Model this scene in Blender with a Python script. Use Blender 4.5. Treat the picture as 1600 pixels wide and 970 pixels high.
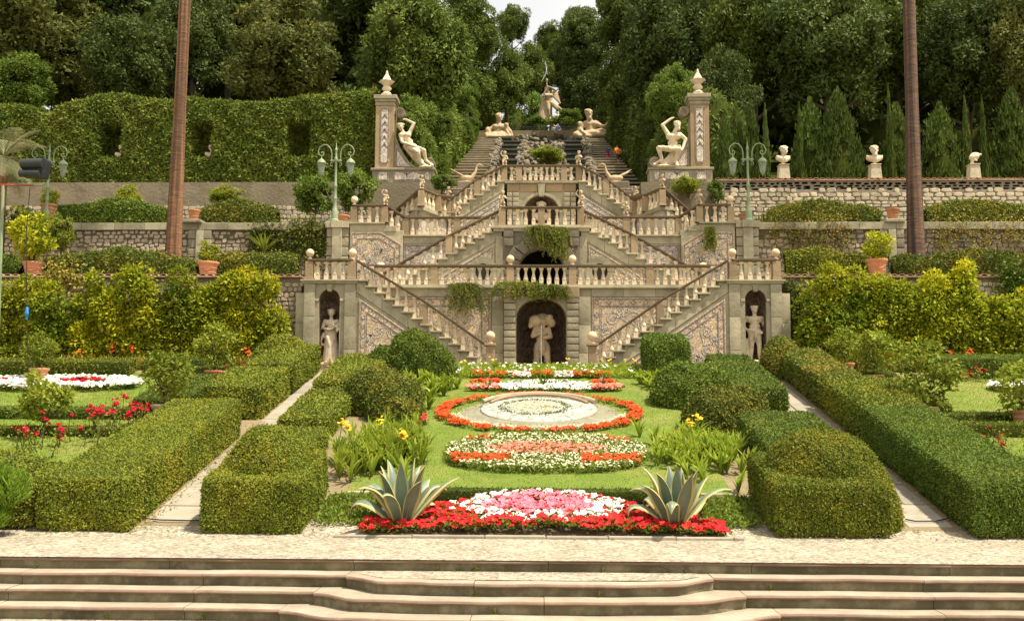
import bpy, bmesh, math, random
import numpy as np
from mathutils import Vector, Matrix

for o in list(bpy.data.objects):
    bpy.data.objects.remove(o)
scene = bpy.context.scene
COL = scene.collection
random.seed(7)
RNG = np.random.default_rng(7)
R = math.radians

# ------------------------------------------------------------------ camera
FPX = 1600.0                       # focal length in units of a 1600 wide frame
CZ = 2.55                          # eye height over the lower court
PITCH, YAW, ROLL = math.atan(175 / FPX), math.atan(46 / FPX), R(0.25)
cam_data = bpy.data.cameras.new('camera')
cam_data.sensor_width = 36
cam_data.lens = 36.0
cam_data.clip_end = 3000
cam = bpy.data.objects.new('camera', cam_data)
COL.objects.link(cam)
CAMROT = (Matrix.Rotation(YAW, 3, 'Z') @ Matrix.Rotation(math.pi / 2 + PITCH, 3, 'X') @ Matrix.Rotation(ROLL, 3, 'Z'))
cam.matrix_world = Matrix.Translation((0, 0, CZ)) @ CAMROT.to_4x4()
scene.camera = cam

# ------------------------------------------------------------------ sky, sun, exposure
SUN_EL, SUN_AZ = R(65), R(114)     # azimuth measured from +Y (view axis) towards +X
world = bpy.data.worlds.new('World')
scene.world = world
world.use_nodes = True
wn = world.node_tree
wn.nodes.clear()
sky = wn.nodes.new('ShaderNodeTexSky')
sky.sky_type = 'NISHITA'
sky.sun_disc = False
sky.sun_elevation = SUN_EL
sky.sun_rotation = SUN_AZ
sky.air_density = 1.0
sky.dust_density = 4.0
sky.ozone_density = 1.0
bg = wn.nodes.new('ShaderNodeBackground')
bg.inputs[1].default_value = 0.12
out = wn.nodes.new('ShaderNodeOutputWorld')
tc = wn.nodes.new('ShaderNodeTexCoord')
cn = wn.nodes.new('ShaderNodeTexNoise')          # thin veil of summer cloud over the whole sky
cn.inputs['Scale'].default_value = 3.0
cn.inputs['Detail'].default_value = 7
cr = wn.nodes.new('ShaderNodeMapRange')
cr.inputs[1].default_value = 0.3
cr.inputs[2].default_value = 0.7
cr.inputs[3].default_value = 0.45
cr.inputs[4].default_value = 0.9
cm = wn.nodes.new('ShaderNodeMix')
cm.data_type = 'RGBA'
cm.inputs['B'].default_value = (6.8, 6.5, 5.8, 1)
wn.links.new(tc.outputs['Generated'], cn.inputs['Vector'])
wn.links.new(cn.outputs['Fac'], cr.inputs[0])
wn.links.new(cr.outputs[0], cm.inputs['Factor'])
wn.links.new(sky.outputs[0], cm.inputs['A'])
wn.links.new(cm.outputs['Result'], bg.inputs[0])
wn.links.new(bg.outputs[0], out.inputs[0])
sd = bpy.data.lights.new('sun', 'SUN')
sd.energy = 4.9
sd.angle = R(1.0)
sd.color = (1.0, 0.925, 0.775)
sun = bpy.data.objects.new('sun', sd)
COL.objects.link(sun)
SV = Vector((math.cos(SUN_EL) * math.sin(SUN_AZ), math.cos(SUN_EL) * math.cos(SUN_AZ), math.sin(SUN_EL)))
sun.rotation_euler = SV.to_track_quat('Z', 'Y').to_euler()
sun.location = SV * 60
vs = scene.view_settings
vs.view_transform = 'Standard'
vs.look = 'None'
vs.gamma = 1
vs.exposure = 0.66
try:
    vs.use_curve_mapping = False
except Exception:
    pass
scene.cycles.max_bounces = 6
scene.cycles.diffuse_bounces = 3
scene.cycles.transparent_max_bounces = 6

# ------------------------------------------------------------------ measuring helpers
def ray(px, py):
    d = CAMROT @ Vector(((px - 800) / FPX, -(py - 485) / FPX, -1.0))
    return d

def P(px, py, Y):
    """World point seen at photograph pixel (px, py) on the vertical plane y = Y."""
    d = ray(px, py)
    t = Y / d.y
    return Vector((d.x * t, Y, CZ + d.z * t))

def X_(px, py, Y): return P(px, py, Y).x
def Z_(px, py, Y): return P(px, py, Y).z

STEP_Y, STEP_R, STEP_T = 14.47, 0.165, 0.35
def gz(y):
    """Height of the garden floor over the lower court."""
    a = CZ - 1.89
    if y <= STEP_Y: return a
    if y <= 16.5: return a + 0.03 * (y - STEP_Y)
    b = a + 0.03 * (16.5 - STEP_Y)
    if y <= 30.5: return b + 0.24 * (y - 16.5)
    return b + 0.24 * 14.0
def gzv(y):
    a = CZ - 1.89
    y = np.asarray(y, float)
    b = a + 0.03 * np.clip(y - STEP_Y, 0, 16.5 - STEP_Y)
    return b + 0.24 * np.clip(y - 16.5, 0, 14.0)

def G(px, py):
    """Ground point of the sloping garden seen at a pixel."""
    d = ray(px, py)
    lo, hi = 8.0, 60.0
    for _ in range(50):
        m = (lo + hi) / 2
        if CZ + d.z * m / d.y > gz(m): lo = m
        else: hi = m
    t = lo / d.y
    return Vector((d.x * t, lo, gz(lo)))

# levels (world z)
ZB = gz(31)             # foot of the stair
T1, T2, T2G, L3, T3 = 7.02, 9.48, 9.91, 10.85, 12.30
T3S = T3 + 0.38         # top terrace beside the pillars
HILL0, HILLS = 50.0, 0.361
def hz(y):
    return T3 + max(0.0, y - HILL0) * HILLS

# ------------------------------------------------------------------ materials
MATS = {}
def _n(nt, t, **k):
    n = nt.nodes.new(t)
    for a, b in k.items(): setattr(n, a, b)
    return n

def mat(name, c1, c2=None, scale=4.0, rough=0.85, bump=0.25, bscale=None, objvar=0.12, c3=None, c3scale=0.7, c3amt=0.5, cell=None, metal=0.0, spec=0.3):
    """Two-tone weathered surface with fine relief; c3 lays broad stains over it."""
    m = bpy.data.materials.new(name); m.use_nodes = True
    nt = m.node_tree; nt.nodes.clear()
    o = _n(nt, 'ShaderNodeOutputMaterial'); b = _n(nt, 'ShaderNodeBsdfPrincipled')
    nt.links.new(b.outputs[0], o.inputs[0])
    b.inputs['Roughness'].default_value = rough
    b.inputs['Metallic'].default_value = metal
    b.inputs['Specular IOR Level'].default_value = spec
    geo = _n(nt, 'ShaderNodeNewGeometry'); pos = geo.outputs['Position']
    if c2 is None: c2 = tuple(x * 0.75 for x in c1)
    nz = _n(nt, 'ShaderNodeTexNoise'); nz.inputs['Scale'].default_value = scale; nz.inputs['Detail'].default_value = 8; nz.inputs['Roughness'].default_value = 0.65
    nt.links.new(pos, nz.inputs['Vector'])
    rp = _n(nt, 'ShaderNodeValToRGB')
    rp.color_ramp.elements[0].position = 0.33; rp.color_ramp.elements[1].position = 0.67
    rp.color_ramp.elements[0].color = (*c2, 1); rp.color_ramp.elements[1].color = (*c1, 1)
    nt.links.new(nz.outputs['Fac'], rp.inputs[0])
    col = rp.outputs[0]
    if cell:
        vo = _n(nt, 'ShaderNodeTexVoronoi'); vo.inputs['Scale'].default_value = cell
        nt.links.new(pos, vo.inputs['Vector'])
        hv = _n(nt, 'ShaderNodeHueSaturation')
        mr = _n(nt, 'ShaderNodeMapRange'); mr.inputs[3].default_value = 0.55; mr.inputs[4].default_value = 1.45
        sp = _n(nt, 'ShaderNodeSeparateColor')
        nt.links.new(vo.outputs['Color'], sp.inputs[0]); nt.links.new(sp.outputs[0], mr.inputs[0])
        nt.links.new(mr.outputs[0], hv.inputs['Value']); nt.links.new(col, hv.inputs['Color'])
        col = hv.outputs[0]
    if c3:
        n3 = _n(nt, 'ShaderNodeTexNoise'); n3.inputs['Scale'].default_value = c3scale; n3.inputs['Detail'].default_value = 6; n3.inputs['Roughness'].default_value = 0.7
        nt.links.new(pos, n3.inputs['Vector'])
        r3 = _n(nt, 'ShaderNodeValToRGB'); r3.color_ramp.elements[0].position = 0.48; r3.color_ramp.elements[1].position = 0.66
        r3.color_ramp.elements[0].color = (0, 0, 0, 1); r3.color_ramp.elements[1].color = (c3amt, c3amt, c3amt, 1)
        nt.links.new(n3.outputs['Fac'], r3.inputs[0])
        mx = _n(nt, 'ShaderNodeMix', data_type='RGBA')
        nt.links.new(r3.outputs[0], mx.inputs['Factor']); nt.links.new(col, mx.inputs['A']); mx.inputs['B'].default_value = (*c3, 1)
        col = mx.outputs['Result']
    if objvar:
        oi = _n(nt, 'ShaderNodeObjectInfo'); mr = _n(nt, 'ShaderNodeMapRange')
        mr.inputs[3].default_value = 1 - objvar; mr.inputs[4].default_value = 1 + objvar
        hv = _n(nt, 'ShaderNodeHueSaturation')
        nt.links.new(oi.outputs['Random'], mr.inputs[0]); nt.links.new(mr.outputs[0], hv.inputs['Value']); nt.links.new(col, hv.inputs['Color'])
        col = hv.outputs[0]
    nt.links.new(col, b.inputs['Base Color'])
    if bump:
        nb = _n(nt, 'ShaderNodeTexNoise'); nb.inputs['Scale'].default_value = bscale or scale * 6; nb.inputs['Detail'].default_value = 5
        nt.links.new(pos, nb.inputs['Vector'])
        bp = _n(nt, 'ShaderNodeBump'); bp.inputs['Strength'].default_value = bump; bp.inputs['Distance'].default_value = 0.03
        nt.links.new(nb.outputs['Fac'], bp.inputs['Height']); nt.links.new(bp.outputs[0], b.inputs['Normal'])
    MATS[name] = m
    return m

def leafmat(name, a, b_, c, trans=0.25, clump=1.2, rough=0.6, spec=0.12, cw=0.6):
    """Foliage: every leaf its own tone between a and b_, drifting to c in patches of new or dry growth."""
    m = bpy.data.materials.new(name); m.use_nodes = True
    nt = m.node_tree; nt.nodes.clear()
    o = _n(nt, 'ShaderNodeOutputMaterial'); b = _n(nt, 'ShaderNodeBsdfPrincipled')
    b.inputs['Roughness'].default_value = rough; b.inputs['Specular IOR Level'].default_value = spec
    geo = _n(nt, 'ShaderNodeNewGeometry')
    mx = _n(nt, 'ShaderNodeMix', data_type='RGBA'); mx.inputs['A'].default_value = (*a, 1); mx.inputs['B'].default_value = (*b_, 1)
    nt.links.new(geo.outputs['Random Per Island'], mx.inputs['Factor'])
    nz = _n(nt, 'ShaderNodeTexNoise'); nz.inputs['Scale'].default_value = clump; nz.inputs['Detail'].default_value = 5; nz.inputs['Roughness'].default_value = 0.7
    nt.links.new(geo.outputs['Position'], nz.inputs['Vector'])
    r3 = _n(nt, 'ShaderNodeValToRGB'); r3.color_ramp.elements[0].position = 0.45; r3.color_ramp.elements[1].position = 0.68
    r3.color_ramp.elements[0].color = (0, 0, 0, 1); r3.color_ramp.elements[1].color = (cw, cw, cw, 1)
    nt.links.new(nz.outputs['Fac'], r3.inputs[0])
    m2 = _n(nt, 'ShaderNodeMix', data_type='RGBA'); m2.inputs['B'].default_value = (*c, 1)
    nt.links.new(r3.outputs[0], m2.inputs['Factor']); nt.links.new(mx.outputs['Result'], m2.inputs['A'])
    oi = _n(nt, 'ShaderNodeObjectInfo'); mr = _n(nt, 'ShaderNodeMapRange'); mr.inputs[3].default_value = 0.82; mr.inputs[4].default_value = 1.18
    hv = _n(nt, 'ShaderNodeHueSaturation')
    nt.links.new(oi.outputs['Random'], mr.inputs[0]); nt.links.new(mr.outputs[0], hv.inputs['Value']); nt.links.new(m2.outputs['Result'], hv.inputs['Color'])
    nt.links.new(hv.outputs[0], b.inputs['Base Color'])
    tr = _n(nt, 'ShaderNodeBsdfTranslucent'); nt.links.new(hv.outputs[0], tr.inputs[0])
    ms = _n(nt, 'ShaderNodeMixShader'); ms.inputs[0].default_value = trans
    nt.links.new(b.outputs[0], ms.inputs[1]); nt.links.new(tr.outputs[0], ms.inputs[2]); nt.links.new(ms.outputs[0], o.inputs[0])
    MATS[name] = m
    return m

# stone and masonry
mat('stone', (0.42, 0.365, 0.245), (0.305, 0.275, 0.18), 1.6, bump=0.35, objvar=0.2, c3=(0.17, 0.15, 0.095), c3amt=0.65, c3scale=1.5)
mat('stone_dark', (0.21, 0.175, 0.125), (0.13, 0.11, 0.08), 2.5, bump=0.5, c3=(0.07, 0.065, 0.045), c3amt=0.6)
mat('rustic', (0.38, 0.33, 0.22), (0.26, 0.23, 0.15), 3.0, bump=0.5, c3=(0.17, 0.14, 0.09), c3amt=0.5)
mat('rail', (0.20, 0.14, 0.08), (0.12, 0.088, 0.055), 2.0, bump=0.35, c3=(0.09, 0.075, 0.05), c3amt=0.5)
mat('baluster', (0.76, 0.65, 0.46), (0.62, 0.49, 0.33), 2.2, bump=0.2, objvar=0.10, c3=(0.55, 0.33, 0.19), c3amt=0.45, c3scale=1.7)
mat('post', (0.39, 0.275, 0.155), (0.28, 0.205, 0.12), 2.0, bump=0.35, objvar=0.18, c3=(0.2, 0.15, 0.09), c3amt=0.4)
mat('ballstone', (0.78, 0.62, 0.42), (0.66, 0.42, 0.26), 3.0, bump=0.25, objvar=0.15)
mat('mosaic', (0.62, 0.47, 0.30), (0.50, 0.37, 0.24), 1.5, bump=0.6, bscale=45, cell=26, objvar=0.05, c3=(0.36, 0.30, 0.22), c3amt=0.5)
mat('mosaic_grey', (0.50, 0.44, 0.37), (0.36, 0.31, 0.26), 1.5, bump=0.6, bscale=45, cell=26, objvar=0.05, c3=(0.62, 0.56, 0.48), c3amt=0.5)
mat('tess_white', (0.68, 0.60, 0.49), (0.48, 0.41, 0.33), 9, bump=0.5, bscale=60, cell=30, objvar=0)
mat('tess_dark', (0.14, 0.115, 0.095), (0.24, 0.20, 0.165), 9, bump=0.5, bscale=60, cell=30, objvar=0)
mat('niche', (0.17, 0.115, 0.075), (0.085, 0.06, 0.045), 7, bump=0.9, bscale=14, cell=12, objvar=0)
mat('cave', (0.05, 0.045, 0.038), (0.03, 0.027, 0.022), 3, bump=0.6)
mat('marble', (0.78, 0.67, 0.48), (0.62, 0.50, 0.34), 5, bump=0.35, objvar=0.06, c3=(0.32, 0.25, 0.16), c3amt=0.65, c3scale=3.0)
mat('terracotta_statue', (0.64, 0.49, 0.30), (0.47, 0.34, 0.2), 3, bump=0.8, bscale=9, objvar=0.06, c3=(0.26, 0.20, 0.12), c3amt=0.6, c3scale=1.6)
mat('worn_statue', (0.56, 0.43, 0.28), (0.40, 0.30, 0.19), 4, bump=0.5, objvar=0.12, c3=(0.24, 0.19, 0.12), c3amt=0.6, c3scale=4)
mat('tan_statue', (0.62, 0.47, 0.29), (0.44, 0.33, 0.2), 4, bump=0.5, objvar=0.03, c3=(0.20, 0.16, 0.10), c3amt=0.6, c3scale=2.2)
mat('pale_statue', (0.74, 0.64, 0.47), (0.6, 0.5, 0.34), 3, bump=0.3, objvar=0.08, c3=(0.70, 0.40, 0.26), c3amt=0.5, c3scale=2.6)
mat('rubble', (0.52, 0.43, 0.31), (0.33, 0.265, 0.185), 5, bump=0.5, objvar=0.30)
mat('coursed', (0.60, 0.52, 0.36), (0.42, 0.35, 0.23), 5, bump=0.5, objvar=0.28)
mat('mortar', (0.30, 0.25, 0.17), (0.20, 0.17, 0.115), 4, bump=0.7, objvar=0, c3=(0.38, 0.33, 0.25), c3amt=0.4)
mat('plaster', (0.30, 0.245, 0.155), (0.17, 0.14, 0.09), 1.4, bump=0.7, bscale=9, objvar=0, c3=(0.13, 0.12, 0.07), c3amt=0.6)
mat('tile', (0.52, 0.30, 0.19), (0.40, 0.23, 0.15), 6, bump=0.3, objvar=0.25, c3=(0.40, 0.34, 0.25), c3amt=0.5, c3scale=2)
mat('terracotta', (0.58, 0.26, 0.13), (0.46, 0.20, 0.10), 5, bump=0.15, objvar=0.12, c3=(0.52, 0.36, 0.25), c3amt=0.4, c3scale=3)
mat('terracotta_pale', (0.52, 0.38, 0.28), (0.42, 0.28, 0.2), 5, bump=0.2, objvar=0.1)
mat('rock', (0.29, 0.235, 0.16), (0.14, 0.115, 0.08), 2.5, bump=0.8, objvar=0.22, c3=(0.12, 0.12, 0.07), c3amt=0.5)
mat('wet_stone', (0.09, 0.09, 0.06), (0.045, 0.05, 0.03), 2.5, bump=0.4, objvar=0.1, rough=0.6, c3=(0.18, 0.16, 0.10), c3amt=0.4)
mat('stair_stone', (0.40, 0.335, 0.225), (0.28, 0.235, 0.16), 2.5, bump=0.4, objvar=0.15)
mat('stair_riser_shade', (0.075, 0.065, 0.04), (0.045, 0.04, 0.025), 2.5, bump=0.4, objvar=0.12)  # cascade risers: shadow under the nosings painted in as near-black colour
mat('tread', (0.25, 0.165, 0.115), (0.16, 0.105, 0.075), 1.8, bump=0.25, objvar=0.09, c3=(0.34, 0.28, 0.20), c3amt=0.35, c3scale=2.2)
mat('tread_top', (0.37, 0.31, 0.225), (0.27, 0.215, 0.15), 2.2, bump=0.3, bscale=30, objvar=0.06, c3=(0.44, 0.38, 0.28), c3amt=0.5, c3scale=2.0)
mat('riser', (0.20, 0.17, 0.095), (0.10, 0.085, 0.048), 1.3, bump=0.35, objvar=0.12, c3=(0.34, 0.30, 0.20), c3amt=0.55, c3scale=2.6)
mat('gravel', (0.42, 0.36, 0.265), (0.29, 0.245, 0.175), 2.2, bump=0.9, bscale=40, cell=22, objvar=0, c3=(0.28, 0.25, 0.17), c3amt=0.35, c3scale=1.6)
mat('slab', (0.36, 0.315, 0.24), (0.25, 0.22, 0.165), 2, bump=0.3, objvar=0.14, c3=(0.30, 0.26, 0.18), c3amt=0.3)
mat('earth', (0.27, 0.205, 0.11), (0.19, 0.15, 0.08), 5, bump=0.7, objvar=0)
mat('soil', (0.16, 0.125, 0.07), (0.10, 0.08, 0.045), 5, bump=0.7, objvar=0)
mat('lawn', (0.165, 0.225, 0.025), (0.125, 0.18, 0.02), 1.3, bump=0.9, bscale=60, objvar=0, c3=(0.33, 0.275, 0.085), c3amt=0.65, c3scale=0.4)
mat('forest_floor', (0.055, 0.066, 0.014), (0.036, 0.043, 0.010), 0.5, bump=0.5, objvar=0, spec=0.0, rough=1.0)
mat('bark', (0.10, 0.075, 0.05), (0.06, 0.045, 0.03), 4, bump=0.8)
mat('palm_bark', (0.37, 0.175, 0.065), (0.19, 0.10, 0.05), 0.9, bump=0.4, bscale=25, objvar=0.03, c3=(0.15, 0.11, 0.08), c3amt=0.7, c3scale=0.9)
mat('lamp_green', (0.27, 0.335, 0.19), (0.22, 0.28, 0.155), 8, rough=0.5, bump=0.05, objvar=0.03)
mat('dark_metal', (0.035, 0.04, 0.042), (0.025, 0.028, 0.03), 6, rough=0.45, bump=0.05)
mat('iron', (0.03, 0.03, 0.028), None, 6, rough=0.6, bump=0.05)
mat('blue_plastic', (0.03, 0.22, 0.55), None, 6, rough=0.4, bump=0)
mat('red_cord', (0.40, 0.07, 0.035), None, 6, rough=0.6, bump=0)
mat('cable', (0.03, 0.03, 0.03), None, 6, rough=0.6, bump=0)
mat('villa_plaster', (0.66, 0.52, 0.30), (0.58, 0.45, 0.26), 1, bump=0.1)
mat('skin', (0.55, 0.33, 0.22), None, 5, bump=0, objvar=0.05)
mat('orange_cloth', (0.80, 0.20, 0.02), None, 5, bump=0, objvar=0)
mat('magenta_cloth', (0.50, 0.03, 0.15), None, 5, bump=0, objvar=0)
mat('navy_cloth', (0.05, 0.055, 0.07), None, 5, bump=0, objvar=0)
mat('blue_cloth', (0.25, 0.42, 0.70), None, 5, bump=0, objvar=0)
mat('white_cloth', (0.7, 0.66, 0.6), None, 5, bump=0, objvar=0)
mat('hair', (0.05, 0.03, 0.02), None, 5, bump=0, objvar=0)
mat('agave', (0.17, 0.225, 0.15), (0.12, 0.165, 0.11), 2.5, rough=0.45, bump=0.1, objvar=0.12, spec=0.4)
mat('agave_edge', (0.56, 0.48, 0.20), (0.47, 0.39, 0.15), 3, rough=0.5, bump=0.1, objvar=0.08)
mat('white_chip', (0.47, 0.45, 0.39), (0.28, 0.28, 0.21), 4, bump=0.9, bscale=50, cell=20, objvar=0)
mat('grey_moss', (0.30, 0.27, 0.19), (0.19, 0.185, 0.11), 3, bump=0.9, bscale=40, objvar=0)

# ringed palm bark: fine leaf-scar bands broken by weather streaks
pbm = MATS['palm_bark']; nt = pbm.node_tree; pb = next(n for n in nt.nodes if n.type == 'BSDF_PRINCIPLED')
geo = _n(nt, 'ShaderNodeNewGeometry'); mp = _n(nt, 'ShaderNodeMapping'); mp.inputs['Scale'].default_value = (1.6, 1.6, 11.0)
wnz = _n(nt, 'ShaderNodeTexNoise'); wnz.inputs['Scale'].default_value = 1.6; wnz.inputs['Detail'].default_value = 6; wnz.inputs['Roughness'].default_value = 0.75
nt.links.new(geo.outputs['Position'], mp.inputs[0]); nt.links.new(mp.outputs[0], wnz.inputs['Vector'])
mp2 = _n(nt, 'ShaderNodeMapping'); mp2.inputs['Scale'].default_value = (7.0, 7.0, 0.12)
sn = _n(nt, 'ShaderNodeTexNoise'); sn.inputs['Scale'].default_value = 1.0; sn.inputs['Detail'].default_value = 4
nt.links.new(geo.outputs['Position'], mp2.inputs[0]); nt.links.new(mp2.outputs[0], sn.inputs['Vector'])
r1 = _n(nt, 'ShaderNodeValToRGB'); r1.color_ramp.elements[0].position = 0.36; r1.color_ramp.elements[1].position = 0.62
r1.color_ramp.elements[0].color = (0.15, 0.085, 0.05, 1); r1.color_ramp.elements[1].color = (0.30, 0.155, 0.075, 1)
r2 = _n(nt, 'ShaderNodeValToRGB'); r2.color_ramp.elements[0].position = 0.42; r2.color_ramp.elements[1].position = 0.58
r2.color_ramp.elements[0].color = (0.45, 0.47, 0.5, 1); r2.color_ramp.elements[1].color = (1.15, 1.05, 1.0, 1)
mm = _n(nt, 'ShaderNodeMix', data_type='RGBA', blend_type='MULTIPLY'); mm.inputs['Factor'].default_value = 1.0
nt.links.new(wnz.outputs['Fac'], r1.inputs[0]); nt.links.new(sn.outputs['Fac'], r2.inputs[0])
nt.links.new(r1.outputs[0], mm.inputs['A']); nt.links.new(r2.outputs[0], mm.inputs['B']); nt.links.new(mm.outputs['Result'], pb.inputs['Base Color'])
bpn = _n(nt, 'ShaderNodeBump'); bpn.inputs['Strength'].default_value = 0.8; bpn.inputs['Distance'].default_value = 0.05
nt.links.new(wnz.outputs['Fac'], bpn.inputs['Height']); nt.links.new(bpn.outputs[0], pb.inputs['Normal'])

pbd = pbm.copy(); pbd.name = 'palm_bark_dark'; MATS['palm_bark_dark'] = pbd   # the right palm has older, greyer bark
for n in pbd.node_tree.nodes:
    if n.type == 'VALTORGB' and abs(n.color_ramp.elements[1].color[0] - 0.30) < 0.01:
        n.color_ramp.elements[0].color = (0.075, 0.055, 0.045, 1); n.color_ramp.elements[1].color = (0.19, 0.115, 0.07, 1)
# foliage (dark tone, light tone, patch tone)
leafmat('box_leaf', (0.125, 0.16, 0.016), (0.175, 0.205, 0.023), (0.36, 0.31, 0.034), trans=0.14, clump=0.9)
leafmat('box_deep', (0.085, 0.135, 0.017), (0.12, 0.175, 0.024), (0.20, 0.235, 0.03), trans=0.14, clump=0.9)
leafmat('box_rust', (0.09, 0.13, 0.018), (0.16, 0.18, 0.028), (0.36, 0.26, 0.035), trans=0.14, clump=1.1)
leafmat('laurel', (0.07, 0.12, 0.015), (0.20, 0.245, 0.036), (0.29, 0.30, 0.05), trans=0.2, clump=0.6)
leafmat('oak_dark', (0.04, 0.066, 0.014), (0.10, 0.135, 0.03), (0.13, 0.155, 0.034), trans=0.18, clump=0.4, spec=0.12)
leafmat('oak_olive', (0.065, 0.085, 0.018), (0.17, 0.185, 0.042), (0.22, 0.215, 0.05), trans=0.22, clump=0.4, spec=0.12)
leafmat('oak_green', (0.058, 0.098, 0.016), (0.16, 0.205, 0.036), (0.21, 0.24, 0.042), trans=0.25, clump=0.4, spec=0.12)
leafmat('bush_green', (0.075, 0.135, 0.018), (0.18, 0.25, 0.038), (0.23, 0.28, 0.042), trans=0.3, clump=0.7, spec=0.15)
leafmat('cypress', (0.05, 0.09, 0.017), (0.125, 0.172, 0.03), (0.155, 0.195, 0.033), trans=0.18, clump=0.8, spec=0.12)
leafmat('citrus', (0.13, 0.185, 0.012), (0.42, 0.43, 0.022), (0.70, 0.60, 0.018), trans=0.32, clump=0.55, cw=0.65)
leafmat('citrus_deep', (0.09, 0.15, 0.012), (0.27, 0.32, 0.024), (0.52, 0.46, 0.02), trans=0.32, clump=0.7, cw=0.75)
leafmat('lemon', (0.12, 0.175, 0.017), (0.31, 0.345, 0.04), (0.38, 0.38, 0.046), trans=0.32, clump=1.4)
leafmat('canna', (0.18, 0.27, 0.022), (0.33, 0.39, 0.042), (0.44, 0.45, 0.06), trans=0.38, clump=1.4)
leafmat('canna_dry', (0.20, 0.21, 0.03), (0.44, 0.36, 0.08), (0.48, 0.32, 0.1), trans=0.3, clump=2)
leafmat('fern', (0.08, 0.11, 0.016), (0.26, 0.28, 0.05), (0.36, 0.33, 0.08), trans=0.28, clump=2)
leafmat('ivy', (0.06, 0.09, 0.014), (0.17, 0.19, 0.034), (0.22, 0.20, 0.04), trans=0.28, clump=1.2)
leafmat('grass', (0.145, 0.21, 0.02), (0.195, 0.26, 0.027), (0.35, 0.31, 0.075), trans=0.35, clump=0.45, cw=0.75)
leafmat('juniper', (0.15, 0.26, 0.022), (0.30, 0.42, 0.045), (0.27, 0.4, 0.05), trans=0.35, clump=2)
leafmat('bed_green', (0.11, 0.18, 0.02), (0.24, 0.30, 0.038), (0.26, 0.28, 0.05), trans=0.32, clump=3)
leafmat('palm_frond', (0.20, 0.22, 0.11), (0.36, 0.36, 0.2), (0.42, 0.32, 0.15), trans=0.32, clump=1.2)
def petal(name, a, b): leafmat(name, a, b, b, trans=0.2, clump=3, rough=0.7, spec=0.1)
petal('red_petal', (0.60, 0.010, 0.020), (0.80, 0.035, 0.04))
petal('orange_petal', (0.72, 0.05, 0.012), (0.85, 0.12, 0.03))
petal('crimson_petal', (0.38, 0.006, 0.02), (0.6, 0.012, 0.035))
petal('pink_petal', (0.78, 0.13, 0.20), (0.88, 0.25, 0.30))
petal('salmon_petal', (0.80, 0.17, 0.12), (0.88, 0.32, 0.24))
petal('white_petal', (0.74, 0.70, 0.60), (0.90, 0.87, 0.80))
petal('cream_petal', (0.55, 0.50, 0.30), (0.78, 0.72, 0.52))
petal('yellow_petal', (0.8, 0.45, 0.02), (0.9, 0.6, 0.05))

gm = bpy.data.materials.new('lantern_glass'); gm.use_nodes = True
b = gm.node_tree.nodes['Principled BSDF']
b.inputs['Base Color'].default_value = (0.55, 0.62, 0.55, 1); b.inputs['Roughness'].default_value = 0.25; b.inputs['Transmission Weight'].default_value = 0.6; b.inputs['Alpha'].default_value = 0.75
MATS['lantern_glass'] = gm
gw = bpy.data.materials.new('water'); gw.use_nodes = True
b = gw.node_tree.nodes['Principled BSDF']
b.inputs['Base Color'].default_value = (0.85, 0.88, 0.9, 1); b.inputs['Roughness'].default_value = 0.2; b.inputs['Transmission Weight'].default_value = 0.3
MATS['water'] = gw

# ------------------------------------------------------------------ object helpers
WL = {}
def M(x): return MATS[x] if isinstance(x, str) else x

def link(name, data, parent=None, loc=(0, 0, 0), rot=(0, 0, 0), scale=(1, 1, 1)):
    o = bpy.data.objects.new(name, data)
    COL.objects.link(o)
    loc = Vector(loc)
    WL[o] = loc
    if parent is not None:
        o.parent = parent
        loc = loc - WL[parent]
    o.location = loc
    o.rotation_euler = rot
    o.scale = scale
    return o

def tag(o, label=None, cat=None, group=None, kind=None):
    if label: o['label'] = label
    if cat: o['category'] = cat
    if group: o['group'] = group
    if kind: o['kind'] = kind
    return o

def thing(name, label, cat, loc=(0, 0, 0), group=None, rot=0.0, scale=1.0):
    o = link(name, None, None, loc, (0, 0, rot), (scale,) * 3 if not hasattr(scale, '__len__') else scale)
    o.empty_display_size = 0.2
    return tag(o, label, cat, group)

def local_part(name, data, parent, loc=(0, 0, 0), rot=(0, 0, 0), scale=(1, 1, 1)):
    """Part placed in its parent's own coordinates."""
    o = bpy.data.objects.new(name, data)
    COL.objects.link(o)
    o.parent = parent
    o.location = loc; o.rotation_euler = rot; o.scale = scale
    WL[o] = Vector(loc)
    return o

def copy_tree(o, parent=None):
    c = o.copy()
    COL.objects.link(c)
    c.parent = parent
    WL[c] = WL.get(o, Vector((0, 0, 0)))
    for ch in o.children:
        copy_tree(ch, c)
    return c

def mesh_np(name, V, F, mats, mi=None, smooth=False):
    V = np.asarray(V, dtype=np.float32); me = bpy.data.meshes.new(name)
    me.vertices.add(len(V)); me.vertices.foreach_set('co', V.ravel())
    Fs = F if isinstance(F, list) else [F]
    Fs = [np.asarray(f, dtype=np.int32) for f in Fs if len(f)]
    nl = sum(f.size for f in Fs); npoly = sum(len(f) for f in Fs)
    me.loops.add(nl); me.polygons.add(npoly)
    me.loops.foreach_set('vertex_index', np.concatenate([f.ravel() for f in Fs]))
    tot = np.concatenate([np.full(len(f), f.shape[1], dtype=np.int32) for f in Fs])
    st = np.concatenate([[0], np.cumsum(tot)[:-1]]).astype(np.int32)
    me.polygons.foreach_set('loop_start', st)
    me.polygons.foreach_set('loop_total', tot)
    for m in (mats if isinstance(mats, (list, tuple)) else [mats]): me.materials.append(M(m))
    if mi is not None: me.polygons.foreach_set('material_index', np.asarray(mi, dtype=np.int32))
    if smooth: me.polygons.foreach_set('use_smooth', np.ones(npoly, dtype=bool))
    me.update(calc_edges=True)
    return me

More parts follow.
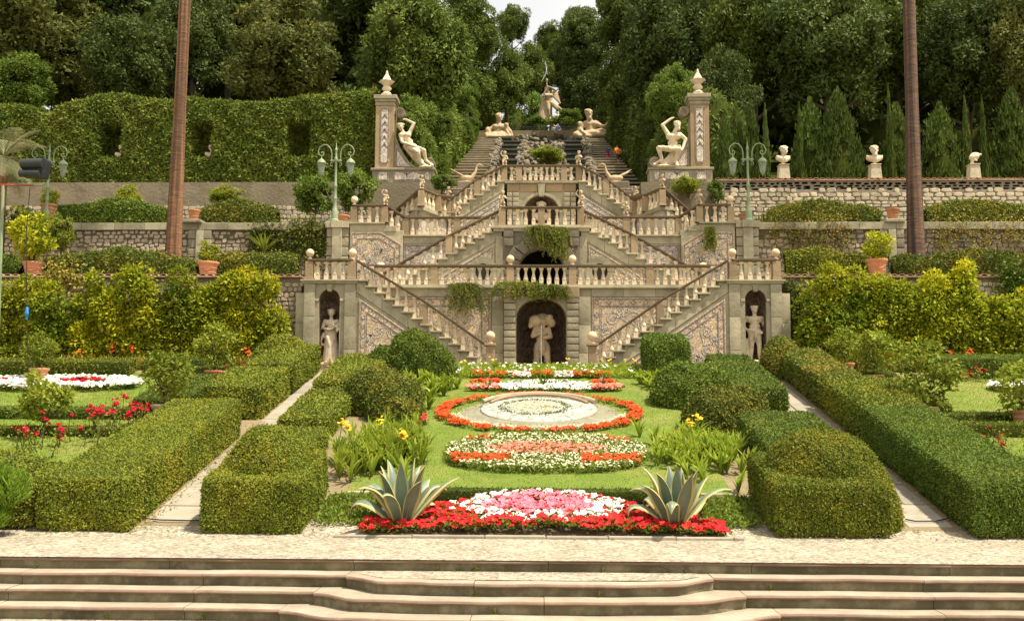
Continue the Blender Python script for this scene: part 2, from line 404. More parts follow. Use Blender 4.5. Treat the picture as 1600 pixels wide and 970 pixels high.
class MB:
    """Collects simple solids, then links them as one mesh object."""
    def __init__(s): s.v = []; s.f = []
    def add(s, verts, faces):
        n = len(s.v); s.v += [tuple(v) for v in verts]; s.f += [tuple(i + n for i in f) for f in faces]
        return s
    def box(s, x0, x1, y0, y1, z0, z1):
        x0, x1 = min(x0, x1), max(x0, x1); y0, y1 = min(y0, y1), max(y0, y1)
        v = [(x0, y0, z0), (x1, y0, z0), (x1, y1, z0), (x0, y1, z0), (x0, y0, z1), (x1, y0, z1), (x1, y1, z1), (x0, y1, z1)]
        return s.add(v, [(0, 3, 2, 1), (4, 5, 6, 7), (0, 1, 5, 4), (1, 2, 6, 5), (2, 3, 7, 6), (3, 0, 4, 7)])
    def prism(s, poly, y0, y1):
        """Polygon in (x, z) pushed from y0 to y1."""
        n = len(poly)
        v = [(x, y0, z) for x, z in poly] + [(x, y1, z) for x, z in poly]
        f = [tuple(range(n)), tuple(range(2 * n - 1, n - 1, -1))]
        f += [(i, i + n, (i + 1) % n + n, (i + 1) % n) for i in range(n)]
        return s.add(v, f)
    def slab(s, poly, z0, z1):
        """Polygon in (x, y) pushed from z0 to z1."""
        n = len(poly)
        v = [(x, y, z0) for x, y in poly] + [(x, y, z1) for x, y in poly]
        f = [tuple(range(n - 1, -1, -1)), tuple(range(n, 2 * n))]
        f += [(i, (i + 1) % n, (i + 1) % n + n, i + n) for i in range(n)]
        return s.add(v, f)
    def beam(s, p, q, w, h, up=0.0):
        """Bar with vertical ends between p and q; its top runs through p and q."""
        p, q = Vector(p), Vector(q); d = Vector((q.x - p.x, q.y - p.y, 0)); d.normalize()
        n = Vector((-d.y, d.x, 0)) * (w / 2)
        v = []
        for c in (p, q):
            for sg in (-1, 1):
                for dz in (-h, 0): v.append(c + n * sg + Vector((0, 0, dz + up)))
        return s.add(v, [(0, 1, 3, 2), (4, 6, 7, 5), (0, 4, 5, 1), (2, 3, 7, 6), (1, 5, 7, 3), (0, 2, 6, 4)])
    def tube(s, pts, r, seg=8, cap=True):
        pts = [Vector(p) for p in pts]; n = len(pts); rs = r if hasattr(r, '__len__') else [r] * n
        base = len(s.v); prev = None
        for i, p in enumerate(pts):
            t = (pts[min(i + 1, n - 1)] - pts[max(i - 1, 0)]).normalized()
            if prev is None:
                a = t.orthogonal().normalized()
            else:
                a = (prev - t * prev.dot(t)).normalized()
            prev = a; b = t.cross(a)
            for k in range(seg):
                an = 2 * math.pi * k / seg
                s.v.append(tuple(p + (a * math.cos(an) + b * math.sin(an)) * rs[i]))
        for i in range(n - 1):
            for k in range(seg):
                k2 = (k + 1) % seg
                s.f.append((base + i * seg + k, base + i * seg + k2, base + (i + 1) * seg + k2, base + (i + 1) * seg + k))
        if cap:
            s.f.append(tuple(base + k for k in range(seg - 1, -1, -1)))
            s.f.append(tuple(base + (n - 1) * seg + k for k in range(seg)))
        return s
    def lathe(s, prof, c=(0, 0, 0), seg=16, wob=None):
        base = len(s.v)
        for r, z in prof:
            for k in range(seg):
                an = 2 * math.pi * k / seg
                rr = r * (1 if wob is None else wob(an, z))
                s.v.append((c[0] + rr * math.cos(an), c[1] + rr * math.sin(an), c[2] + z))
        for i in range(len(prof) - 1):
            for k in range(seg):
                k2 = (k + 1) % seg
                s.f.append((base + i * seg + k, base + i * seg + k2, base + (i + 1) * seg + k2, base + (i + 1) * seg + k))
        s.f.append(tuple(base + k for k in range(seg - 1, -1, -1)))
        s.f.append(tuple(base + (len(prof) - 1) * seg + k for k in range(seg)))
        return s
    def mesh(s, name, m, bevel=0.0, smooth=False, segs=1, fix=True):
        me = bpy.data.meshes.new(name)
        me.from_pydata(s.v, [], s.f)
        if bevel or fix:
            bm = bmesh.new(); bm.from_mesh(me)
            if fix: bmesh.ops.recalc_face_normals(bm, faces=bm.faces)
            if bevel: bmesh.ops.bevel(bm, geom=bm.edges[:], offset=bevel, segments=segs, affect='EDGES', profile=0.7, clamp_overlap=True)
            bm.to_mesh(me); bm.free()
        me.materials.append(M(m))
        if smooth:
            me.polygons.foreach_set('use_smooth', np.ones(len(me.polygons), dtype=bool))
            me.set_sharp_from_angle(angle=R(40))
        me.update()
        return me
    def build(s, name, m, parent=None, bevel=0.0, smooth=False, segs=1, loc=(0, 0, 0), fix=True):
        return link(name, s.mesh(name, m, bevel, smooth, segs, fix), parent, loc)

# ------------------------------------------------------------------ foliage helpers
def leaf_quads(p, d, L, W, rng, droop=0.0, face=None, rough=0.42):
    """Diamond leaves starting at p along unit directions d."""
    n = len(p)
    r = rng.normal(size=(n, 3))
    if face is not None: r = np.asarray(face) + r * rough
    w = np.cross(d, r); w /= np.linalg.norm(w, axis=1, keepdims=True) + 1e-9
    L = np.asarray(L).reshape(-1, 1) * np.ones((n, 1)); W = np.asarray(W).reshape(-1, 1) * np.ones((n, 1))
    V = np.empty((n, 4, 3))
    V[:, 0] = p
    mid = p + d * L * 0.5
    V[:, 1] = mid + w * W * 0.5
    tip = p + d * L; tip[:, 2] -= droop * L[:, 0]
    V[:, 2] = tip
    V[:, 3] = mid - w * W * 0.5
    return V.reshape(-1, 3), np.arange(4 * n).reshape(-1, 4)

def leaf_tris(p, d, L, W, rng, face=None, rough=0.42):
    """Small leaves seen from afar: one pointed face each."""
    n = len(p); r = rng.normal(size=(n, 3))
    if face is not None: r = np.asarray(face) + r * rough
    w = np.cross(d, r); w /= np.linalg.norm(w, axis=1, keepdims=True) + 1e-9
    L = np.asarray(L).reshape(-1, 1) * np.ones((n, 1)); W = np.asarray(W).reshape(-1, 1) * np.ones((n, 1))
    V = np.empty((n, 3, 3)); V[:, 0] = p - w * W * 0.55; V[:, 1] = p + w * W * 0.55; V[:, 2] = p + d * L
    return V.reshape(-1, 3), np.arange(3 * n).reshape(-1, 3)
def tri(Q):
    Q = np.asarray(Q); return np.concatenate([Q[:, [0, 1, 2]], Q[:, [0, 2, 3]]])

def sample_tris(V, T, n, rng):
    a, b, c = V[T[:, 0]], V[T[:, 1]], V[T[:, 2]]
    cr = np.cross(b - a, c - a); ar = np.linalg.norm(cr, axis=1)
    idx = rng.choice(len(T), n, p=ar / ar.sum())
    u, v = rng.random(n), rng.random(n); f = u + v > 1; u[f] = 1 - u[f]; v[f] = 1 - v[f]
    p = a[idx] + (b[idx] - a[idx]) * u[:, None] + (c[idx] - a[idx]) * v[:, None]
    nn = cr[idx] / (ar[idx][:, None] + 1e-12)
    return p, nn, ar.sum() / 2

def wavy(V, amp, f, seed=0.0):
    x, y, z = V[:, 0] * f + seed, V[:, 1] * f + seed * 1.7, V[:, 2] * f
    return amp * (np.sin(x * 1.9 + 1.3 * np.sin(y * 1.3)) * np.sin(y * 2.3 + z) + 0.6 * np.sin(z * 3.1 + x * 2.7) + 0.5 * np.sin(5.1 * x + 3.7 * y - 4.3 * z))

def rbox(x0, x1, y0, y1, h, r=0.12, res=0.14, z0=None, follow=True):
    """Rounded clipped-hedge block standing on the garden floor: (verts, quads, outward normals)."""
    hx, hy, hh = (x1 - x0) / 2, (y1 - y0) / 2, h / 2
    cx, cy = (x0 + x1) / 2, (y0 + y1) / 2
    Vs, Qs, n0 = [], [], 0
    for ax in range(3):
        for sg in (-1, 1):
            ex = [hx, hy, hh]; o = [i for i in range(3) if i != ax]
            na, nb = max(2, int(2 * ex[o[0]] / res)), max(2, int(2 * ex[o[1]] / res))
            A, B = np.meshgrid(np.linspace(-1, 1, na + 1), np.linspace(-1, 1, nb + 1), indexing='ij')
            v = np.zeros((A.size, 3)); v[:, ax] = sg * ex[ax]; v[:, o[0]] = A.ravel() * ex[o[0]]; v[:, o[1]] = B.ravel() * ex[o[1]]
            Vs.append(v)
            i = np.arange((na + 1) * (nb + 1)).reshape(na + 1, nb + 1)
            q = np.stack([i[:-1, :-1].ravel(), i[1:, :-1].ravel(), i[1:, 1:].ravel(), i[:-1, 1:].ravel()], 1)
            e = np.cross(np.eye(3)[o[0]], np.eye(3)[o[1]])[ax] * sg
            if e < 0: q = q[:, ::-1]
            Qs.append(q + n0); n0 += len(v)
    V = np.concatenate(Vs); Q = np.concatenate(Qs)
    e = np.array([hx, hy, hh]); rr = min(r, hx, hy, hh)
    inner = np.clip(V, -(e - rr), e - rr); d = V - inner
    ln = np.linalg.norm(d, axis=1, keepdims=True); N = np.where(ln > 1e-9, d / (ln + 1e-12), 0)
    V = inner + N * np.minimum(ln, rr)
    V += np.array([cx, cy, hh])
    V[:, 2] += gzv(V[:, 1]) if z0 is None else z0
    return V, Q

def ell(c, rx, ry, rz, res=20, zmin=-0.4):
    u = np.linspace(0, 2 * math.pi, res * 2 + 1); w = np.linspace(math.asin(max(-1, zmin)), math.pi / 2, res)
    U, Wv = np.meshgrid(u, w, indexing='ij')
    V = np.stack([c[0] + rx * np.cos(U) * np.cos(Wv), c[1] + ry * np.sin(U) * np.cos(Wv), c[2] + rz * np.sin(Wv)], -1).reshape(-1, 3)
    i = np.arange(V.shape[0]).reshape(U.shape)
    Q = np.stack([i[:-1, :-1].ravel(), i[1:, :-1].ravel(), i[1:, 1:].ravel(), i[:-1, 1:].ravel()], 1)
    return V, Q

HEDGE_ROUGH = 0.34
def foliage_mesh(name, cores, leaf, L, W, dens, core_mat='forest_floor', bump=(0.03, 2.0), inset=0.03, spread=0.75, seed=1, stray=0.04, core=True):
    """Core surfaces wrapped in leaves, as one mesh."""
    rng = np.random.default_rng(seed)
    VV, FF, MI, n0 = [], [], [], 0
    boxes = [((V.min(0) + V.max(0)) / 2, (V.max(0) - V.min(0)) / 2) for V, Q in cores]
    for ci, (V, Q) in enumerate(cores):
        T = np.concatenate([Q[:, [0, 1, 2]], Q[:, [0, 2, 3]]])
        # shared normals for the noise push
        V = V.copy()
        c = V.mean(0); dirn = V - c; dirn /= np.linalg.norm(dirn, axis=1, keepdims=True) + 1e-9
        V += dirn * wavy(V, bump[0], bump[1], seed * 3.1)[:, None]
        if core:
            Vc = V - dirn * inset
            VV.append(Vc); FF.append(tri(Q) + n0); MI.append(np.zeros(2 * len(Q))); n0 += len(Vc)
        area = (np.linalg.norm(np.cross(V[T[:, 1]] - V[T[:, 0]], V[T[:, 2]] - V[T[:, 0]]), axis=1).sum()) / 2
        n = int(area * dens)
        p, nn, _ = sample_tris(V, T, n, rng)
        d = nn * 0.18 + rng.normal(size=(n, 3)) * spread
        d /= np.linalg.norm(d, axis=1, keepdims=True)
        keep = ~((nn[:, 2] < -0.6) | ((nn[:, 1] > 0.75) & (rng.random(n) < 0.7)))      # nothing grows under a hedge, less on its far side
        for j, (bc, bh) in enumerate(boxes):
            if j != ci: keep &= (((p - bc) / (bh * 0.72)) ** 2).sum(1) > 0.95
        p, nn, d = p[keep], nn[keep], d[keep]; n = len(p)
        gap = wavy(p, 1.0, 4.3, seed * 1.9) + wavy(p, 0.8, 9.7, seed)
        ok = ~((gap > 1.25) & (rng.random(n) < 0.75)); p, nn, d = p[ok], nn[ok], d[ok]; n = len(p)
        k = rng.random(n) < 0.06
        p = p - nn * (rng.random(n) * L * 0.8)[:, None] + nn * (k * rng.random(n) * stray)[:, None]
        s = 0.6 + 0.8 * rng.random(n)
        v, f = leaf_tris(p, d, L * s, W * s, rng, face=nn, rough=HEDGE_ROUGH if spread < 0.9 else 0.5)
        VV.append(v); FF.append(f + n0); MI.append(np.ones(len(f))); n0 += len(v)
    return mesh_np(name, np.concatenate(VV), np.concatenate(FF), [core_mat, leaf], np.concatenate(MI))

def crown_blobs(seed, nb, shape, rmin=0.2, rmax=0.36):
    """Blob centres and radii for a crown inside a unit shape."""
    rng = np.random.default_rng(seed); C, Rr = [], []
    while len(C) < nb:
        d = rng.normal(size=3); d /= np.linalg.norm(d)
        rad = rng.uniform(0.22, 1.0) ** 0.6 * (0.82 + 0.18 * math.sin(7 * d[0] + seed) * math.sin(6 * d[2] + 2 * d[1]))
        c = d * rad
        r = rng.uniform(rmin, rmax)
        if shape == 'round':
            if c[2] < -0.75: continue
            c[0] *= 0.9; c[1] *= 0.9
        elif shape == 'tall':
            c[2] *= 1.0
            k = 1.0 - 0.35 * max(0, c[2]); c[0] *= k; c[1] *= k
        elif shape == 'cone':
            t = rng.random() ** 0.8; rr = (1 - t) * 0.85 + 0.05; a = rng.random() * 6.283
            c = np.array([math.cos(a) * rr * 0.8, math.sin(a) * rr * 0.8, t * 2 - 1]); r = 0.12 + 0.2 * (1 - t)
        C.append(c); Rr.append(r)
    return np.array(C), np.array(Rr)

def crown_mesh(name, leaf, seed, nb=70, per=190, L=0.075, W=0.045, shape='round', up=0.15, rmin=0.2, rmax=0.36, core=0.5, spread=0.9, big=False):
    rng = np.random.default_rng(seed + 100)
    C, Rr = crown_blobs(seed, nb, shape, rmin, rmax)
    n = nb * per
    idx = np.repeat(np.arange(nb), per)
    d = rng.normal(size=(n, 3)); d /= np.linalg.norm(d, axis=1, keepdims=True)
    out = C[idx] / (np.linalg.norm(C[idx], axis=1, keepdims=True) + 1e-6)
    d = d + out * 0.55 + np.array([0, 0, 0.25]); d /= np.linalg.norm(d, axis=1, keepdims=True)
    p = C[idx] + d * (Rr[idx] * (0.72 + 0.36 * rng.random(n) ** 1.5))[:, None]
    ld = d * 0.4 + rng.normal(size=(n, 3)) * spread * 0.7 + np.array([0, 0, up]); ld /= np.linalg.norm(ld, axis=1, keepdims=True)
    s = 0.6 + 0.8 * rng.random(n)
    V, F = (leaf_quads if big else leaf_tris)(p, ld, L * s, W * s, rng, face=d + np.array([0, 0, 0.35]))
    if big: F = tri(F)
    VV, FF, MI, n0 = [V], [F], [np.ones(len(F))], len(V)
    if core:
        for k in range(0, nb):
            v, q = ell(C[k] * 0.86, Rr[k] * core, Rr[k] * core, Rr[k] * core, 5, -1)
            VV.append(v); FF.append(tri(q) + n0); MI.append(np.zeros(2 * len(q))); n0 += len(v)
    return mesh_np(name, np.concatenate(VV), np.concatenate(FF), ['forest_floor', leaf], np.concatenate(MI))

def blades(pts, n_each, h, w, rng, lean=0.5, segs=3, bend=0.5, hvar=0.4):
    """Strap leaves that rise and arch over."""
    V, F, n0 = [], [], 0
    pts = np.asarray(pts)
    P0 = np.repeat(pts, n_each, 0); n = len(P0)
    a = rng.random(n) * 6.283; le = lean * (0.3 + rng.random(n)); H = h * (1 - hvar + 2 * hvar * rng.random(n) * 0.7)
    dx, dy = np.cos(a), np.sin(a)
    vs = []
    for i in range(segs + 1):
        t = i / segs
        off = le * H * (t * 0.5 + bend * t * t)
        z = H * (t - 0.28 * bend * t * t * le * 2)
        c = P0 + np.stack([dx * off, dy * off, z], 1)
        ww = w * (math.sin(math.pi * min(0.97, 0.18 + 0.8 * t))) * 0.5 if i < segs else 0.002
        sd = np.stack([-dy, dx, np.zeros(n)], 1) * ww
        vs += [c - sd, c + sd]
    Vn = np.stack(vs, 1).reshape(-1, 3); m = 2 * (segs + 1)
    base = np.arange(n)[:, None] * m
    for i in range(segs):
        F.append(base + np.array([2 * i, 2 * i + 1, 2 * i + 3, 2 * i + 2])[None])
    return Vn, np.concatenate(F)
# ================================================================== THE SETTING: GROUND
XL, XR = -24.0, 24.0
def struct(name, mb, m, **k):
    return tag(mb.build(name, m, **k), kind='structure')

struct('ground', MB().box(-900, 900, -200, 900, -0.5, -0.05), 'earth')
struct('lower_court', MB().box(-30, 30, -25, STEP_Y - 0.6, -0.04, 0.0), 'gravel')

def strip(name, x0, x1, y0, y1, m, dz=0.0, nx=2, ny=40, hfun=gz):
    ys = np.linspace(y0, y1, ny + 1); xs = np.linspace(x0, x1, nx + 1)
    V = [(x, y, hfun(y) + dz) for y in ys for x in xs]; F = []
    for j in range(ny):
        for i in range(nx):
            a = j * (nx + 1) + i; F.append((a, a + 1, a + nx + 2, a + nx + 1))
    me = mesh_np(name, V, np.array(F), m)
    return tag(link(name, me), kind='structure')

strip('gravel_walk', XL, XR, STEP_Y - 0.05, 17.3, 'gravel', 0.0, 2, 20)
strip('garden_soil', XL, XR, 16.5, 33.5, 'earth', -0.012, 2, 30)
strip('central_lawn', -3.55, 3.45, 18.7, 30.3, 'lawn', 0.02, 12, 60)
strip('lawn', XL, -8.7, 18.5, 30.0, 'lawn', 0.006, 4, 30)
strip('lawn', 8.7, XR, 18.5, 30.0, 'lawn', 0.006, 4, 30)
for a, b_ in ((XL, -7.4), (7.4, XR)):
    struct('terrace_soil', MB().box(a, b_, 32.7, 37.5, T1 - 0.6, T1 - 0.1), 'soil')
    struct('terrace_soil', MB().box(a, b_, 37.5, 41.5, T2G - 0.6, T2G - 0.12), 'soil')
struct('terrace_soil', MB().box(XL - 6, XR + 6, 42.5, HILL0 + 0.1, T3 - 0.6, T3 - 0.08), 'soil')
for a, b_ in ((XL - 6, -7.3), (7.3, XR + 6)):
    struct('terrace_soil', MB().box(a, b_, 42.6, HILL0 - 0.5, T3 - 0.07, T3S - 0.06), 'soil')
# hillside
nx, ny = 30, 40
V, F = [], []
for j in range(ny + 1):
    y = HILL0 + (j / ny) ** 1.3 * 240
    for i in range(nx + 1):
        x = -140 + 280 * i / nx
        dip = max(0.0, 1 - abs(x) / 12.0)
        side = min(1.0, max(0.0, (abs(x) - 10) / 30))
        z = hz(y) if y < 101 else hz(101) + (y - 101) * 0.22
        V.append((x, y, z - 0.15 + side * 2.0 * math.sin(x * 0.2 + y * 0.1) * 0.4 - (0.9 * dip if y < 104 else 0) - (0.4 if j == 0 else 0)))
for j in range(ny):
    for i in range(nx):
        a = j * (nx + 1) + i; F.append((a, a + 1, a + nx + 2, a + nx + 1))
tag(link('hillside', mesh_np('hillside', V, np.array(F), 'forest_floor')), kind='structure')

# grass blades on the lawns
def grass_field(name, label, x0, x1, y0, y1, n, h, seed, holes=()):
    rng = np.random.default_rng(seed)
    x, y = rng.uniform(x0, x1, n), rng.uniform(y0, y1, n)
    keep = np.ones(n, bool)
    for cx, cy, rx, ry in holes: keep &= ((x - cx) / rx) ** 2 + ((y - cy) / ry) ** 2 > 1
    x, y = x[keep], y[keep]; n = len(x)
    p = np.stack([x, y, gzv(y) + 0.01], 1)
    d = np.stack([rng.normal(size=n) * 0.9, rng.normal(size=n) * 0.9, np.ones(n) * 0.8], 1); d /= np.linalg.norm(d, axis=1, keepdims=True)
    s = h * (0.6 + 0.8 * rng.random(n))
    V, F = leaf_tris(p, d, s, 0.017, rng, face=np.array([0, 0, 1.0]))
    o = link(name, mesh_np(name, V, F, 'grass'))
    return tag(o, label, 'grass', kind='stuff')
grass_field('grass', 'short mown grass of the central lawn between the hedges', -3.55, 3.45, 18.75, 30.2, 75000, 0.034, 3, [(-0.05, 24.9, 2.55, 2.05), (0.1, 21.3, 2.0, 1.3)])
grass_field('grass', 'mown grass of the side garden left of the left hedge', -16, -8.8, 18.8, 29.9, 32000, 0.038, 4)
grass_field('grass', 'mown grass of the side garden right of the right hedge', 8.8, 16, 18.8, 29.9, 32000, 0.038, 5)

# ---------------------------------------------------------------- front steps
fs = thing('garden_steps', 'broad weathered stone steps along the front with a bowed middle', 'steps', (-0.16, STEP_Y, 0))
XC = -0.16
def edge_off(k, x):
    """How far step k stands out in front of the top step's edge at x."""
    base = STEP_T * k
    if k == 0: return 0.0
    a = 2.46 + 0.36 * (k - 1)
    u = abs(x - XC) / a
    if u >= 1: return base
    v = min(1.0, (1 - u) / 0.24)
    return base + 0.09 + 0.40 * v * v * (3 - 2 * v) + 0.17 * (1 - u * u)
for k in range(4):
    zt = CZ - 1.89 - STEP_R * k
    a = 2.46 + 0.36 * (k - 1)
    bounds = [-15, -12.2, -9.5, -7.1, -4.6, XC - a if k else -2.2, XC - 0.9 * (k % 2) + 0.2, XC + a if k else 2.9, 5.1, 7.4, 10.0, 12.6, 15]
    if k == 0: bounds = [-15, -12.5, -9.9, -7.6, -5.2, -2.6, 0.1, 2.9, 5.6, 8.2, 10.9, 15]
    bounds = sorted(bounds)
    for bi in range(len(bounds) - 1):
        x0, x1 = bounds[bi] + 0.004, bounds[bi + 1] - 0.004
        nseg = max(2, int((x1 - x0) / 0.12)) if (k and abs((x0 + x1) / 2 - XC) < a) else 6
        jz = random.uniform(-0.004, 0.004); jy = random.uniform(-0.008, 0.008)
        prof = [(0.0, -0.05), (-0.026, -0.044), (-0.038, -0.026), (-0.028, -0.008), (0.0, 0.0), (0.03, 0.002), (STEP_T + 0.75 if k else 0.45, 0.003), (STEP_T + 0.75 if k else 0.45, -0.05)]
        V, F = [], []
        m = len(prof)
        for i in range(nseg + 1):
            x = x0 + (x1 - x0) * i / nseg
            xe = min(max(x, XC - a + 0.01), XC + a - 0.01) if (k and abs((x0 + x1) / 2 - XC) < a) else x
            wear = 0.006 * math.sin(x * 3.1 + k) + 0.004 * math.sin(x * 7.7 + 2 * k)
            y = STEP_Y - edge_off(k, xe) + jy + wear
            for dy, dz in prof: V.append((x, y + dy, zt + dz + jz + wear * 0.4))
        for i in range(nseg):
            for j in range(m):
                j2 = (j + 1) % m
                F.append((i * m + j, (i + 1) * m + j, (i + 1) * m + j2, i * m + j2))
        F.append(tuple(range(m))); F.append(tuple(range(nseg * m + m - 1, nseg * m - 1, -1)))
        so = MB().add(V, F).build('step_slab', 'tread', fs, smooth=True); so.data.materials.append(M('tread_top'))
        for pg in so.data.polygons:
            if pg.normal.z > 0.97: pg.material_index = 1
        # riser block under the slab
        V, F = [], []
        for i in range(nseg + 1):
            x = x0 + (x1 - x0) * i / nseg
            xe = min(max(x, XC - a + 0.01), XC + a - 0.01) if (k and abs((x0 + x1) / 2 - XC) < a) else x
            y = STEP_Y - edge_off(k, xe) + 0.025
            for dy, dz in ((0, -STEP_R), (0, -0.048), (0.2, -0.048), (0.2, -STEP_R)): V.append((x, y + dy, zt + dz))
        for i in range(nseg):
            for j in range(4):
                j2 = (j + 1) % 4
                F.append((i * 4 + j, i * 4 + j2, (i + 1) * 4 + j2, (i + 1) * 4 + j))
        F.append((3, 2, 1, 0)); F.append(tuple(nseg * 4 + q for q in range(4)))
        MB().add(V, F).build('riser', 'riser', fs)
# pale gravel on the bowed landing
me = []
V, F = [], []
for i in range(41):
    x = XC - 2.3 + 4.6 * i / 40
    V += [(x, STEP_Y - edge_off(1, x) + 0.24, CZ - 1.89 - STEP_R + 0.008), (x, STEP_Y + 0.02, CZ - 1.89 - STEP_R + 0.008)]
for i in range(40): F.append((2 * i, 2 * i + 2, 2 * i + 3, 2 * i + 1))
MB().add(V, F).build('gravel_infill', 'gravel', fs, fix=False)

# weeds in the joints of the steps
rng = np.random.default_rng(12)
wx = np.concatenate([rng.uniform(-1.9, 2.2, 9), rng.uniform(-9, 9, 14)]); wk = np.concatenate([np.zeros(9, int), rng.integers(0, 4, 14)])
wp = np.array([(x, STEP_Y - edge_off(int(k), x) + 0.02, CZ - 1.89 - STEP_R * (k + 1) + 0.01) for x, k in zip(wx, wk)])
WEEDS = wp

# ---------------------------------------------------------------- paths with slabs
def path(xa, xb, seed):
    rnd = random.Random(seed)
    st = strip('garden_path', xa - 0.12, xb + 0.12, 17.0, 32.0, 'earth', 0.004, 2, 30)
    y = 17.15
    while y < 31.4:
        ln = rnd.uniform(0.75, 1.15)
        nsp = rnd.choice([1, 2, 2])
        xs = [xa, xb] if nsp == 1 else [xa, xa + (xb - xa) * rnd.uniform(0.35, 0.65), xb]
        for i in range(nsp):
            x0, x1 = xs[i] + 0.012, xs[i + 1] - 0.012
            y0, y1 = y + 0.012, y + ln - 0.012
            dz = rnd.uniform(0.015, 0.03)
            j = [rnd.uniform(-0.02, 0.02) for _ in range(8)]
            pts = [(x0 + j[0] * .5, y0 + j[1]), (x1 + j[2] * .5, y0 + j[3]), (x1 + j[4] * .5, y1 + j[5]), (x0 + j[6] * .5, y1 + j[7])]
            mb = MB()
            v = [(a, b, gz(b) - 0.05) for a, b in pts] + [(a, b, gz(b) + dz) for a, b in pts]
            mb.add(v, [(3, 2, 1, 0), (4, 5, 6, 7), (0, 1, 5, 4), (1, 2, 6, 5), (2, 3, 7, 6), (3, 0, 4, 7)])
            mb.build('paving_slab', 'slab', st, bevel=0.008)
        y += ln
path(-6.6, -5.72, 1)
path(5.98, 6.72, 2)

# ================================================================== ARCHITECTURE HELPERS
def arch_pts(cx, hw, zs, n=14, rise=None):
    rise = hw if rise is None else rise
    return [(cx - hw * math.cos(math.pi * i / n), zs + rise * math.sin(math.pi * i / n)) for i in range(n + 1)]

def arch_wall(name, m, parent, x0, x1, z0, z1, cx, hw, zs, y, depth, rise=None, zsill=None):
    """Front face pierced by a round-headed opening, with its reveal."""
    zsill = z0 if zsill is None else zsill
    ap = arch_pts(cx, hw, zs, rise=rise); V, F = [], []
    def q(*p):
        n = len(V); V.extend(p); F.append(tuple(range(n, n + len(p))))
    def f3(x, z): return (x, y, z)
    q(f3(x0, z0), f3(cx - hw, z0), f3(cx - hw, z1), f3(x0, z1))
    q(f3(cx + hw, z0), f3(x1, z0), f3(x1, z1), f3(cx + hw, z1))
    if zsill > z0 + 1e-4: q(f3(cx - hw, z0), f3(cx + hw, z0), f3(cx + hw, zsill), f3(cx - hw, zsill))
    for (xa, za), (xb, zb) in zip(ap, ap[1:]): q(f3(xa, za), f3(xb, zb), f3(xb, z1), f3(xa, z1))
    loop = [(cx - hw, zsill)] + ap + [(cx + hw, zsill)]
    for (xa, za), (xb, zb) in zip(loop, loop[1:]): q((xa, y, za), (xa, y + depth, za), (xb, y + depth, zb), (xb, y, zb))
    q((cx - hw, y, zsill), (cx + hw, y, zsill), (cx + hw, y + depth, zsill), (cx - hw, y + depth, zsill))
    # sides, top and back close the block
    yb = y + depth
    q((x0, y, z0), (x0, y, z1), (x0, yb, z1), (x0, yb, z0)); q((x1, y, z0), (x1, yb, z0), (x1, yb, z1), (x1, y, z1))
    q((x0, y, z1), (x1, y, z1), (x1, yb, z1), (x0, yb, z1))
    return link(name, mesh_np(name, V, [np.array([f]) for f in F], m), parent)

def niche_shell(name, m, parent, cx, hw, z0, zs, y, d, n=14):
    """Half-round niche with a quarter-dome head."""
    V, F = [], []
    rows = [(z0, 1.0), (zs, 1.0)] + [(zs + hw * math.sin(math.pi / 2 * k / 8), math.cos(math.pi / 2 * k / 8)) for k in range(1, 9)]
    for z, s in rows:
        for i in range(n + 1):
            a = math.pi * i / n
            V.append((cx - hw * s * math.cos(a), y + d * s * math.sin(a), z))
    for r in range(len(rows) - 1):
        for i in range(n):
            a = r * (n + 1) + i; F.append((a, a + 1, a + n + 2, a + n + 1))
    o = link(name, mesh_np(name, V, np.array(F), m, smooth=True), parent)
    # floor of the niche
    V = [(cx - hw * math.cos(math.pi * i / n), y + d * math.sin(math.pi * i / n), z0 + 0.004) for i in range(n + 1)]
    MB().add(V, [tuple(range(n + 1))]).build('niche_floor', 'stone_dark', parent, fix=False)
    return o

_bal = MB()
_bal.box(-0.07, 0.07, -0.07, 0.07, 0, 0.27)
_bal.lathe([(0.066, 0.27), (0.082, 0.30), (0.084, 0.335), (0.068, 0.44), (0.046, 0.58), (0.036, 0.71), (0.034, 0.74), (0.055, 0.765), (0.036, 0.79), (0.045, 0.83), (0.066, 0.89)], seg=12)
_bal.box(-0.07, 0.07, -0.07, 0.07, 0.89, 1.0)
BAL = _bal.mesh('baluster', 'baluster', smooth=True)
_ball = MB().lathe([(0.085, 0), (0.085, 0.03), (0.05, 0.06), (0.045, 0.09), (0.10, 0.125), (0.14, 0.18), (0.155, 0.24), (0.14, 0.30), (0.10, 0.355), (0.05, 0.385), (0.01, 0.395)], seg=16)
BALL = _ball.mesh('ball_finial', 'ballstone', smooth=True)

RAIL_H = 0.085
def rail_run(parent, p, q, H, w=0.29):
    """Moulded handrail from p to q (floor points)."""
    a, b = Vector(p) + Vector((0, 0, H)), Vector(q) + Vector((0, 0, H))
    mb = MB().beam(a, b, w, RAIL_H * 0.55)
    mb.beam(a - Vector((0, 0, RAIL_H * 0.55)), b - Vector((0, 0, RAIL_H * 0.55)), w * 0.78, RAIL_H * 0.45)
    return mb.build('handrail', 'rail', parent)

def post(parent, p, H, w=0.24, ball=False, m='post', d=None):
    x, y, z = p; d = d or w
    me = MB().box(-w / 2, w / 2, -d / 2, d / 2, 0, H - RAIL_H).box(-w / 2 - 0.02, w / 2 + 0.02, -d / 2 - 0.02, d / 2 + 0.02, 0, 0.07).mesh('post', m, bevel=0.006)
    o = link('post', me, parent, (x, y, z))
    if ball:
        link('ball_finial', BALL, o, (x, y, z + H), (0, 0, random.random()), (ball * 0.86,) * 3)
    return o

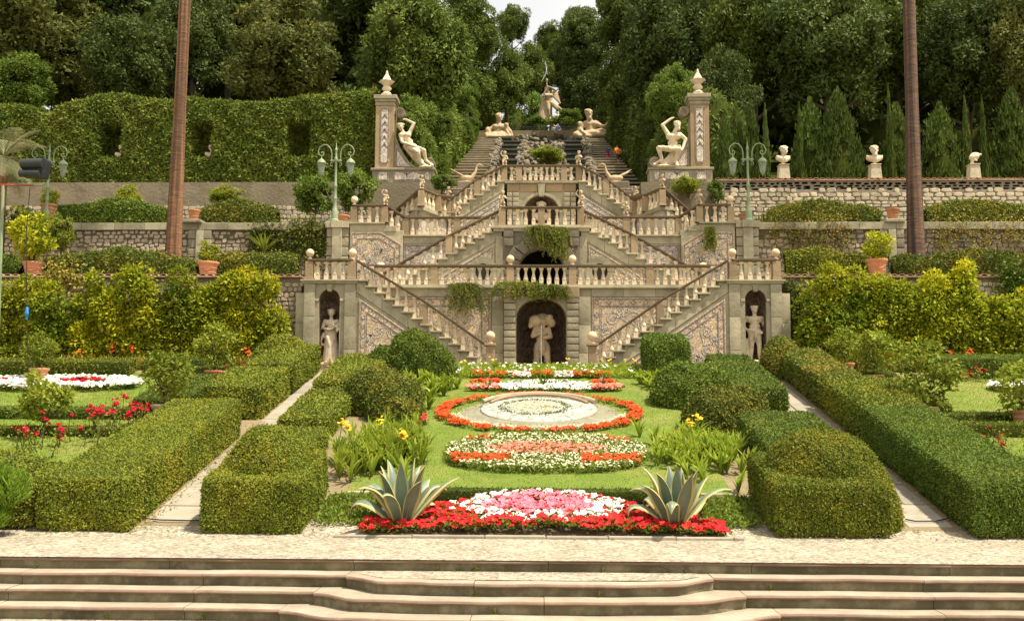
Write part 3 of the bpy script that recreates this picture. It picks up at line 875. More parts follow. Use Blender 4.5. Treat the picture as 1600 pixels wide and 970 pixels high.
def balusters(parent, p, q, H, n=None, sp=0.27, foot=None, pad=0.0):
    """Balusters from p to q; foot(x) gives the step height each stands on."""
    p, q = Vector(p), Vector(q); ln = math.hypot(q.x - p.x, q.y - p.y)
    n = n or max(1, int(round((ln - pad) / sp)) - (0 if pad else 0))
    for i in range(n):
        t = (i + 0.5) / n
        c = p.lerp(q, t)
        z0 = foot(c.x) if foot else c.z
        ht = c.z + H - RAIL_H - z0
        link('baluster', BAL, parent, (c.x, c.y, z0), (0, 0, 0), (1, 1, ht * random.uniform(0.995, 1.0)))

def balustrade(label, pts, H=0.70, posts=(), balls=(), ns=None, group=None, base=True, feet=None, bscale=1.0, bw=0.3, name='balustrade'):
    """pts: floor points along the run; a post stands on each point listed in posts."""
    pts = [Vector(p) for p in pts]
    t = thing(name, label, 'balustrade', pts[0], group)
    for i, (a, b) in enumerate(zip(pts, pts[1:])):
        rail_run(t, a, b, H)
        if base and abs(a.z - b.z) < 0.02:
            MB().beam(a + Vector((0, 0, 0.05)), b + Vector((0, 0, 0.05)), bw, 0.05).build('base_course', 'stone', t)
        d = (b - a).normalized()
        off = 0.13
        aa = a + d * (off if i in posts else 0.02); bb = b - d * (off if (i + 1) in posts else 0.02)
        ft = feet[i] if feet else None
        lift = Vector((0, 0, 0.05 if (base and abs(a.z - b.z) < 0.02) else 0))
        balusters(t, aa + lift, bb + lift, H - lift.z, n=ns[i] if ns else None, foot=ft)
    for i in posts:
        post(t, pts[i], H, ball=(bscale if i in balls else False))
    return t

# ---------------------------------------------------------------- mosaic drawing
def inside(poly, x, z):
    c = False; n = len(poly)
    for i in range(n):
        (xa, za), (xb, zb) = poly[i], poly[(i + 1) % n]
        if (za > z) != (zb > z) and x < (xb - xa) * (z - za) / (zb - za) + xa: c = not c
    return c

def ribbon(mb, pts, w, y, poly=None, th=0.012):
    """Raised strip of tesserae along a line in the wall plane."""
    run = []
    def flush():
        if len(run) > 1:
            n = len(run); L, Rr = [], []
            for i in range(n):
                a, b = run[max(0, i - 1)], run[min(n - 1, i + 1)]
                dx, dz = b[0] - a[0], b[1] - a[1]; l = math.hypot(dx, dz) or 1
                L.append((run[i][0] - dz / l * w / 2, run[i][1] + dx / l * w / 2)); Rr.append((run[i][0] + dz / l * w / 2, run[i][1] - dx / l * w / 2))
            v = [(x, y - th, z) for x, z in L] + [(x, y - th, z) for x, z in Rr] + [(x, y, z) for x, z in L] + [(x, y, z) for x, z in Rr]
            f = []
            for i in range(n - 1):
                f.append((i, i + 1, n + i + 1, n + i)); f.append((i, 2 * n + i, 2 * n + i + 1, i + 1)); f.append((n + i, n + i + 1, 3 * n + i + 1, 3 * n + i))
            mb.add(v, f)
        run.clear()
    for p in pts:
        if poly is None or inside(poly, p[0], p[1]): run.append(p)
        else: flush()
    flush()

def spiral(cx, cz, r, turns=1.6, a0=0.0, sg=1, tail=0.0, n=34):
    pts = []
    for i in range(n + 1):
        t = i / n; a = a0 + sg * t * turns * 2 * math.pi; rr = r * (0.16 + 0.84 * t)
        pts.append((cx + rr * math.cos(a), cz + rr * math.sin(a)))
    if tail:
        (xa, za), (xb, zb) = pts[-2], pts[-1]; l = math.hypot(xb - xa, zb - za)
        dx, dz = (xb - xa) / l, (zb - za) / l
        for i in range(1, 9):
            t = i / 8; pts.append((xb + dx * tail * t - sg * -dz * tail * 0.35 * t * t, zb + dz * tail * t - sg * dx * tail * 0.35 * t * t))
    return pts

def inset_poly(poly, d):
    """Inset a convex polygon by d."""
    n = len(poly); ar = sum(poly[i][0] * poly[(i + 1) % n][1] - poly[(i + 1) % n][0] * poly[i][1] for i in range(n)); s = 1 if ar > 0 else -1
    outp = []
    for i in range(n):
        p0, p1, p2 = poly[i - 1], poly[i], poly[(i + 1) % n]
        def nrm(a, b):
            dx, dz = b[0] - a[0], b[1] - a[1]; l = math.hypot(dx, dz); return (-dz / l * s, dx / l * s)
        n1, n2 = nrm(p0, p1), nrm(p1, p2)
        bx, bz = n1[0] + n2[0], n1[1] + n2[1]; l2 = bx * bx + bz * bz
        k = 2 * d / l2 if l2 > 1e-6 else d
        outp.append((p1[0] + bx * k, p1[1] + bz * k))
    return outp

def dense(poly, step=0.05):
    pts = []
    for i in range(len(poly)):
        a, b = poly[i], poly[(i + 1) % len(poly)]; m = max(1, int(math.hypot(b[0] - a[0], b[1] - a[1]) / step))
        pts += [(a[0] + (b[0] - a[0]) * k / m, a[1] + (b[1] - a[1]) * k / m) for k in range(m)]
    return pts + [poly[0]]

def mosaic_panel(parent, poly, y, motifs, border=0.22, ground='mosaic', th=0.03, lw=0.034, holes=()):
    """Pebble mosaic: a slab, framed bands with lozenges, and scrollwork."""
    pan = MB().prism(poly, y - th, y + 0.02).build('mosaic_panel', ground, parent)
    W, D = MB(), MB(); yf = y - th
    b0 = inset_poly(poly, 0.035); b1 = inset_poly(poly, 0.035 + border)
    for pl in (b0, b1):
        ribbon(W, dense(pl), 0.035, yf, th=0.010)
        ribbon(D, dense(inset_poly(pl, 0.035)), 0.02, yf, th=0.010); ribbon(D, dense(inset_poly(pl, -0.0)), 0.012, yf, th=0.014)
    # lozenges and rings in the band
    mid = dense(inset_poly(poly, 0.035 + border / 2 + 0.012), 0.05)
    k = 0; acc = 0
    for i in range(1, len(mid)):
        acc += math.hypot(mid[i][0] - mid[i - 1][0], mid[i][1] - mid[i - 1][1])
        if acc > border * 1.55:
            acc = 0; k += 1; c = mid[i]; r = border * 0.27
            if k % 2: pts = [(c[0] + r * math.cos(a), c[1] + r * math.sin(a)) for a in np.linspace(0, 2 * math.pi, 13)]
            else: pts = [(c[0] + r * 1.25 * math.cos(a), c[1] + r * 1.25 * math.sin(a)) for a in np.linspace(0, 2 * math.pi, 5)]
            ribbon(D, pts, 0.018, yf, th=0.010); ribbon(W, [(c[0] + (p[0] - c[0]) * .6, c[1] + (p[1] - c[1]) * .6) for p in pts], 0.02, yf, th=0.010)
    clip = inset_poly(poly, 0.035 + border + 0.04)
    for mo in motifs:
        ribbon(W, mo, lw, yf, clip, th=0.010)
        ribbon(D, mo, lw * 1.6, yf, clip, th=0.005)
    if W.v: W.build('white_tesserae', 'tess_white', pan, fix=False)
    if D.v: D.build('dark_tesserae', 'tess_dark', pan, fix=False)
    return pan

def scrolls(x0, x1, z0, z1, r, seed=0):
    """Paired C-scrolls filling a field."""
    rnd = random.Random(seed); out = []
    r *= 0.72
    nxs = max(1, int((x1 - x0) / (r * 2.15))); nzs = max(1, int((z1 - z0) / (r * 2.15)))
    for i in range(nxs):
        for j in range(nzs):
            cx = x0 + (x1 - x0) * (i + 0.5) / nxs; cz = z0 + (z1 - z0) * (j + 0.5) / nzs
            sg = 1 if (i + j) % 2 else -1
            out.append(spiral(cx, cz, r * rnd.uniform(0.8, 1.0), 1.7, rnd.uniform(0, 6.28), sg, r * 1.6))
            out.append(spiral(cx + sg * r * 0.95, cz - r * 0.85, r * 0.5, 1.5, rnd.uniform(0, 6.28), -sg, r * 0.7))
            out.append(spiral(cx - sg * r * 0.9, cz + r * 0.95, r * 0.36, 1.2, rnd.uniform(0, 6.28), sg, r * 0.6))
    return out

def blocks(parent, x0, x1, y0, y1, z0, z1, n, m='rustic', name='block', jit=0.0, bev=0.03, gap=0.012):
    """Column of pillowed rusticated blocks, each its own piece."""
    h = (z1 - z0) / n
    me = None
    for i in range(n):
        za, zb = z0 + h * i + gap, z0 + h * (i + 1) - gap
        if me is None:
            w, d = abs(x1 - x0), abs(y1 - y0)
            me = MB().box(-w / 2, w / 2, 0, d, -(zb - za) / 2, (zb - za) / 2).mesh(name, m, bevel=bev, segs=2, smooth=True)
        link(name, me, parent, ((x0 + x1) / 2 + random.uniform(-jit, jit), min(y0, y1) + random.uniform(-jit, jit), (za + zb) / 2))
# ================================================================== THE GRAND STAIR
SIDE = {-1: 'left', 1: 'right'}
YA, YB, YC, YD, YE = 32.0, 33.6, 36.0, 37.6, 41.0
BX0, BX1 = 5.85, 7.52

# ---- niche bays that end the lowest flights
for s in (-1, 1):
    sd_ = SIDE[s]
    t = thing('niche_bay', f'{sd_} stone bay with a round-headed statue niche at the end of the lowest flight', 'wall', (s * 6.68, YA, ZB), 'niche bays')
    xa, xb = sorted((s * BX0, s * BX1)); cx = s * 6.70
    arch_wall('wall', 'stone', t, xa, xb, ZB - 0.4, T1 - 0.12, cx, 0.33, T1 - 0.62, YA, 0.14, zsill=ZB + 0.15)
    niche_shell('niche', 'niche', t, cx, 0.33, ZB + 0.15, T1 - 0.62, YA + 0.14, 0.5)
    MB().box(xa, cx - 0.45, YA + 0.14, 33.9, ZB - .4, T1 - .125).box(cx + 0.45, xb, YA + 0.14, 33.9, ZB - .4, T1 - .125).box(cx - 0.45, cx + 0.45, YA + 0.72, 33.9, ZB - .4, T1 - .125).build('core', 'stone', t)
    # pilasters in big greenish blocks
    for (p0, p1, nb) in ((xa + 0.02, xa + 0.36, 3), (xb - 0.36, xb - 0.02, 3)):
        blocks(t, p0, p1, YA - 0.06, YA + 0.02, ZB - 0.3, T1 - 0.13, nb, 'stone', 'pilaster_block', bev=0.012, gap=0.004)
    # outer flat strip
    ox = s * (BX1 + 0.14)
    blocks(t, ox - 0.135, ox + 0.135, YA + 0.1, YA + 0.5, ZB - 0.3, T1 - 0.4, 3, 'stone', 'pilaster_block', bev=0.012, gap=0.004)
    MB().prism([(cx - 0.1, T1 - 0.14), (cx - 0.065, T1 - 0.37), (cx + 0.065, T1 - 0.37), (cx + 0.1, T1 - 0.14)], YA - 0.05, YA + 0.1).build('keystone', 'stone', t, bevel=0.01)
    for q in (-1, 1):
        MB().box(cx + q * 0.33, cx + q * 0.46, YA - 0.035, YA + 0.1, T1 - 0.68, T1 - 0.6).build('impost', 'stone', t, bevel=0.008)
    MB().box(xa - 0.10, xb + 0.10, YA - 0.13, 33.5, T1 - 0.05, T1).box(xa - 0.05, xb + 0.05, YA - 0.075, 33.5, T1 - 0.12, T1 - 0.05).build('cornice', 'stone', t, bevel=0.006)
    # its balustrade
    balustrade(f'short balustrade with two ball finials on top of the {sd_} niche bay', [(s * 7.36, YA + 0.02, T1), (s * 6.0, YA + 0.02, T1)], 0.66, posts=(0, 1), balls=(0, 1), ns=[4], group='niche bay balustrades', base=False)
    balustrade(f'return balustrade at the outer edge of the {sd_} niche bay', [(s * 7.36, YA + 0.2, T1), (s * 7.36, YA + 1.3, T1)], 0.66, ns=[3], group='niche bay returns', base=False)

# ---- generic straight flight climbing in x
def stair_flight(label, x_bot, z_bot, x_top, z_top, y0, y1, n, zfoot, seed, ground='mosaic', band=0.34, motif_r=0.32, window=None, panel=True, group=None):
    t = thing('stair_flight', label, 'stairs', ((x_bot + x_top) / 2, y0, z_bot), group)
    s = 1 if x_top > x_bot else -1
    run = abs(x_top - x_bot) / n; rise = (z_top - z_bot) / n
    for i in range(n):
        xa = x_bot + s * run * i; xb = x_bot + s * run * (i + 1)
        z = z_bot + rise * (i + 1)
        MB().box(xa - s * 0.075, xb + s * 0.02, y0 - 0.10, y1, z - 0.055, z).build('step', 'stone', t, bevel=0.008)
        MB().box(xa, xb, y0 - 0.004 * (i % 2), y1 - 0.01, z - rise - 0.12, z - 0.056).build('step_block', 'stone', t)
    sl = (z_top - z_bot) / abs(x_top - x_bot)
    # stone string under the steps
    nb = 5
    for k in range(nb):
        u0, u1 = k / nb, (k + 1) / nb
        xa, xb = x_bot + (x_top - x_bot) * u0, x_bot + (x_top - x_bot) * u1
        za, zb = z_bot + (z_top - z_bot) * u0 - 0.05, z_bot + (z_top - z_bot) * u1 - 0.05
        g = 0.004 * s
        MB().prism([(xa + g, za - band), (xb - g, zb - band), (xb - g, zb + 0.0), (xa + g, za + 0.0)], y0 - 0.02 - 0.003 * (k % 2), y1 - 0.02).build('string_block', 'stone', t, bevel=0.006)
    # wall triangle below
    tri = [(x_bot, zfoot), (x_top, zfoot), (x_top, z_top - 0.06 - band), (x_bot, max(zfoot + 0.02, z_bot - 0.06 - band))]
    if z_bot - 0.06 - band < zfoot:
        xz = x_bot + s * (zfoot + 0.06 + band - z_bot) / sl
        tri = [(xz, zfoot), (x_top, zfoot), (x_top, z_top - 0.06 - band)]
    MB().prism(tri, y0, y1 - 0.03).build('wall', 'stone', t)
    if panel:
        pt = [(xz + s * 0.5, zfoot + 0.12), (x_top - s * 0.28, zfoot + 0.12), (x_top - s * 0.28, z_top - 0.06 - band - 0.28 * sl - 0.08)] if len(tri) == 3 else inset_poly(tri, 0.1)
        xs = [p[0] for p in pt]; zs = [p[1] for p in pt]
        mosaic_panel(t, pt, y0, scrolls(min(xs) + 0.3, max(xs) - 0.3, min(zs) + 0.2, max(zs) - 0.2, motif_r, seed), border=0.18, ground=ground)
    if window:
        wx, wz, r = window
        ring = MB()
        pts = [(wx + r * 1.0 * math.cos(a), wz + r * 1.05 * math.sin(a)) for a in np.linspace(0, 2 * math.pi, 25)]
        ribbon(ring, pts, r * 0.62, y0 - 0.03, th=0.07)
        ring.build('window_surround', 'stone', t, fix=False)
        disc = [(wx + r * 0.74 * math.cos(a), wz + r * 0.80 * math.sin(a)) for a in np.linspace(0, 2 * math.pi, 24, endpoint=False)]
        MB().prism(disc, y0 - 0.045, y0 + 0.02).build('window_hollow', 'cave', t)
        g = MB()
        for k in range(-2, 3):
            hx = r * 0.72 * math.sqrt(max(0, 1 - (k / 2.6) ** 2))
            g.tube([(wx + k * r * 0.27, y0 - 0.06, wz - hx), (wx + k * r * 0.27, y0 - 0.06, wz + hx)], 0.008, 5)
            g.tube([(wx - hx, y0 - 0.06, wz + k * r * 0.27), (wx + hx, y0 - 0.06, wz + k * r * 0.27)], 0.008, 5)
        g.build('window_grille', 'iron', t)
    def foot(x):
        i = min(n - 1, max(0, int((x - x_bot) * s / run)))
        return z_bot + rise * (i + 1)
    return t, foot, sl

# ---- lowest pair of flights
for s in (-1, 1):
    sd_ = SIDE[s]
    xt, xb_ = s * BX0, s * 1.72
    zb_ = ZB + 0.12
    t, foot, sl = stair_flight(f'lowest {sd_} stone flight descending towards the central grotto, mosaic on its side', xb_, zb_, xt, T1, YA, YB - 0.02, 14, ZB - 0.3, 11 + s, group='lowest stair flights')
    xm = s * 3.72
    zl = lambda x: zb_ + 0.17 + (T1 - zb_) * (abs(x) - 1.72) / (BX0 - 1.72)
    pb, pm, pt = (s * 1.66, YA + 0.06, zl(1.60)), (xm, YA + 0.06, zl(xm)), (s * 5.86, YA + 0.06, T1)
    b = thing('balustrade', f'sloping balustrade with brown handrail on the lowest {sd_} flight', 'balustrade', (xm, YA, T1), 'lowest flight balustrades')
    rail_run(b, pb, pm, 0.66); rail_run(b, pm, pt, 0.66)
    balusters(b, (s * 1.82, YA + 0.06, zl(1.82)), (xm - s * 0.13, YA + 0.06, zl(abs(xm) - 0.13)), 0.66, n=7, foot=foot)
    balusters(b, (xm + s * 0.13, YA + 0.06, zl(abs(xm) + 0.13)), (s * 5.82, YA + 0.06, zl(5.82)), 0.66, n=7, foot=foot)
    link('post', MB().box(-0.12, 0.12, -0.12, 0.12, 0, 0.64).mesh('post', 'post', bevel=0.006), b, (xm, YA + 0.06, foot(xm)))
    # newel at the foot
    nz = zb_ - 0.06
    me = MB().box(-0.2, 0.2, -0.2, 0.2, -0.06, 0.04).box(-0.13, 0.13, -0.13, 0.13, 0.04, 0.80).box(-0.18, 0.18, -0.18, 0.18, 0.80, 0.87).mesh('newel', 'post', bevel=0.01)
    nw = link('newel', me, b, (s * 1.6, YA + 0.06, nz))
    link('ball_finial', BALL, nw, (s * 1.6, YA + 0.06, nz + 0.87), (0, 0, 0), (1, 1, 1))

# ---- wall behind the lowest flights, with the central grotto
gw_ = thing('grotto_wall', 'mosaic wall with the central arched grotto behind the lowest flights', 'wall', (0, YB, ZB))
GX = 0.82
zs_g = Z_(846, 500, YB - 0.25)
arch_wall('wall', 'stone', gw_, -1.20, 1.20, ZB - 0.3, T1 - 0.06, 0.0, GX, T1 - 1.05, YB - 0.22, 0.5, rise=0.66)
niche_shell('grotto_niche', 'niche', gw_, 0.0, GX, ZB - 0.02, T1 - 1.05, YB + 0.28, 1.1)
MB().box(-5.95, -1.2, YB, YB + 0.4, ZB - 0.3, T1 - 0.06).box(1.2, 5.95, YB, YB + 0.4, ZB - 0.3, T1 - 0.06).build('wall', 'stone', gw_)
for s in (-1, 1):
    blocks(gw_, s * 0.84, s * 1.22, YB - 0.36, YB - 0.1, ZB - 0.1, T1 - 0.36, 12, 'rustic', 'rusticated_block', bev=0.035)
    blocks(gw_, s * 1.24, s * 1.62, YB - 0.12, YB + 0.1, ZB - 0.2, T1 - 0.35, 3, 'stone', 'pilaster_block', bev=0.01, gap=0.004)
    link('cap_block', MB().box(-0.21, 0.21, -0.2, 0.2, 0, 0.36).mesh('cap_block', 'post', bevel=0.012), gw_, (s * 1.03, YB - 0.2, T1 - 0.4))
    xa, xb_ = sorted((s * 1.66, s * 5.85))
    for k in range(4):
        u0, u1 = xa + (xb_ - xa) * k / 4, xa + (xb_ - xa) * (k + 1) / 4
        MB().box(u0 + 0.003, u1 - 0.003, YB - 0.055, YB + 0.05, T1 - 0.34, T1 - 0.065).build('string_block', 'stone', gw_, bevel=0.006)
    poly = [(xa, ZB - 0.1), (xb_, ZB - 0.1), (xb_, T1 - 0.36), (xa, T1 - 0.36)]
    mo = scrolls(xa + 0.35, xb_ - 0.35, ZB + 0.3, T1 - 0.75, 0.38, 5 + s)
    mosaic_panel(gw_, poly, YB, mo, border=0.24)
    # voussoirs over the grotto head
    for k in range(5):
        x0, x1 = -0.84 + 1.68 * k / 5, -0.84 + 1.68 * (k + 1) / 5
    MB().box(-5.9, 5.9, YB - 0.16, YB + 0.3, T1 - 0.065, T1 + 0.0).build('cornice', 'stone', gw_, bevel=0.006) if s == 1 else None
for k in range(6):
    x0, x1 = -0.8 + 1.6 * k / 6, -0.8 + 1.6 * (k + 1) / 6
    sk = 0.10
    MB().prism([(x0 * (1 - sk) + 0.006, T1 - 0.36), (x1 * (1 - sk) - 0.006, T1 - 0.36), (x1 - 0.006, T1 - 0.07), (x0 + 0.006, T1 - 0.07)], YB - 0.26, YB - 0.1).build('voussoir', 'stone_dark', gw_, bevel=0.012)
MB().box(-1.75, 1.75, YB - 0.75, YB - 0.05, ZB - 0.2, ZB + 0.03).build('threshold', 'stone', gw_, bevel=0.01)

# ---- first terrace floor and balustrade
struct('terrace_floor', MB().box(-7.5, 7.5, YB + 0.3, YC + 0.5, T1 - 0.2, T1 - 0.005), 'stone')
xs_ = [-5.78, -3.55, -1.03, 1.03, 3.57, 5.78]
balustrade('long level balustrade of the first terrace above the grotto arch', [(x, YB + 0.03, T1) for x in xs_], 0.72, posts=(1, 2, 3, 4), balls=(2, 3), ns=[8, 9, 7, 9, 8])

# ---- second pair of flights, climbing to the centre
for s in (-1, 1):
    sd_ = SIDE[s]
    xb2, xt2 = s * 5.62, s * 1.40
    wx = X_(754 if s < 0 else 939, 424, YC); wz = Z_(846, 425, YC)
    t, foot, sl = stair_flight(f'second {sd_} flight climbing to the middle landing, with an oval grilled window in its side', xb2, T1, xt2, T2, YC, YD - 0.02, 13, T1 - 0.05, 21 + s, window=(s * 2.07, wz, 0.40), motif_r=0.24, group='second stair flights')
    xm = s * 3.30
    zl = lambda x: T1 + 0.17 + (T2 - T1) * (5.62 - abs(x)) / (5.62 - 1.40)
    b = thing('balustrade', f'sloping balustrade with brown handrail on the second {sd_} flight', 'balustrade', (xm, YC, T1), 'second flight balustrades')
    rail_run(b, (s * 5.7, YC + 0.06, zl(5.7)), (xm, YC + 0.06, zl(xm)), 0.66); rail_run(b, (xm, YC + 0.06, zl(xm)), (s * 1.37, YC + 0.06, T2 + 0.04), 0.66)
    balusters(b, (s * 5.5, YC + 0.06, zl(5.5)), (xm + s * 0.13, YC + 0.06, zl(abs(xm) + 0.13)), 0.66, n=7, foot=foot)
    balusters(b, (xm - s * 0.13, YC + 0.06, zl(abs(xm) - 0.13)), (s * 1.48, YC + 0.06, zl(1.48)), 0.66, n=7, foot=foot)
    link('post', MB().box(-0.12, 0.12, -0.12, 0.12, 0, 0.62).mesh('post', 'post', bevel=0.006), b, (xm, YC + 0.06, foot(xm)))
    nw = link('newel', MB().box(-0.13, 0.13, -0.13, 0.13, 0, 0.8).mesh('newel', 'post', bevel=0.01), b, (s * 5.72, YC + 0.06, T1))
    link('ball_finial', BALL, nw, (s * 5.72, YC + 0.06, T1 + 0.8))

# ---- middle block with the dark rusticated arch
mb_ = thing('arched_block', 'middle block with a dark arch framed by heavy rusticated stones', 'wall', (0, YC, T1))
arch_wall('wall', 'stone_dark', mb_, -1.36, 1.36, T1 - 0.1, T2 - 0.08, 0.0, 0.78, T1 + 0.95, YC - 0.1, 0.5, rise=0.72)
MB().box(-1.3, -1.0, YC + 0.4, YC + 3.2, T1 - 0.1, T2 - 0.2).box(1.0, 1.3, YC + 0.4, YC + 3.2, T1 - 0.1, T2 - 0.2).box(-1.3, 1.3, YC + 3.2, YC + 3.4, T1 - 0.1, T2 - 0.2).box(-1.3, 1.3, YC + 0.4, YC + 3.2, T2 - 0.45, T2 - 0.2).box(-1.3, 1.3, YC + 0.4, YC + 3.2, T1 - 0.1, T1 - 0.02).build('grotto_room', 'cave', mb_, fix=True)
for k in range(9):   # voussoirs
    a0, a1 = math.pi * k / 9 + 0.02, math.pi * (k + 1) / 9 - 0.02
    zc = T1 + 0.95
    def pt(a, r0): return (-math.cos(a) * 0.80 * r0, zc + math.sin(a) * 0.74 * r0)
    ro = 1.55 if k in (2, 6) else (1.62 if k % 2 else 1.5)
    p = [pt(a0, 1.0), pt((a0 + a1) / 2, 1.0), pt(a1, 1.0), pt(a1, ro), pt(a0, ro)]
    p = [(max(-1.30, min(1.30, x)), min(T2 - 0.13, z)) for x, z in p]
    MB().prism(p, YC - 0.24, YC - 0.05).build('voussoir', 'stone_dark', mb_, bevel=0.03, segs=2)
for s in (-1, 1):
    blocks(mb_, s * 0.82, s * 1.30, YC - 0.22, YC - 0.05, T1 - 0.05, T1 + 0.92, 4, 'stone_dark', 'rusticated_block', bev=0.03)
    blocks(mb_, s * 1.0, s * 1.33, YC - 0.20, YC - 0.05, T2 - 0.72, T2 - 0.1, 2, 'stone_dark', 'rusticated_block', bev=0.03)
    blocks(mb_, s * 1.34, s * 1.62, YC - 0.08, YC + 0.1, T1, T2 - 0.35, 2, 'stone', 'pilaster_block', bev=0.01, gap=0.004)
MB().box(-1.75, 1.75, YC - 0.22, YC + 0.4, T2 - 0.075, T2).box(-1.7, 1.7, YC - 0.16, YC + 0.4, T2 - 0.17, T2 - 0.075).build('cornice', 'stone', mb_, bevel=0.008)
struct('landing_floor', MB().box(-1.6, 1.6, YC + 0.3, YD + 0.6, T2 - 0.15, T2 - 0.004).box(-5.3, 5.3, YD + 0.16, YE, T2 - 0.16, T2 - 0.008), 'stone')
balustrade('short level balustrade of the middle landing above the dark arch', [(-1.40, YC - 0.02, T2), (0, YC - 0.02, T2), (1.40, YC - 0.02, T2)], 0.72, posts=(0, 1, 2), ns=[4, 4])

# ---- corridor wall behind, and the outer mosaic bays
for s in (-1, 1):
    sd_ = SIDE[s]
    t = thing('mosaic_wall', f'{sd_} mosaic wall with a leafy tree motif below the upper balustrade', 'wall', (s * 5.3, YD, T1), 'upper mosaic walls')
    xi, xc, xo = s * 1.3, s * 5.15, s * 7.12
    MB().box(xi, xc, YD, YD + 0.3, T1 - 0.1, T2 - 0.06).build('wall', 'stone', t)
    a, b_ = sorted((s * 1.66, xc - s * 0.02))
    mosaic_panel(t, [(a, T1), (b_, T1), (b_, T2 - 0.34), (a, T2 - 0.34)], YD, scrolls(a + .3, b_ - .3, T1 + .3, T2 - .8, 0.32, 31 + s), ground='mosaic_grey', border=0.2)
    MB().box(xi, xc, YD - 0.05, YD + 0.2, T2 - 0.33, T2 - 0.065).build('string_course', 'stone', t, bevel=0.006)
    MB().box(xi, xc + s * 0.1, YD - 0.14, YD + 0.3, T2 - 0.06, T2).build('cornice', 'stone', t, bevel=0.006)
    # outer bay: top steps down from the garden terrace to the corridor
    yo = YD - 0.25
    prof = [(xc - s * 0.0, T1 - 0.1), (xo, T1 - 0.1), (xo, T2G - 0.06), (s * 5.85, T2G - 0.06), (xc, T2 - 0.07)]
    MB().prism(prof, yo, YD + 0.5).build('wall', 'stone', t)
    MB().prism([(xo + s * 0.05, T2G - 0.055), (s * 5.80, T2G - 0.055), (s * 5.80, T2G), (xo + s * 0.05, T2G)], yo - 0.1, YD + 0.3).build('cornice', 'stone', t, bevel=0.006)
    ins = [(xc + s * 0.03, T1), (xo - s * 0.03, T1), (xo - s * 0.03, T2G - 0.36), (s * 5.95, T2G - 0.36), (xc + s * 0.03, T2 - 0.40)]
    cxm = s * 6.15; zbase = T1 + 0.35
    mo = []
    for k, an in enumerate((90, 68, 112, 45, 135, 25, 155)):
        an = R(an); L = (1.5, 1.35, 1.35, 1.15, 1.15, 0.9, 0.9)[k]; sgn = -1 if an < math.pi / 2 else 1
        pts = []
        for i in range(24):
            u = i / 23; aa = an - sgn * 0.9 * u * u * (0 if k == 0 else 1)
            pts.append((cxm + L * u * math.cos(an) * (1 + 0.25 * u) * 0.62, zbase + L * u * math.sin(an) * (1 - 0.12 * u * (k > 2))))
        mo.append(pts)
        e = pts[-1]
        mo.append(spiral(e[0] + math.cos(an) * 0.1, e[1] - 0.08, 0.17, 1.3, an + math.pi / 2, sgn))
        m_ = pts[13]
        mo.append(spiral(m_[0] - sgn * 0.1, m_[1] + 0.03, 0.11, 1.2, an, -sgn))
    xs2 = sorted((xc, xo)); mo += scrolls(xs2[0] + 0.35, xs2[1] - 0.35, T1 + 0.3, T2G - 0.7, 0.24, 71 + s)
    mosaic_panel(t, ins, yo, mo, border=0.2, ground='mosaic', lw=0.028)
    # balustrade: level outside, down three steps, level along the corridor
    zz = T2
    pts = [(s * 6.98, yo + 0.06, T2G), (s * 5.83, yo + 0.06, T2G)]
    balustrade(f'short {sd_} balustrade with ball finial above the leafy mosaic', pts, 0.68, posts=(0, 1), balls=(0,), ns=[3], group='outer upper balustrades', base=False)
    b = thing('balustrade', f'{sd_} corridor balustrade of the middle level that dips by two steps', 'balustrade', (s * 5.1, YD, T2), 'corridor balustrades')
    rail_run(b, (s * 5.83, yo + 0.06, T2G), (s * 5.10, YD + 0.03, T2), 0.70)
    balusters(b, (s * 5.70, yo + 0.08, T2G - 0.05), (s * 5.22, YD, T2 + 0.05), 0.68, n=2, foot=lambda x: T2 + 0.15 if abs(x) < 5.4 else T2 + 0.3)
    MB().box(s * 5.40, s * 5.86, yo - 0.03, YD + 0.4, T2 + 0.1, T2 + 0.3).box(s * 5.12, s * 5.42, yo + 0.07, YD + 0.4, T2 - 0.05, T2 + 0.15).build('steps', 'stone', b, bevel=0.008)
    post(b, (s * 5.08, YD + 0.03, T2), 0.70)
    rail_run(b, (s * 5.08, YD + 0.03, T2), (s * 1.5, YD + 0.03, T2), 0.70)
    post(b, (s * 3.15, YD + 0.03, T2), 0.70)
    balusters(b, (s * 4.95, YD + 0.03, T2), (s * 3.28, YD + 0.03, T2), 0.70, n=6)
    balusters(b, (s * 3.02, YD + 0.03, T2), (s * 1.6, YD + 0.03, T2), 0.70, n=5)
    # lamp pier with rusticated blocks
    p = thing('lamp_pier', f'{sd_} pier of rusticated stone blocks carrying the lamp post', 'pier', (s * 7.58, YD, T1), 'lamp piers')
    blocks(p, s * 7.16, s * 7.98, YD - 0.28, YD + 0.2, T1 - 0.1, T2G - 0.2, 8, 'rustic', 'rusticated_block', bev=0.03)
    MB().box(s * 7.40, s * 7.76, YD - 0.36, YD - 0.25, T1 - 0.1, T2G - 0.2).build('strip', 'stone', p, bevel=0.01)
    MB().box(s * 7.14, s * 8.02, YD - 0.36, YD + 0.3, T2G - 0.2, T2G + 0.04).box(s * 7.36, s * 7.80, YD - 0.42, YD + 0.3, T2G - 0.205, T2G + 0.05).build('coping', 'stone', p, bevel=0.01)

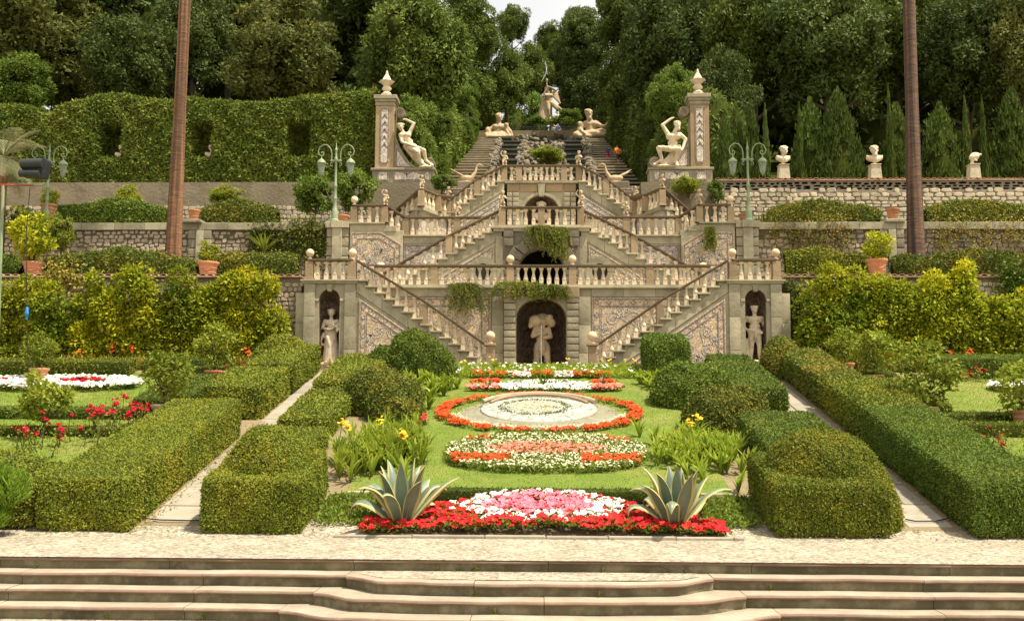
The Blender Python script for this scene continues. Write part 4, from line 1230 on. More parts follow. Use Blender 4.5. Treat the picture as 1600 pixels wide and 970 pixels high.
# ---- upper block with the bust niche
ub = thing('niche_block', 'upper block with rusticated strips and an arched niche holding a bust', 'wall', (0, YE, T2))
arch_wall('wall', 'stone', ub, -1.40, 1.40, T2 - 0.1, T3 - 0.06, 0.0, 0.74, T2 + 1.55, YE, 0.2)
niche_shell('niche', 'niche', ub, 0.0, 0.74, T2, T2 + 1.55, YE + 0.2, 0.7)
ring = MB(); ribbon(ring, arch_pts(0, 0.80, T2 + 1.55), 0.12, YE, th=0.05); ring.build('archivolt', 'stone', ub, fix=False)
MB().prism([(-0.16, T3 - 0.08), (-0.10, T3 - 0.60), (0.10, T3 - 0.60), (0.16, T3 - 0.08)], YE - 0.12, YE + 0.1).build('keystone', 'stone', ub, bevel=0.012)
for s in (-1, 1):
    blocks(ub, s * 0.92, s * 1.16, YE - 0.07, YE + 0.06, T2, T3 - 0.42, 12, 'rustic', 'rusticated_block', bev=0.02)
    blocks(ub, s * 1.20, s * 1.40, YE - 0.09, YE + 0.06, T2, T3 - 0.42, 12, 'rustic', 'rusticated_block', bev=0.02)
    for x0, x1 in ((0.17, 0.86), (0.92, 1.40)):
        MB().box(s * x0, s * x1, YE - 0.05, YE + 0.05, T3 - 0.40, T3 - 0.07).build('frieze_block', 'post', ub, bevel=0.01)
MB().box(-1.5, 1.5, YE - 0.13, YE + 0.4, T3 - 0.06, T3).build('cornice', 'stone', ub, bevel=0.006)
struct('upper_landing', MB().box(-1.5, 1.5, YE + 0.3, 43.0, T3 - 0.15, T3 - 0.004), 'stone')
balustrade('topmost level balustrade above the bust niche, in front of the cascade', [(x, YE + 0.02, T3) for x in (-1.52, -0.92, 0.92, 1.52)], 0.70, posts=(0, 1, 2, 3), ns=[1, 7, 1])

# ---- third pair of flights: a short oblique flight, a landing, then up to the top
for s in (-1, 1):
    sd_ = SIDE[s]
    xL = s * 3.80
    t, foot, sl = stair_flight(f'third {sd_} flight rising from the side landing to the topmost terrace', xL, L3, s * 1.52, T3, YE - 0.15, YE + 1.4, 8, T2, 41 + s, ground='mosaic_grey', motif_r=0.25, group='third stair flights')
    zl = lambda x: L3 + 0.15 + (T3 - L3) * (3.8 - abs(x)) / 2.28
    xm = s * 2.62
    b = thing('balustrade', f'sloping balustrade on the third {sd_} flight below the topmost terrace', 'balustrade', (xm, YE, L3), 'third flight balustrades')
    yb = YE - 0.09
    rail_run(b, (xL, yb, L3), (xm, yb, zl(xm)), 0.68); rail_run(b, (xm, yb, zl(xm)), (s * 1.5, yb, T3 + 0.02), 0.68)
    balusters(b, (s * 3.66, yb, zl(3.66)), (xm + s * 0.12, yb, zl(abs(xm) + 0.12)), 0.68, n=4, foot=foot)
    balusters(b, (xm - s * 0.12, yb, zl(abs(xm) - 0.12)), (s * 1.62, yb, zl(1.62)), 0.68, n=4, foot=foot)
    link('post', MB().box(-0.12, 0.12, -0.12, 0.12, 0, 0.62).mesh('post', 'post', bevel=0.006), b, (xm, yb, foot(xm)))
    # side landing, running forward and outward
    ld = thing('side_landing', f'{sd_} side landing with a curved stone edge between the short and the third flight', 'landing', (s * 4.3, 39.8, T2), 'side landings')
    A, B_ = (xL, YE - 0.12), (s * 4.66, 38.9)
    poly = [A, B_, (s * 5.3, 39.3), (s * 5.3, YE + 1.2), (xL, YE + 1.2)]
    MB().slab(poly, L3 - 0.12, L3).build('floor', 'stone', ld, bevel=0.006)
    MB().slab([(A[0], A[1] + .12), (B_[0], B_[1] + .14), (s * 5.2, 39.42), (s * 5.2, YE + 1.1), (xL, YE + 1.1)], T2 - 0.1, L3 - 0.12).build('wall', 'mosaic_grey', ld)
    MB().beam((A[0], A[1] - 0.02, L3), (B_[0], B_[1] - 0.02, L3), 0.22, 0.15).build('edge_course', 'stone', ld, bevel=0.01)
    balustrade(f'oblique balustrade along the edge of the {sd_} side landing', [(A[0], A[1], L3), (B_[0], B_[1], L3)], 0.70, posts=(0, 1), ns=[6], group='side landing balustrades', base=False)
    # short flight from the garden terrace up to the landing
    sf = thing('stair_flight', f'short {sd_} flight from the lamp terrace up to the side landing', 'stairs', (s * 5.4, 39.6, T2G), 'short stair flights')
    p0, p1 = Vector((s * 5.95, 39.9, T2G)), Vector((s * 4.85, 39.05, L3))
    dd = (p1 - p0); n = 5
    pr = Vector((dd.y, -dd.x, 0)).normalized() * (-1 if s > 0 else 1)
    if pr.y < 0: pr = -pr
    for i in range(n):
        a = p0 + dd * (i / n); e = p0 + dd * ((i + 1) / n); z = T2G + (L3 - T2G) * (i + 1) / n
        c = [(a.x, a.y), (e.x, e.y), (e.x + pr.x * 1.2, e.y + pr.y * 1.2), (a.x + pr.x * 1.2, a.y + pr.y * 1.2)]
        MB().slab(c, z - 0.06, z).build('step', 'stone', sf, bevel=0.008)
        MB().slab(c, T2 - 0.1, z - 0.062).build('step_block', 'stone', sf)
    b = thing('balustrade', f'front balustrade of the short {sd_} flight beside the side landing', 'balustrade', p0, 'short flight front balustrades')
    rail_run(b, (p0.x, p0.y, T2G + 0.1), (B_[0], B_[1], L3 + 0.0), 0.70)
    balusters(b, (p0.x - s * 0.15, p0.y - 0.12, T2G + 0.2), (p1.x + s * 0.08, p1.y + 0.05, L3), 0.68, n=4)
    post(b, (p0.x, p0.y, T2G), 0.78)
    q0, q1 = p0 + pr * 1.2 + Vector((s * 0.5, 0, 0)), p1 + pr * 1.2
    b = thing('balustrade', f'rear balustrade of the short {sd_} flight below the mosaic pillar', 'balustrade', q0, 'short flight rear balustrades')
    rail_run(b, (q0.x, q0.y, T2G + 0.1), (q1.x, q1.y, L3 + 0.02), 0.70)
    balusters(b, (q0.x, q0.y, T2G + 0.2), (q1.x, q1.y, L3), 0.68, n=5)
    post(b, (q0.x, q0.y, T2G), 0.75, ball=1.0)
    rail_run(b, (q1.x, q1.y, L3), (q1.x - s * 0.5, q1.y + 0.25, L3), 0.70)
    post(b, (q1.x, q1.y, L3), 0.70)

# ---- retaining wall of the top terrace behind the side flights
for s in (-1, 1):
    t = thing('retaining_wall', f'rough stone retaining wall behind the {SIDE[s]} side flight under the mosaic pillar', 'wall', (s * 4.5, 42.5, T2), 'rough retaining walls')
    MB().box(s * 1.52, s * 4.2, 42.45, 42.9, T2 - 0.2, T3 - 0.22).box(s * 4.2, s * 7.3, 42.45, 43.6, T2 - 0.2, T3 + 0.34).build('wall', 'plaster', t)
# ================================================================== GARDEN TERRACE WALLS
def stone_variants(tagname, m, n=10, seed=1):
    rnd = random.Random(seed); outm = []
    for k in range(n):
        q = 8; pts = []
        for i in range(q):
            a = 2 * math.pi * (i + rnd.uniform(-0.25, 0.25)) / q
            c, s_ = math.cos(a), math.sin(a); p = 4.5
            r = 1 / ((abs(c) ** p + abs(s_) ** p) ** (1 / p)) * rnd.uniform(0.9, 1.06)
            pts.append((0.5 * r * c, 0.5 * r * s_))
        V = [(x, 0.0, z) for x, z in pts] + [(x * 0.97, -0.6, z * 0.97) for x, z in pts] + [(x * 0.78, -1.0, z * 0.78) for x, z in pts]
        F = [(i, (i + 1) % q, q + (i + 1) % q, q + i) for i in range(q)] + [(q + i, q + (i + 1) % q, 2 * q + (i + 1) % q, 2 * q + i) for i in range(q)] + [tuple(range(2 * q, 3 * q))]
        outm.append((np.array(V), F, MB().add(V, F).mesh(tagname, m, smooth=True)))
    return outm
RUB = stone_variants('stone', 'rubble', 12, 3)
COU = stone_variants('stone', 'coursed', 12, 4)

def stone_wall(parent, x0, x1, z0, z1, y, var, wm, hm, depth=0.05, seed=1, limit=300, m='rubble', jit=0.02):
    """Fills a wall face with separate stones; the ones nearest the axis are objects, the rest one mass."""
    rnd = random.Random(seed); cells = []
    z = z0
    while z < z1 - hm * 0.5:
        h = hm * rnd.uniform(0.75, 1.25); x = x0 - rnd.random() * wm
        while x < x1:
            w = wm * rnd.uniform(0.6, 1.5)
            cells.append((x + w / 2, z + h / 2 + rnd.uniform(-jit, jit), w * 0.95, h * rnd.uniform(0.85, 1.0)))
            x += w
        z += h
    cells = [c for c in cells if x0 < c[0] < x1 and z0 < c[1] < z1]
    cells.sort(key=lambda c: abs(c[0]) - 3 * c[2])
    V, F = [], []
    for i, (cx, cz, w, h) in enumerate(cells):
        v, f, me = var[rnd.randrange(len(var))]
        ry = rnd.choice((0, math.pi)) + rnd.uniform(-0.15, 0.15)
        if i < limit:
            link('stone', me, parent, (cx, y, cz), (0, ry, 0), (w, depth * rnd.uniform(0.7, 1.3), h))
        else:
            n0 = len(V); V += [(cx + a * w, y + b * depth, cz + c * h) for a, b, c in v]; F += [tuple(q + n0 for q in ff) for ff in f]
    if V:
        o = MB().add(V, F).build('stones', m, parent); o['kind'] = 'stuff'

def half_tile():
    mb = MB(); n = 6; V, F = [], []
    for yy in (-0.24, 0.24):
        for i in range(n + 1):
            a = math.pi * i / n
            for r in (0.115, 0.092): V.append((r * math.cos(a), yy, r * math.sin(a) * 0.62))
    k = 2 * (n + 1)
    for i in range(n):
        F += [(2 * i, 2 * i + 2, k + 2 * i + 2, k + 2 * i), (2 * i + 1, k + 2 * i + 1, k + 2 * i + 3, 2 * i + 3), (2 * i, 2 * i + 1, 2 * i + 3, 2 * i + 2), (k + 2 * i, k + 2 * i + 2, k + 2 * i + 3, k + 2 * i + 1)]
    return mb.add(V, F).mesh('coping_tile', 'tile', smooth=True)
TILE = half_tile()
def tile_coping(parent, x0, x1, y, z):
    x = x0
    MB().box(x0, x1, y - 0.24, y + 0.24, z - 0.05, z).build('coping_bed', 'tile', parent)
    while x < x1 - 0.1:
        link('coping_tile', TILE, parent, (x + 0.12, y + random.uniform(-0.02, 0.02), z - 0.01), (random.uniform(-0.03, 0.03), 0, random.uniform(-0.03, 0.03)), (1, 1.0, random.uniform(0.9, 1.1)))
        x += 0.255

ZW1, ZW2, ZW3 = 7.27, T2G + 0.02, T3 + 0.02
for s in (-1, 1):
    sd_ = SIDE[s]
    xa, xb_ = sorted((s * 7.72, s * 22.0))
    # wall 1: behind the trained citrus
    t = thing('terrace_wall', f'{sd_} lower terrace wall with tile coping behind the yellow-green citrus', 'wall', (s * 14, 32.6, ZB), 'lower terrace walls')
    MB().box(xa, xb_, 32.5, 32.9, ZB - 0.3, ZW1 - 0.1).build('wall', 'plaster', t)
    stone_wall(t, xa, xb_ if s > 0 else xb_, ZB, ZW1 - 0.2, 32.5, RUB, 0.2, 0.15, 0.035, 50 + s, limit=120)
    tile_coping(t, xa, xb_, 32.62, ZW1 - 0.06)
    # wall 2: rubble with stone coping slabs and piers
    t = thing('terrace_wall', f'{sd_} middle terrace wall of pale rubble under flat coping slabs', 'wall', (s * 14, YD, T1), 'middle terrace walls')
    xa2, xb2 = sorted((s * 8.0, s * 22.5))
    MB().box(xa2, xb2, YD - 0.05, YD + 0.4, T1 - 0.2, ZW2 - 0.27).build('wall', 'mortar', t)
    stone_wall(t, xa2, xb2, T1, ZW2 - 0.3, YD - 0.05, RUB, 0.23, 0.17, 0.06, 60 + s, jit=0.04)
    x = xa2
    while x < xb2 - 0.2:
        w = random.uniform(0.95, 1.45); x1 = min(xb2, x + w)
        MB().box(x + 0.005, x1 - 0.005, YD - 0.2, YD + 0.35, ZW2 - 0.27 + random.uniform(-.006, .006), ZW2 + random.uniform(-.012, .008)).build('coping_slab', 'stone', t, bevel=0.012)
        x = x1
    px_ = -12.75 if s < 0 else 12.85
    for off in (-0.29, 0.0, 0.29):
        n_ = 8 if off else 1
        blocks(t, px_ + off - 0.135, px_ + off + 0.135, YD - 0.22 - (0.05 if off == 0 else 0), YD + 0.0, T1 - 0.1, ZW2 - 0.275, n_, 'rustic' if off else 'stone', 'pier_block', bev=0.025 if off else 0.01, jit=0.015 if off else 0)
    # wall 3
    xa3, xb3 = sorted((s * 7.25, s * 24.0))
    if s < 0:
        t = thing('terrace_wall', 'left upper terrace wall of dark patchy plaster under the tall clipped hedge', 'wall', (-15, 42.3, T2G))
        MB().box(xa3, xb3, 42.25, 42.7, T2G - 0.2, T3S - 0.05).build('wall', 'plaster', t)
        stone_wall(t, xa3, xb3, T2G, T3S - 1.0, 42.25, RUB, 0.26, 0.17, 0.02, 77, limit=150)
    else:
        t = thing('terrace_wall', 'right upper terrace wall of pale coursed stones under a tile coping with busts', 'wall', (15, 42.3, T2G))
        MB().box(xa3, xb3, 42.25, 42.7, T2G - 0.2, T3S - 0.05).build('wall', 'mortar', t)
        stone_wall(t, xa3, xb3, T2G, T3S - 0.45, 42.25, COU, 0.34, 0.165, 0.05, 78, m='coursed')
        stone_wall(t, xa3, xb3, T3S - 0.45, T3S - 0.06, 42.27, RUB, 0.3, 0.14, 0.02, 79, limit=0)
        tile_coping(t, xa3, xb3, 42.42, T3S + 0.0)

# ================================================================== PILLARS WITH MOSAIC, URNS
def volute(parent, cx, cz, r, y0, y1, sg=1, a0=0.0):
    mb = MB()
    mb.prism([(cx + r * math.cos(a), cz + r * math.sin(a)) for a in np.linspace(0, 2 * math.pi, 20, endpoint=False)], y0, y1)
    o = mb.build('volute', 'rock', parent, bevel=0.01)
    rb = MB(); ribbon(rb, spiral(cx, cz, r * 0.82, 1.9, a0, sg), r * 0.2, y0 - 0.0, th=0.035)
    rb.build('spiral', 'rock', o, fix=False)
    return o
YP = 43.0
for s in (-1, 1):
    sd_ = SIDE[s]
    t = thing('mosaic_pillar', f'tall {sd_} mosaic pillar with scrolled wing, base and shell-shaped urn on top', 'pillar', (s * 6.5, YP, T3 + 0.35), 'mosaic pillars')
    zb0, zb1 = T3 + 0.35, T3 + 1.02
    xo, xi = s * 6.95, s * 4.30
    MB().box(xo, xi, YP - 0.35, YP + 0.5, zb0, zb1 - 0.1).build('base', 'rustic', t, bevel=0.012)
    MB().box(xo + s * 0.06, xi - s * 0.06, YP - 0.42, YP + 0.55, zb1 - 0.1, zb1).build('base_cornice', 'rustic', t, bevel=0.015)
    px0, px1 = s * 6.86, s * 6.06
    ztop = Z_(605, 168, YP)
    MB().box(px0, px1, YP - 0.25, YP + 0.45, zb1, ztop).build('shaft', 'post', t, bevel=0.01)
    MB().box(px0 + s * .02, px1 - s * .02, YP - 0.28, YP + 0.48, ztop, ztop + 0.16).box(px0 + s * .08, px1 - s * .12, YP - 0.38, YP + 0.58, ztop + 0.28, ztop + 0.45).box(px0 + s * .04, px1 - s * .06, YP - 0.33, YP + 0.53, ztop + 0.16, ztop + 0.28).build('capital', 'rustic', t, bevel=0.015)
    # white inlays with dark outlines
    def inlay(poly, y, garl=None):
        p = MB().prism(poly, y - 0.02, y + 0.01).build('inlay', 'tess_white', t)
        D = MB(); ribbon(D, dense(inset_poly(poly, 0.03), 0.1), 0.035, y - 0.02, th=0.008)
        if garl:
            for g in garl: ribbon(D, g, 0.05, y - 0.02, th=0.008)
        D.build('dark_tesserae', 'tess_dark', p, fix=False)
    cxm = (px0 + px1) / 2
    zz0, zz1 = zb1 + 0.22, ztop - 0.12
    garl = []
    for k in range(5):
        zc = zz1 - 0.3 - 0.32 * k; w = 0.11
        garl += [[(cxm - w, zc - 0.16), (cxm - 0.02, zc)], [(cxm + w, zc - 0.16), (cxm + 0.02, zc)], [(cxm, zc + 0.05), (cxm, zc - 0.1)]]
    inlay([(cxm - 0.19, zz0 + 0.1), (cxm - 0.12, zz0), (cxm + 0.12, zz0), (cxm + 0.19, zz0 + 0.1), (cxm + 0.19, zz1), (cxm - 0.19, zz1)], YP - 0.25, garl)
    zi0, zi1 = zb0 + 0.12, zb1 - 0.14
    for a, b_ in ((6.72, 6.25), (6.02, 4.9), (4.75, 4.45)):
        m_ = (a + b_) / 2
        inlay([(s * a, zi0), (s * b_, zi0), (s * b_, zi1 - 0.06), (s * (b_ + 0.08), zi1), (s * (a - 0.08), zi1), (s * a, zi1 - 0.06)], YP - 0.35, [[(s * (m_ - 0.15), zi1 - 0.05), (s * m_, zi1 - 0.16), (s * (m_ + 0.15), zi1 - 0.05)], [(s * m_, zi1 - 0.05), (s * m_, zi1 - 0.25)]] if a - b_ > 0.6 else None)
    # concave wing
    zw = Z_(605, 212, YP)
    cv = []
    for i in range(13):
        u = i / 12; cv.append((s * (6.06 - 1.22 * u), zb1 + (zw - zb1) * (1 - u) ** 1.9))
    MB().prism([(s * 6.06, zb1)] + cv, YP - 0.12, YP + 0.3).build('wing', 'rustic', t)
    inlay([(s * 5.98, zb1 + 0.08)] + [(x - (0.0), z) for x, z in [(s * (5.98 - 0.95 * (i / 8)), zb1 + 0.08 + (zw - zb1 - 0.5) * (1 - i / 8) ** 1.9) for i in range(9)]], YP - 0.12)
    volute(t, s * 5.82, Z_(622, 178, YP), 0.22, YP - 0.2, YP + 0.25, s)
    volute(t, s * 4.52, zb1 + 0.24, 0.24, YP - 0.3, YP + 0.3, s)
    # urn: gadrooned foot, fluted cup, cone, bud
    zu = ztop + 0.45
    u = MB().box(cxm - 0.2, cxm + 0.2, YP - 0.1, YP + 0.3, zu, zu + 0.13)
    u.lathe([(0.21, 0.13), (0.22, 0.17), (0.17, 0.23), (0.10, 0.27), (0.12, 0.30), (0.19, 0.36), (0.20, 0.42), (0.15, 0.49), (0.13, 0.54), (0.2, 0.62), (0.31, 0.70), (0.32, 0.735), (0.24, 0.755), (0.20, 0.79), (0.15, 0.90), (0.09, 1.01), (0.06, 1.05), (0.065, 1.09), (0.045, 1.16), (0.008, 1.24)], (cxm, YP + 0.1, zu), 24, lambda a, z: 1 + (0.07 * math.cos(8 * a) if 0.3 < z < 0.76 else 0))
    u.build('urn', 'pale_statue', t, smooth=True)
    t.location.x += s * 0.28
    # low curved garden wall towards the cascade
    w = thing('low_wall', f'low mosaic-faced wall between the {sd_} pillar base and the cascade stairs', 'wall', (s * 3.5, YP, T3), 'low walls beside the pillars')
    MB().box(s * 4.28, s * 2.3, YP - 0.1, YP + 0.25, T3 - 0.2, T3 + 0.12).build('wall', 'mosaic_grey', w, bevel=0.01)
    MB().prism([(s * 4.28, T3 + 0.12), (s * 4.28, T3 + 0.34), (s * 4.15, T3 + 0.24), (s * 3.9, T3 + 0.17), (s * 2.3, T3 + 0.16), (s * 2.3, T3 + 0.12)], YP - 0.16, YP + 0.3).build('coping', 'rustic', w, bevel=0.008)

# ================================================================== STATUES
def capsule(mb, p, q, r0, r1=None, seg=10, rings=4):
    p, q = Vector(p), Vector(q); r1 = r0 if r1 is None else r1
    d = (q - p); L = d.length
    d = d.normalized() if L > 1e-6 else Vector((0, 0, 1))
    a = d.orthogonal().normalized(); b = d.cross(a)
    pr = [(p - d * r0 * math.cos(math.pi / 2 * i / rings), r0 * math.sin(math.pi / 2 * i / rings)) for i in range(rings + 1)]
    pr += [(q + d * r1 * math.sin(math.pi / 2 * i / rings), r1 * math.cos(math.pi / 2 * i / rings)) for i in range(rings + 1)]
    V, F = [], []
    for c, r in pr:
        r = max(r, 0.0015)
        for k in range(seg):
            t = 2 * math.pi * k / seg; V.append(c + (a * math.cos(t) + b * math.sin(t)) * r)
    for i in range(len(pr) - 1):
        for k in range(seg):
            k2 = (k + 1) % seg; F.append((i * seg + k, i * seg + k2, (i + 1) * seg + k2, (i + 1) * seg + k))
    F.append(tuple(range(seg - 1, -1, -1))); F.append(tuple((len(pr) - 1) * seg + k for k in range(seg)))
    mb.add(V, F)

def ellipsoid(mb, c, r, seg=12):
    V, F = [], []
    n = 8
    for i in range(n + 1):
        th = math.pi * i / n
        rr = max(0.01, math.sin(th))
        for k in range(seg):
            a = 2 * math.pi * k / seg; V.append((c[0] + r[0] * rr * math.cos(a), c[1] + r[1] * rr * math.sin(a), c[2] - r[2] * math.cos(th)))
    for i in range(n):
        for k in range(seg):
            k2 = (k + 1) % seg; F.append((i * seg + k, i * seg + k2, (i + 1) * seg + k2, (i + 1) * seg + k))
    F.append(tuple(range(seg - 1, -1, -1))); F.append(tuple(n * seg + k for k in range(seg)))
    mb.add(V, F)

def sculpt(name, mb, m, vox, smooth=2):
    """Fuses the masses into one continuous surface and returns the mesh."""
    me = mb.mesh(name, m)
    o = bpy.data.objects.new('tmp', me); COL.objects.link(o)
    md = o.modifiers.new('r', 'REMESH'); md.mode = 'VOXEL'; md.voxel_size = vox; md.use_smooth_shade = True
    ms = o.modifiers.new('s', 'SMOOTH'); ms.iterations = smooth; ms.factor = 0.5
    bpy.context.view_layer.update()
    dg = bpy.context.evaluated_depsgraph_get()
    m2 = bpy.data.meshes.new_from_object(o.evaluated_get(dg))
    m2.name = name
    m2.materials.clear(); m2.materials.append(M(m))
    m2.polygons.foreach_set('use_smooth', np.ones(len(m2.polygons), dtype=bool))
    bpy.data.objects.remove(o); bpy.data.meshes.remove(me)
    return m2

def head(mb, c, s=1.0, face=(0, -1, 0), hair=True, beard=False):
    """Head about 0.25 tall (times s) with brow, nose, chin and hair."""
    s *= 1.22
    c = Vector(c); f = Vector(face).normalized(); sd2 = f.cross(Vector((0, 0, 1))).normalized()
    ellipsoid(mb, c, (0.078 * s, 0.09 * s, 0.105 * s))
    ellipsoid(mb, c + f * 0.035 * s + Vector((0, 0, -0.055 * s)), (0.055 * s, 0.055 * s, 0.06 * s))
    capsule(mb, c + f * 0.088 * s + Vector((0, 0, 0.015 * s)), c + f * 0.108 * s + Vector((0, 0, -0.03 * s)), 0.012 * s, 0.018 * s)
    for q in (-1, 1):
        capsule(mb, c + f * 0.085 * s + sd2 * 0.012 * q * s + Vector((0, 0, 0.03 * s)), c + f * 0.07 * s + sd2 * 0.05 * q * s + Vector((0, 0, 0.028 * s)), 0.012 * s)
        ellipsoid(mb, c + sd2 * 0.08 * q * s + Vector((0, 0, -0.01 * s)), (0.018 * s, 0.018 * s, 0.03 * s))
    if hair:
        for k in range(9):
            a = k / 9 * 6.283
            ellipsoid(mb, c - f * 0.02 * s + Vector((0.07 * math.cos(a) * s, 0.075 * math.sin(a) * s, 0.055 * s + 0.012 * s * (k % 2))), (0.035 * s, 0.035 * s, 0.035 * s))
        ellipsoid(mb, c - f * 0.03 * s + Vector((0, 0, 0.06 * s)), (0.08 * s, 0.085 * s, 0.06 * s))
    if beard: ellipsoid(mb, c + f * 0.06 * s + Vector((0, 0, -0.12 * s)), (0.05 * s, 0.045 * s, 0.065 * s))

def torso(mb, hip, chest, s=1.0, w=1.0, female=False):
    """Pelvis to shoulders; returns nothing, limbs are attached by the caller."""
    hip, chest = Vector(hip), Vector(chest); X = Vector((1, 0, 0)); w *= 1.12
    capsule(mb, hip - X * 0.075 * s * w, hip + X * 0.075 * s * w, 0.115 * s)
    mid = hip.lerp(chest, 0.45)
    capsule(mb, mid - X * 0.05 * s * w, mid + X * 0.05 * s * w, 0.10 * s)
    capsule(mb, hip, chest, 0.11 * s, 0.115 * s)
    capsule(mb, chest - X * 0.095 * s * w, chest + X * 0.095 * s * w, 0.12 * s)
    for q in (-1, 1):
        ellipsoid(mb, chest + Vector((0.075 * q * s * w, -0.085 * s, 0.0 if not female else -0.02 * s)), (0.07 * s, 0.05 * s, 0.06 * s))

def limb(mb, pts, rs):
    for (p, q), (a, b) in zip(zip(pts, pts[1:]), zip(rs, rs[1:])): capsule(mb, p, q, a, b)

def hand(mb, p, d, s=1.0):
    """Palm with five short fingers."""
    p, d = Vector(p), Vector(d).normalized(); sd2 = d.cross(Vector((0, 0, 1)))
    sd2 = sd2.normalized() if sd2.length > 0.1 else Vector((1, 0, 0))
    up = sd2.cross(d)
    capsule(mb, p, p + d * 0.07 * s, 0.036 * s, 0.04 * s)
    for k in range(4):
        o = sd2 * (k - 1.5) * 0.021 * s
        capsule(mb, p + d * 0.075 * s + o, p + d * (0.13 + 0.012 * (k in (1, 2))) * s + o - up * 0.03 * s, 0.0125 * s, 0.010 * s)
    capsule(mb, p + d * 0.02 * s - sd2 * 0.035 * s, p + d * 0.07 * s - sd2 * 0.07 * s, 0.014 * s, 0.011 * s)

def goat_leg(mb, hip, knee, hock, hoof, s=1.0):
    limb(mb, [hip, knee, hock, hoof], [0.12 * s, 0.085 * s, 0.055 * s, 0.045 * s])
    for k in range(10):
        u = k / 9; c = Vector(hip).lerp(Vector(knee), u)
        ellipsoid(mb, c + Vector((random.uniform(-.05, .05), -0.07, random.uniform(-.04, .04))) * s, (0.055 * s, 0.05 * s, 0.07 * s))
    h = Vector(hoof); capsule(mb, h, h + Vector((0, -0.05, -0.03)) * s, 0.055 * s, 0.05 * s)

# --- woman with flowers in the left niche
def niche_woman():
    mb = MB()
    torso(mb, (0, 0, 0.98), (0.0, -0.01, 1.33), 0.9, 1.0, True)
    head(mb, (0.0, -0.02, 1.66), 0.95, (0.15, -1, 0)); capsule(mb, (0, 0, 1.44), (0, -0.01, 1.58), 0.055, 0.05)
    ellipsoid(mb, (0, 0.03, 1.76), (0.06, 0.07, 0.05))
    # gown
    limb(mb, [(0, 0, 1.0), (0.0, 0, 0.55), (0.0, 0.0, 0.12)], [0.17, 0.19, 0.235])
    for k in range(11):
        a = -2.6 + 2.1 * k / 10 + 0.5; x, y = 0.2 * math.cos(a), 0.2 * math.sin(a)
        capsule(mb, (x * 0.65, y * 0.7, 0.98), (x * 1.12 + 0.03, y * 1.1, 0.06), 0.03, 0.05)
    capsule(mb, (-0.06, -0.17, 0.85), (0.12, -0.2, 0.1), 0.06, 0.05); capsule(mb, (0.08, -0.18, 0.75), (-0.05, -0.22, 0.06), 0.05, 0.05)
    for k in range(8):
        a = math.pi + math.pi * k / 7; capsule(mb, (0.16 * math.cos(a), 0.13 * math.sin(a), 1.06), (0.15 * math.cos(a + .3), 0.14 * math.sin(a + .3), 1.0), 0.035)
    capsule(mb, (-0.2, -0.04, 0.98), (-0.3, 0.0, 0.72), 0.04, 0.05); capsule(mb, (-0.3, 0, 0.74), (-0.22, -0.08, 0.6), 0.04, 0.03)
    # arms gather the flowers on her left hip
    limb(mb, [(-0.17, 0, 1.39), (-0.235, -0.05, 1.16), (-0.03, -0.19, 1.10)], [0.066, 0.052, 0.04]); hand(mb, (-0.03, -0.19, 1.10), (1, -0.2, 0.1), 0.9)
    limb(mb, [(0.17, 0, 1.39), (0.27, -0.04, 1.17), (0.20, -0.17, 1.06)], [0.066, 0.052, 0.04]); hand(mb, (0.2, -0.17, 1.06), (0.2, -1, -0.2), 0.9)
    rnd = random.Random(3)
    for k in range(26): ellipsoid(mb, (0.17 + rnd.uniform(-.14, .14), -0.19 + rnd.uniform(-.06, .05), 1.16 + rnd.uniform(-.08, .11)), (0.035, 0.035, 0.03))
    for q in (-1, 1): capsule(mb, (0.07 * q, -0.12, 0.05), (0.08 * q, -0.26, 0.04), 0.045, 0.035)
    mb.box(-0.24, 0.24, -0.24, 0.2, -0.06, 0.03)
    return mb
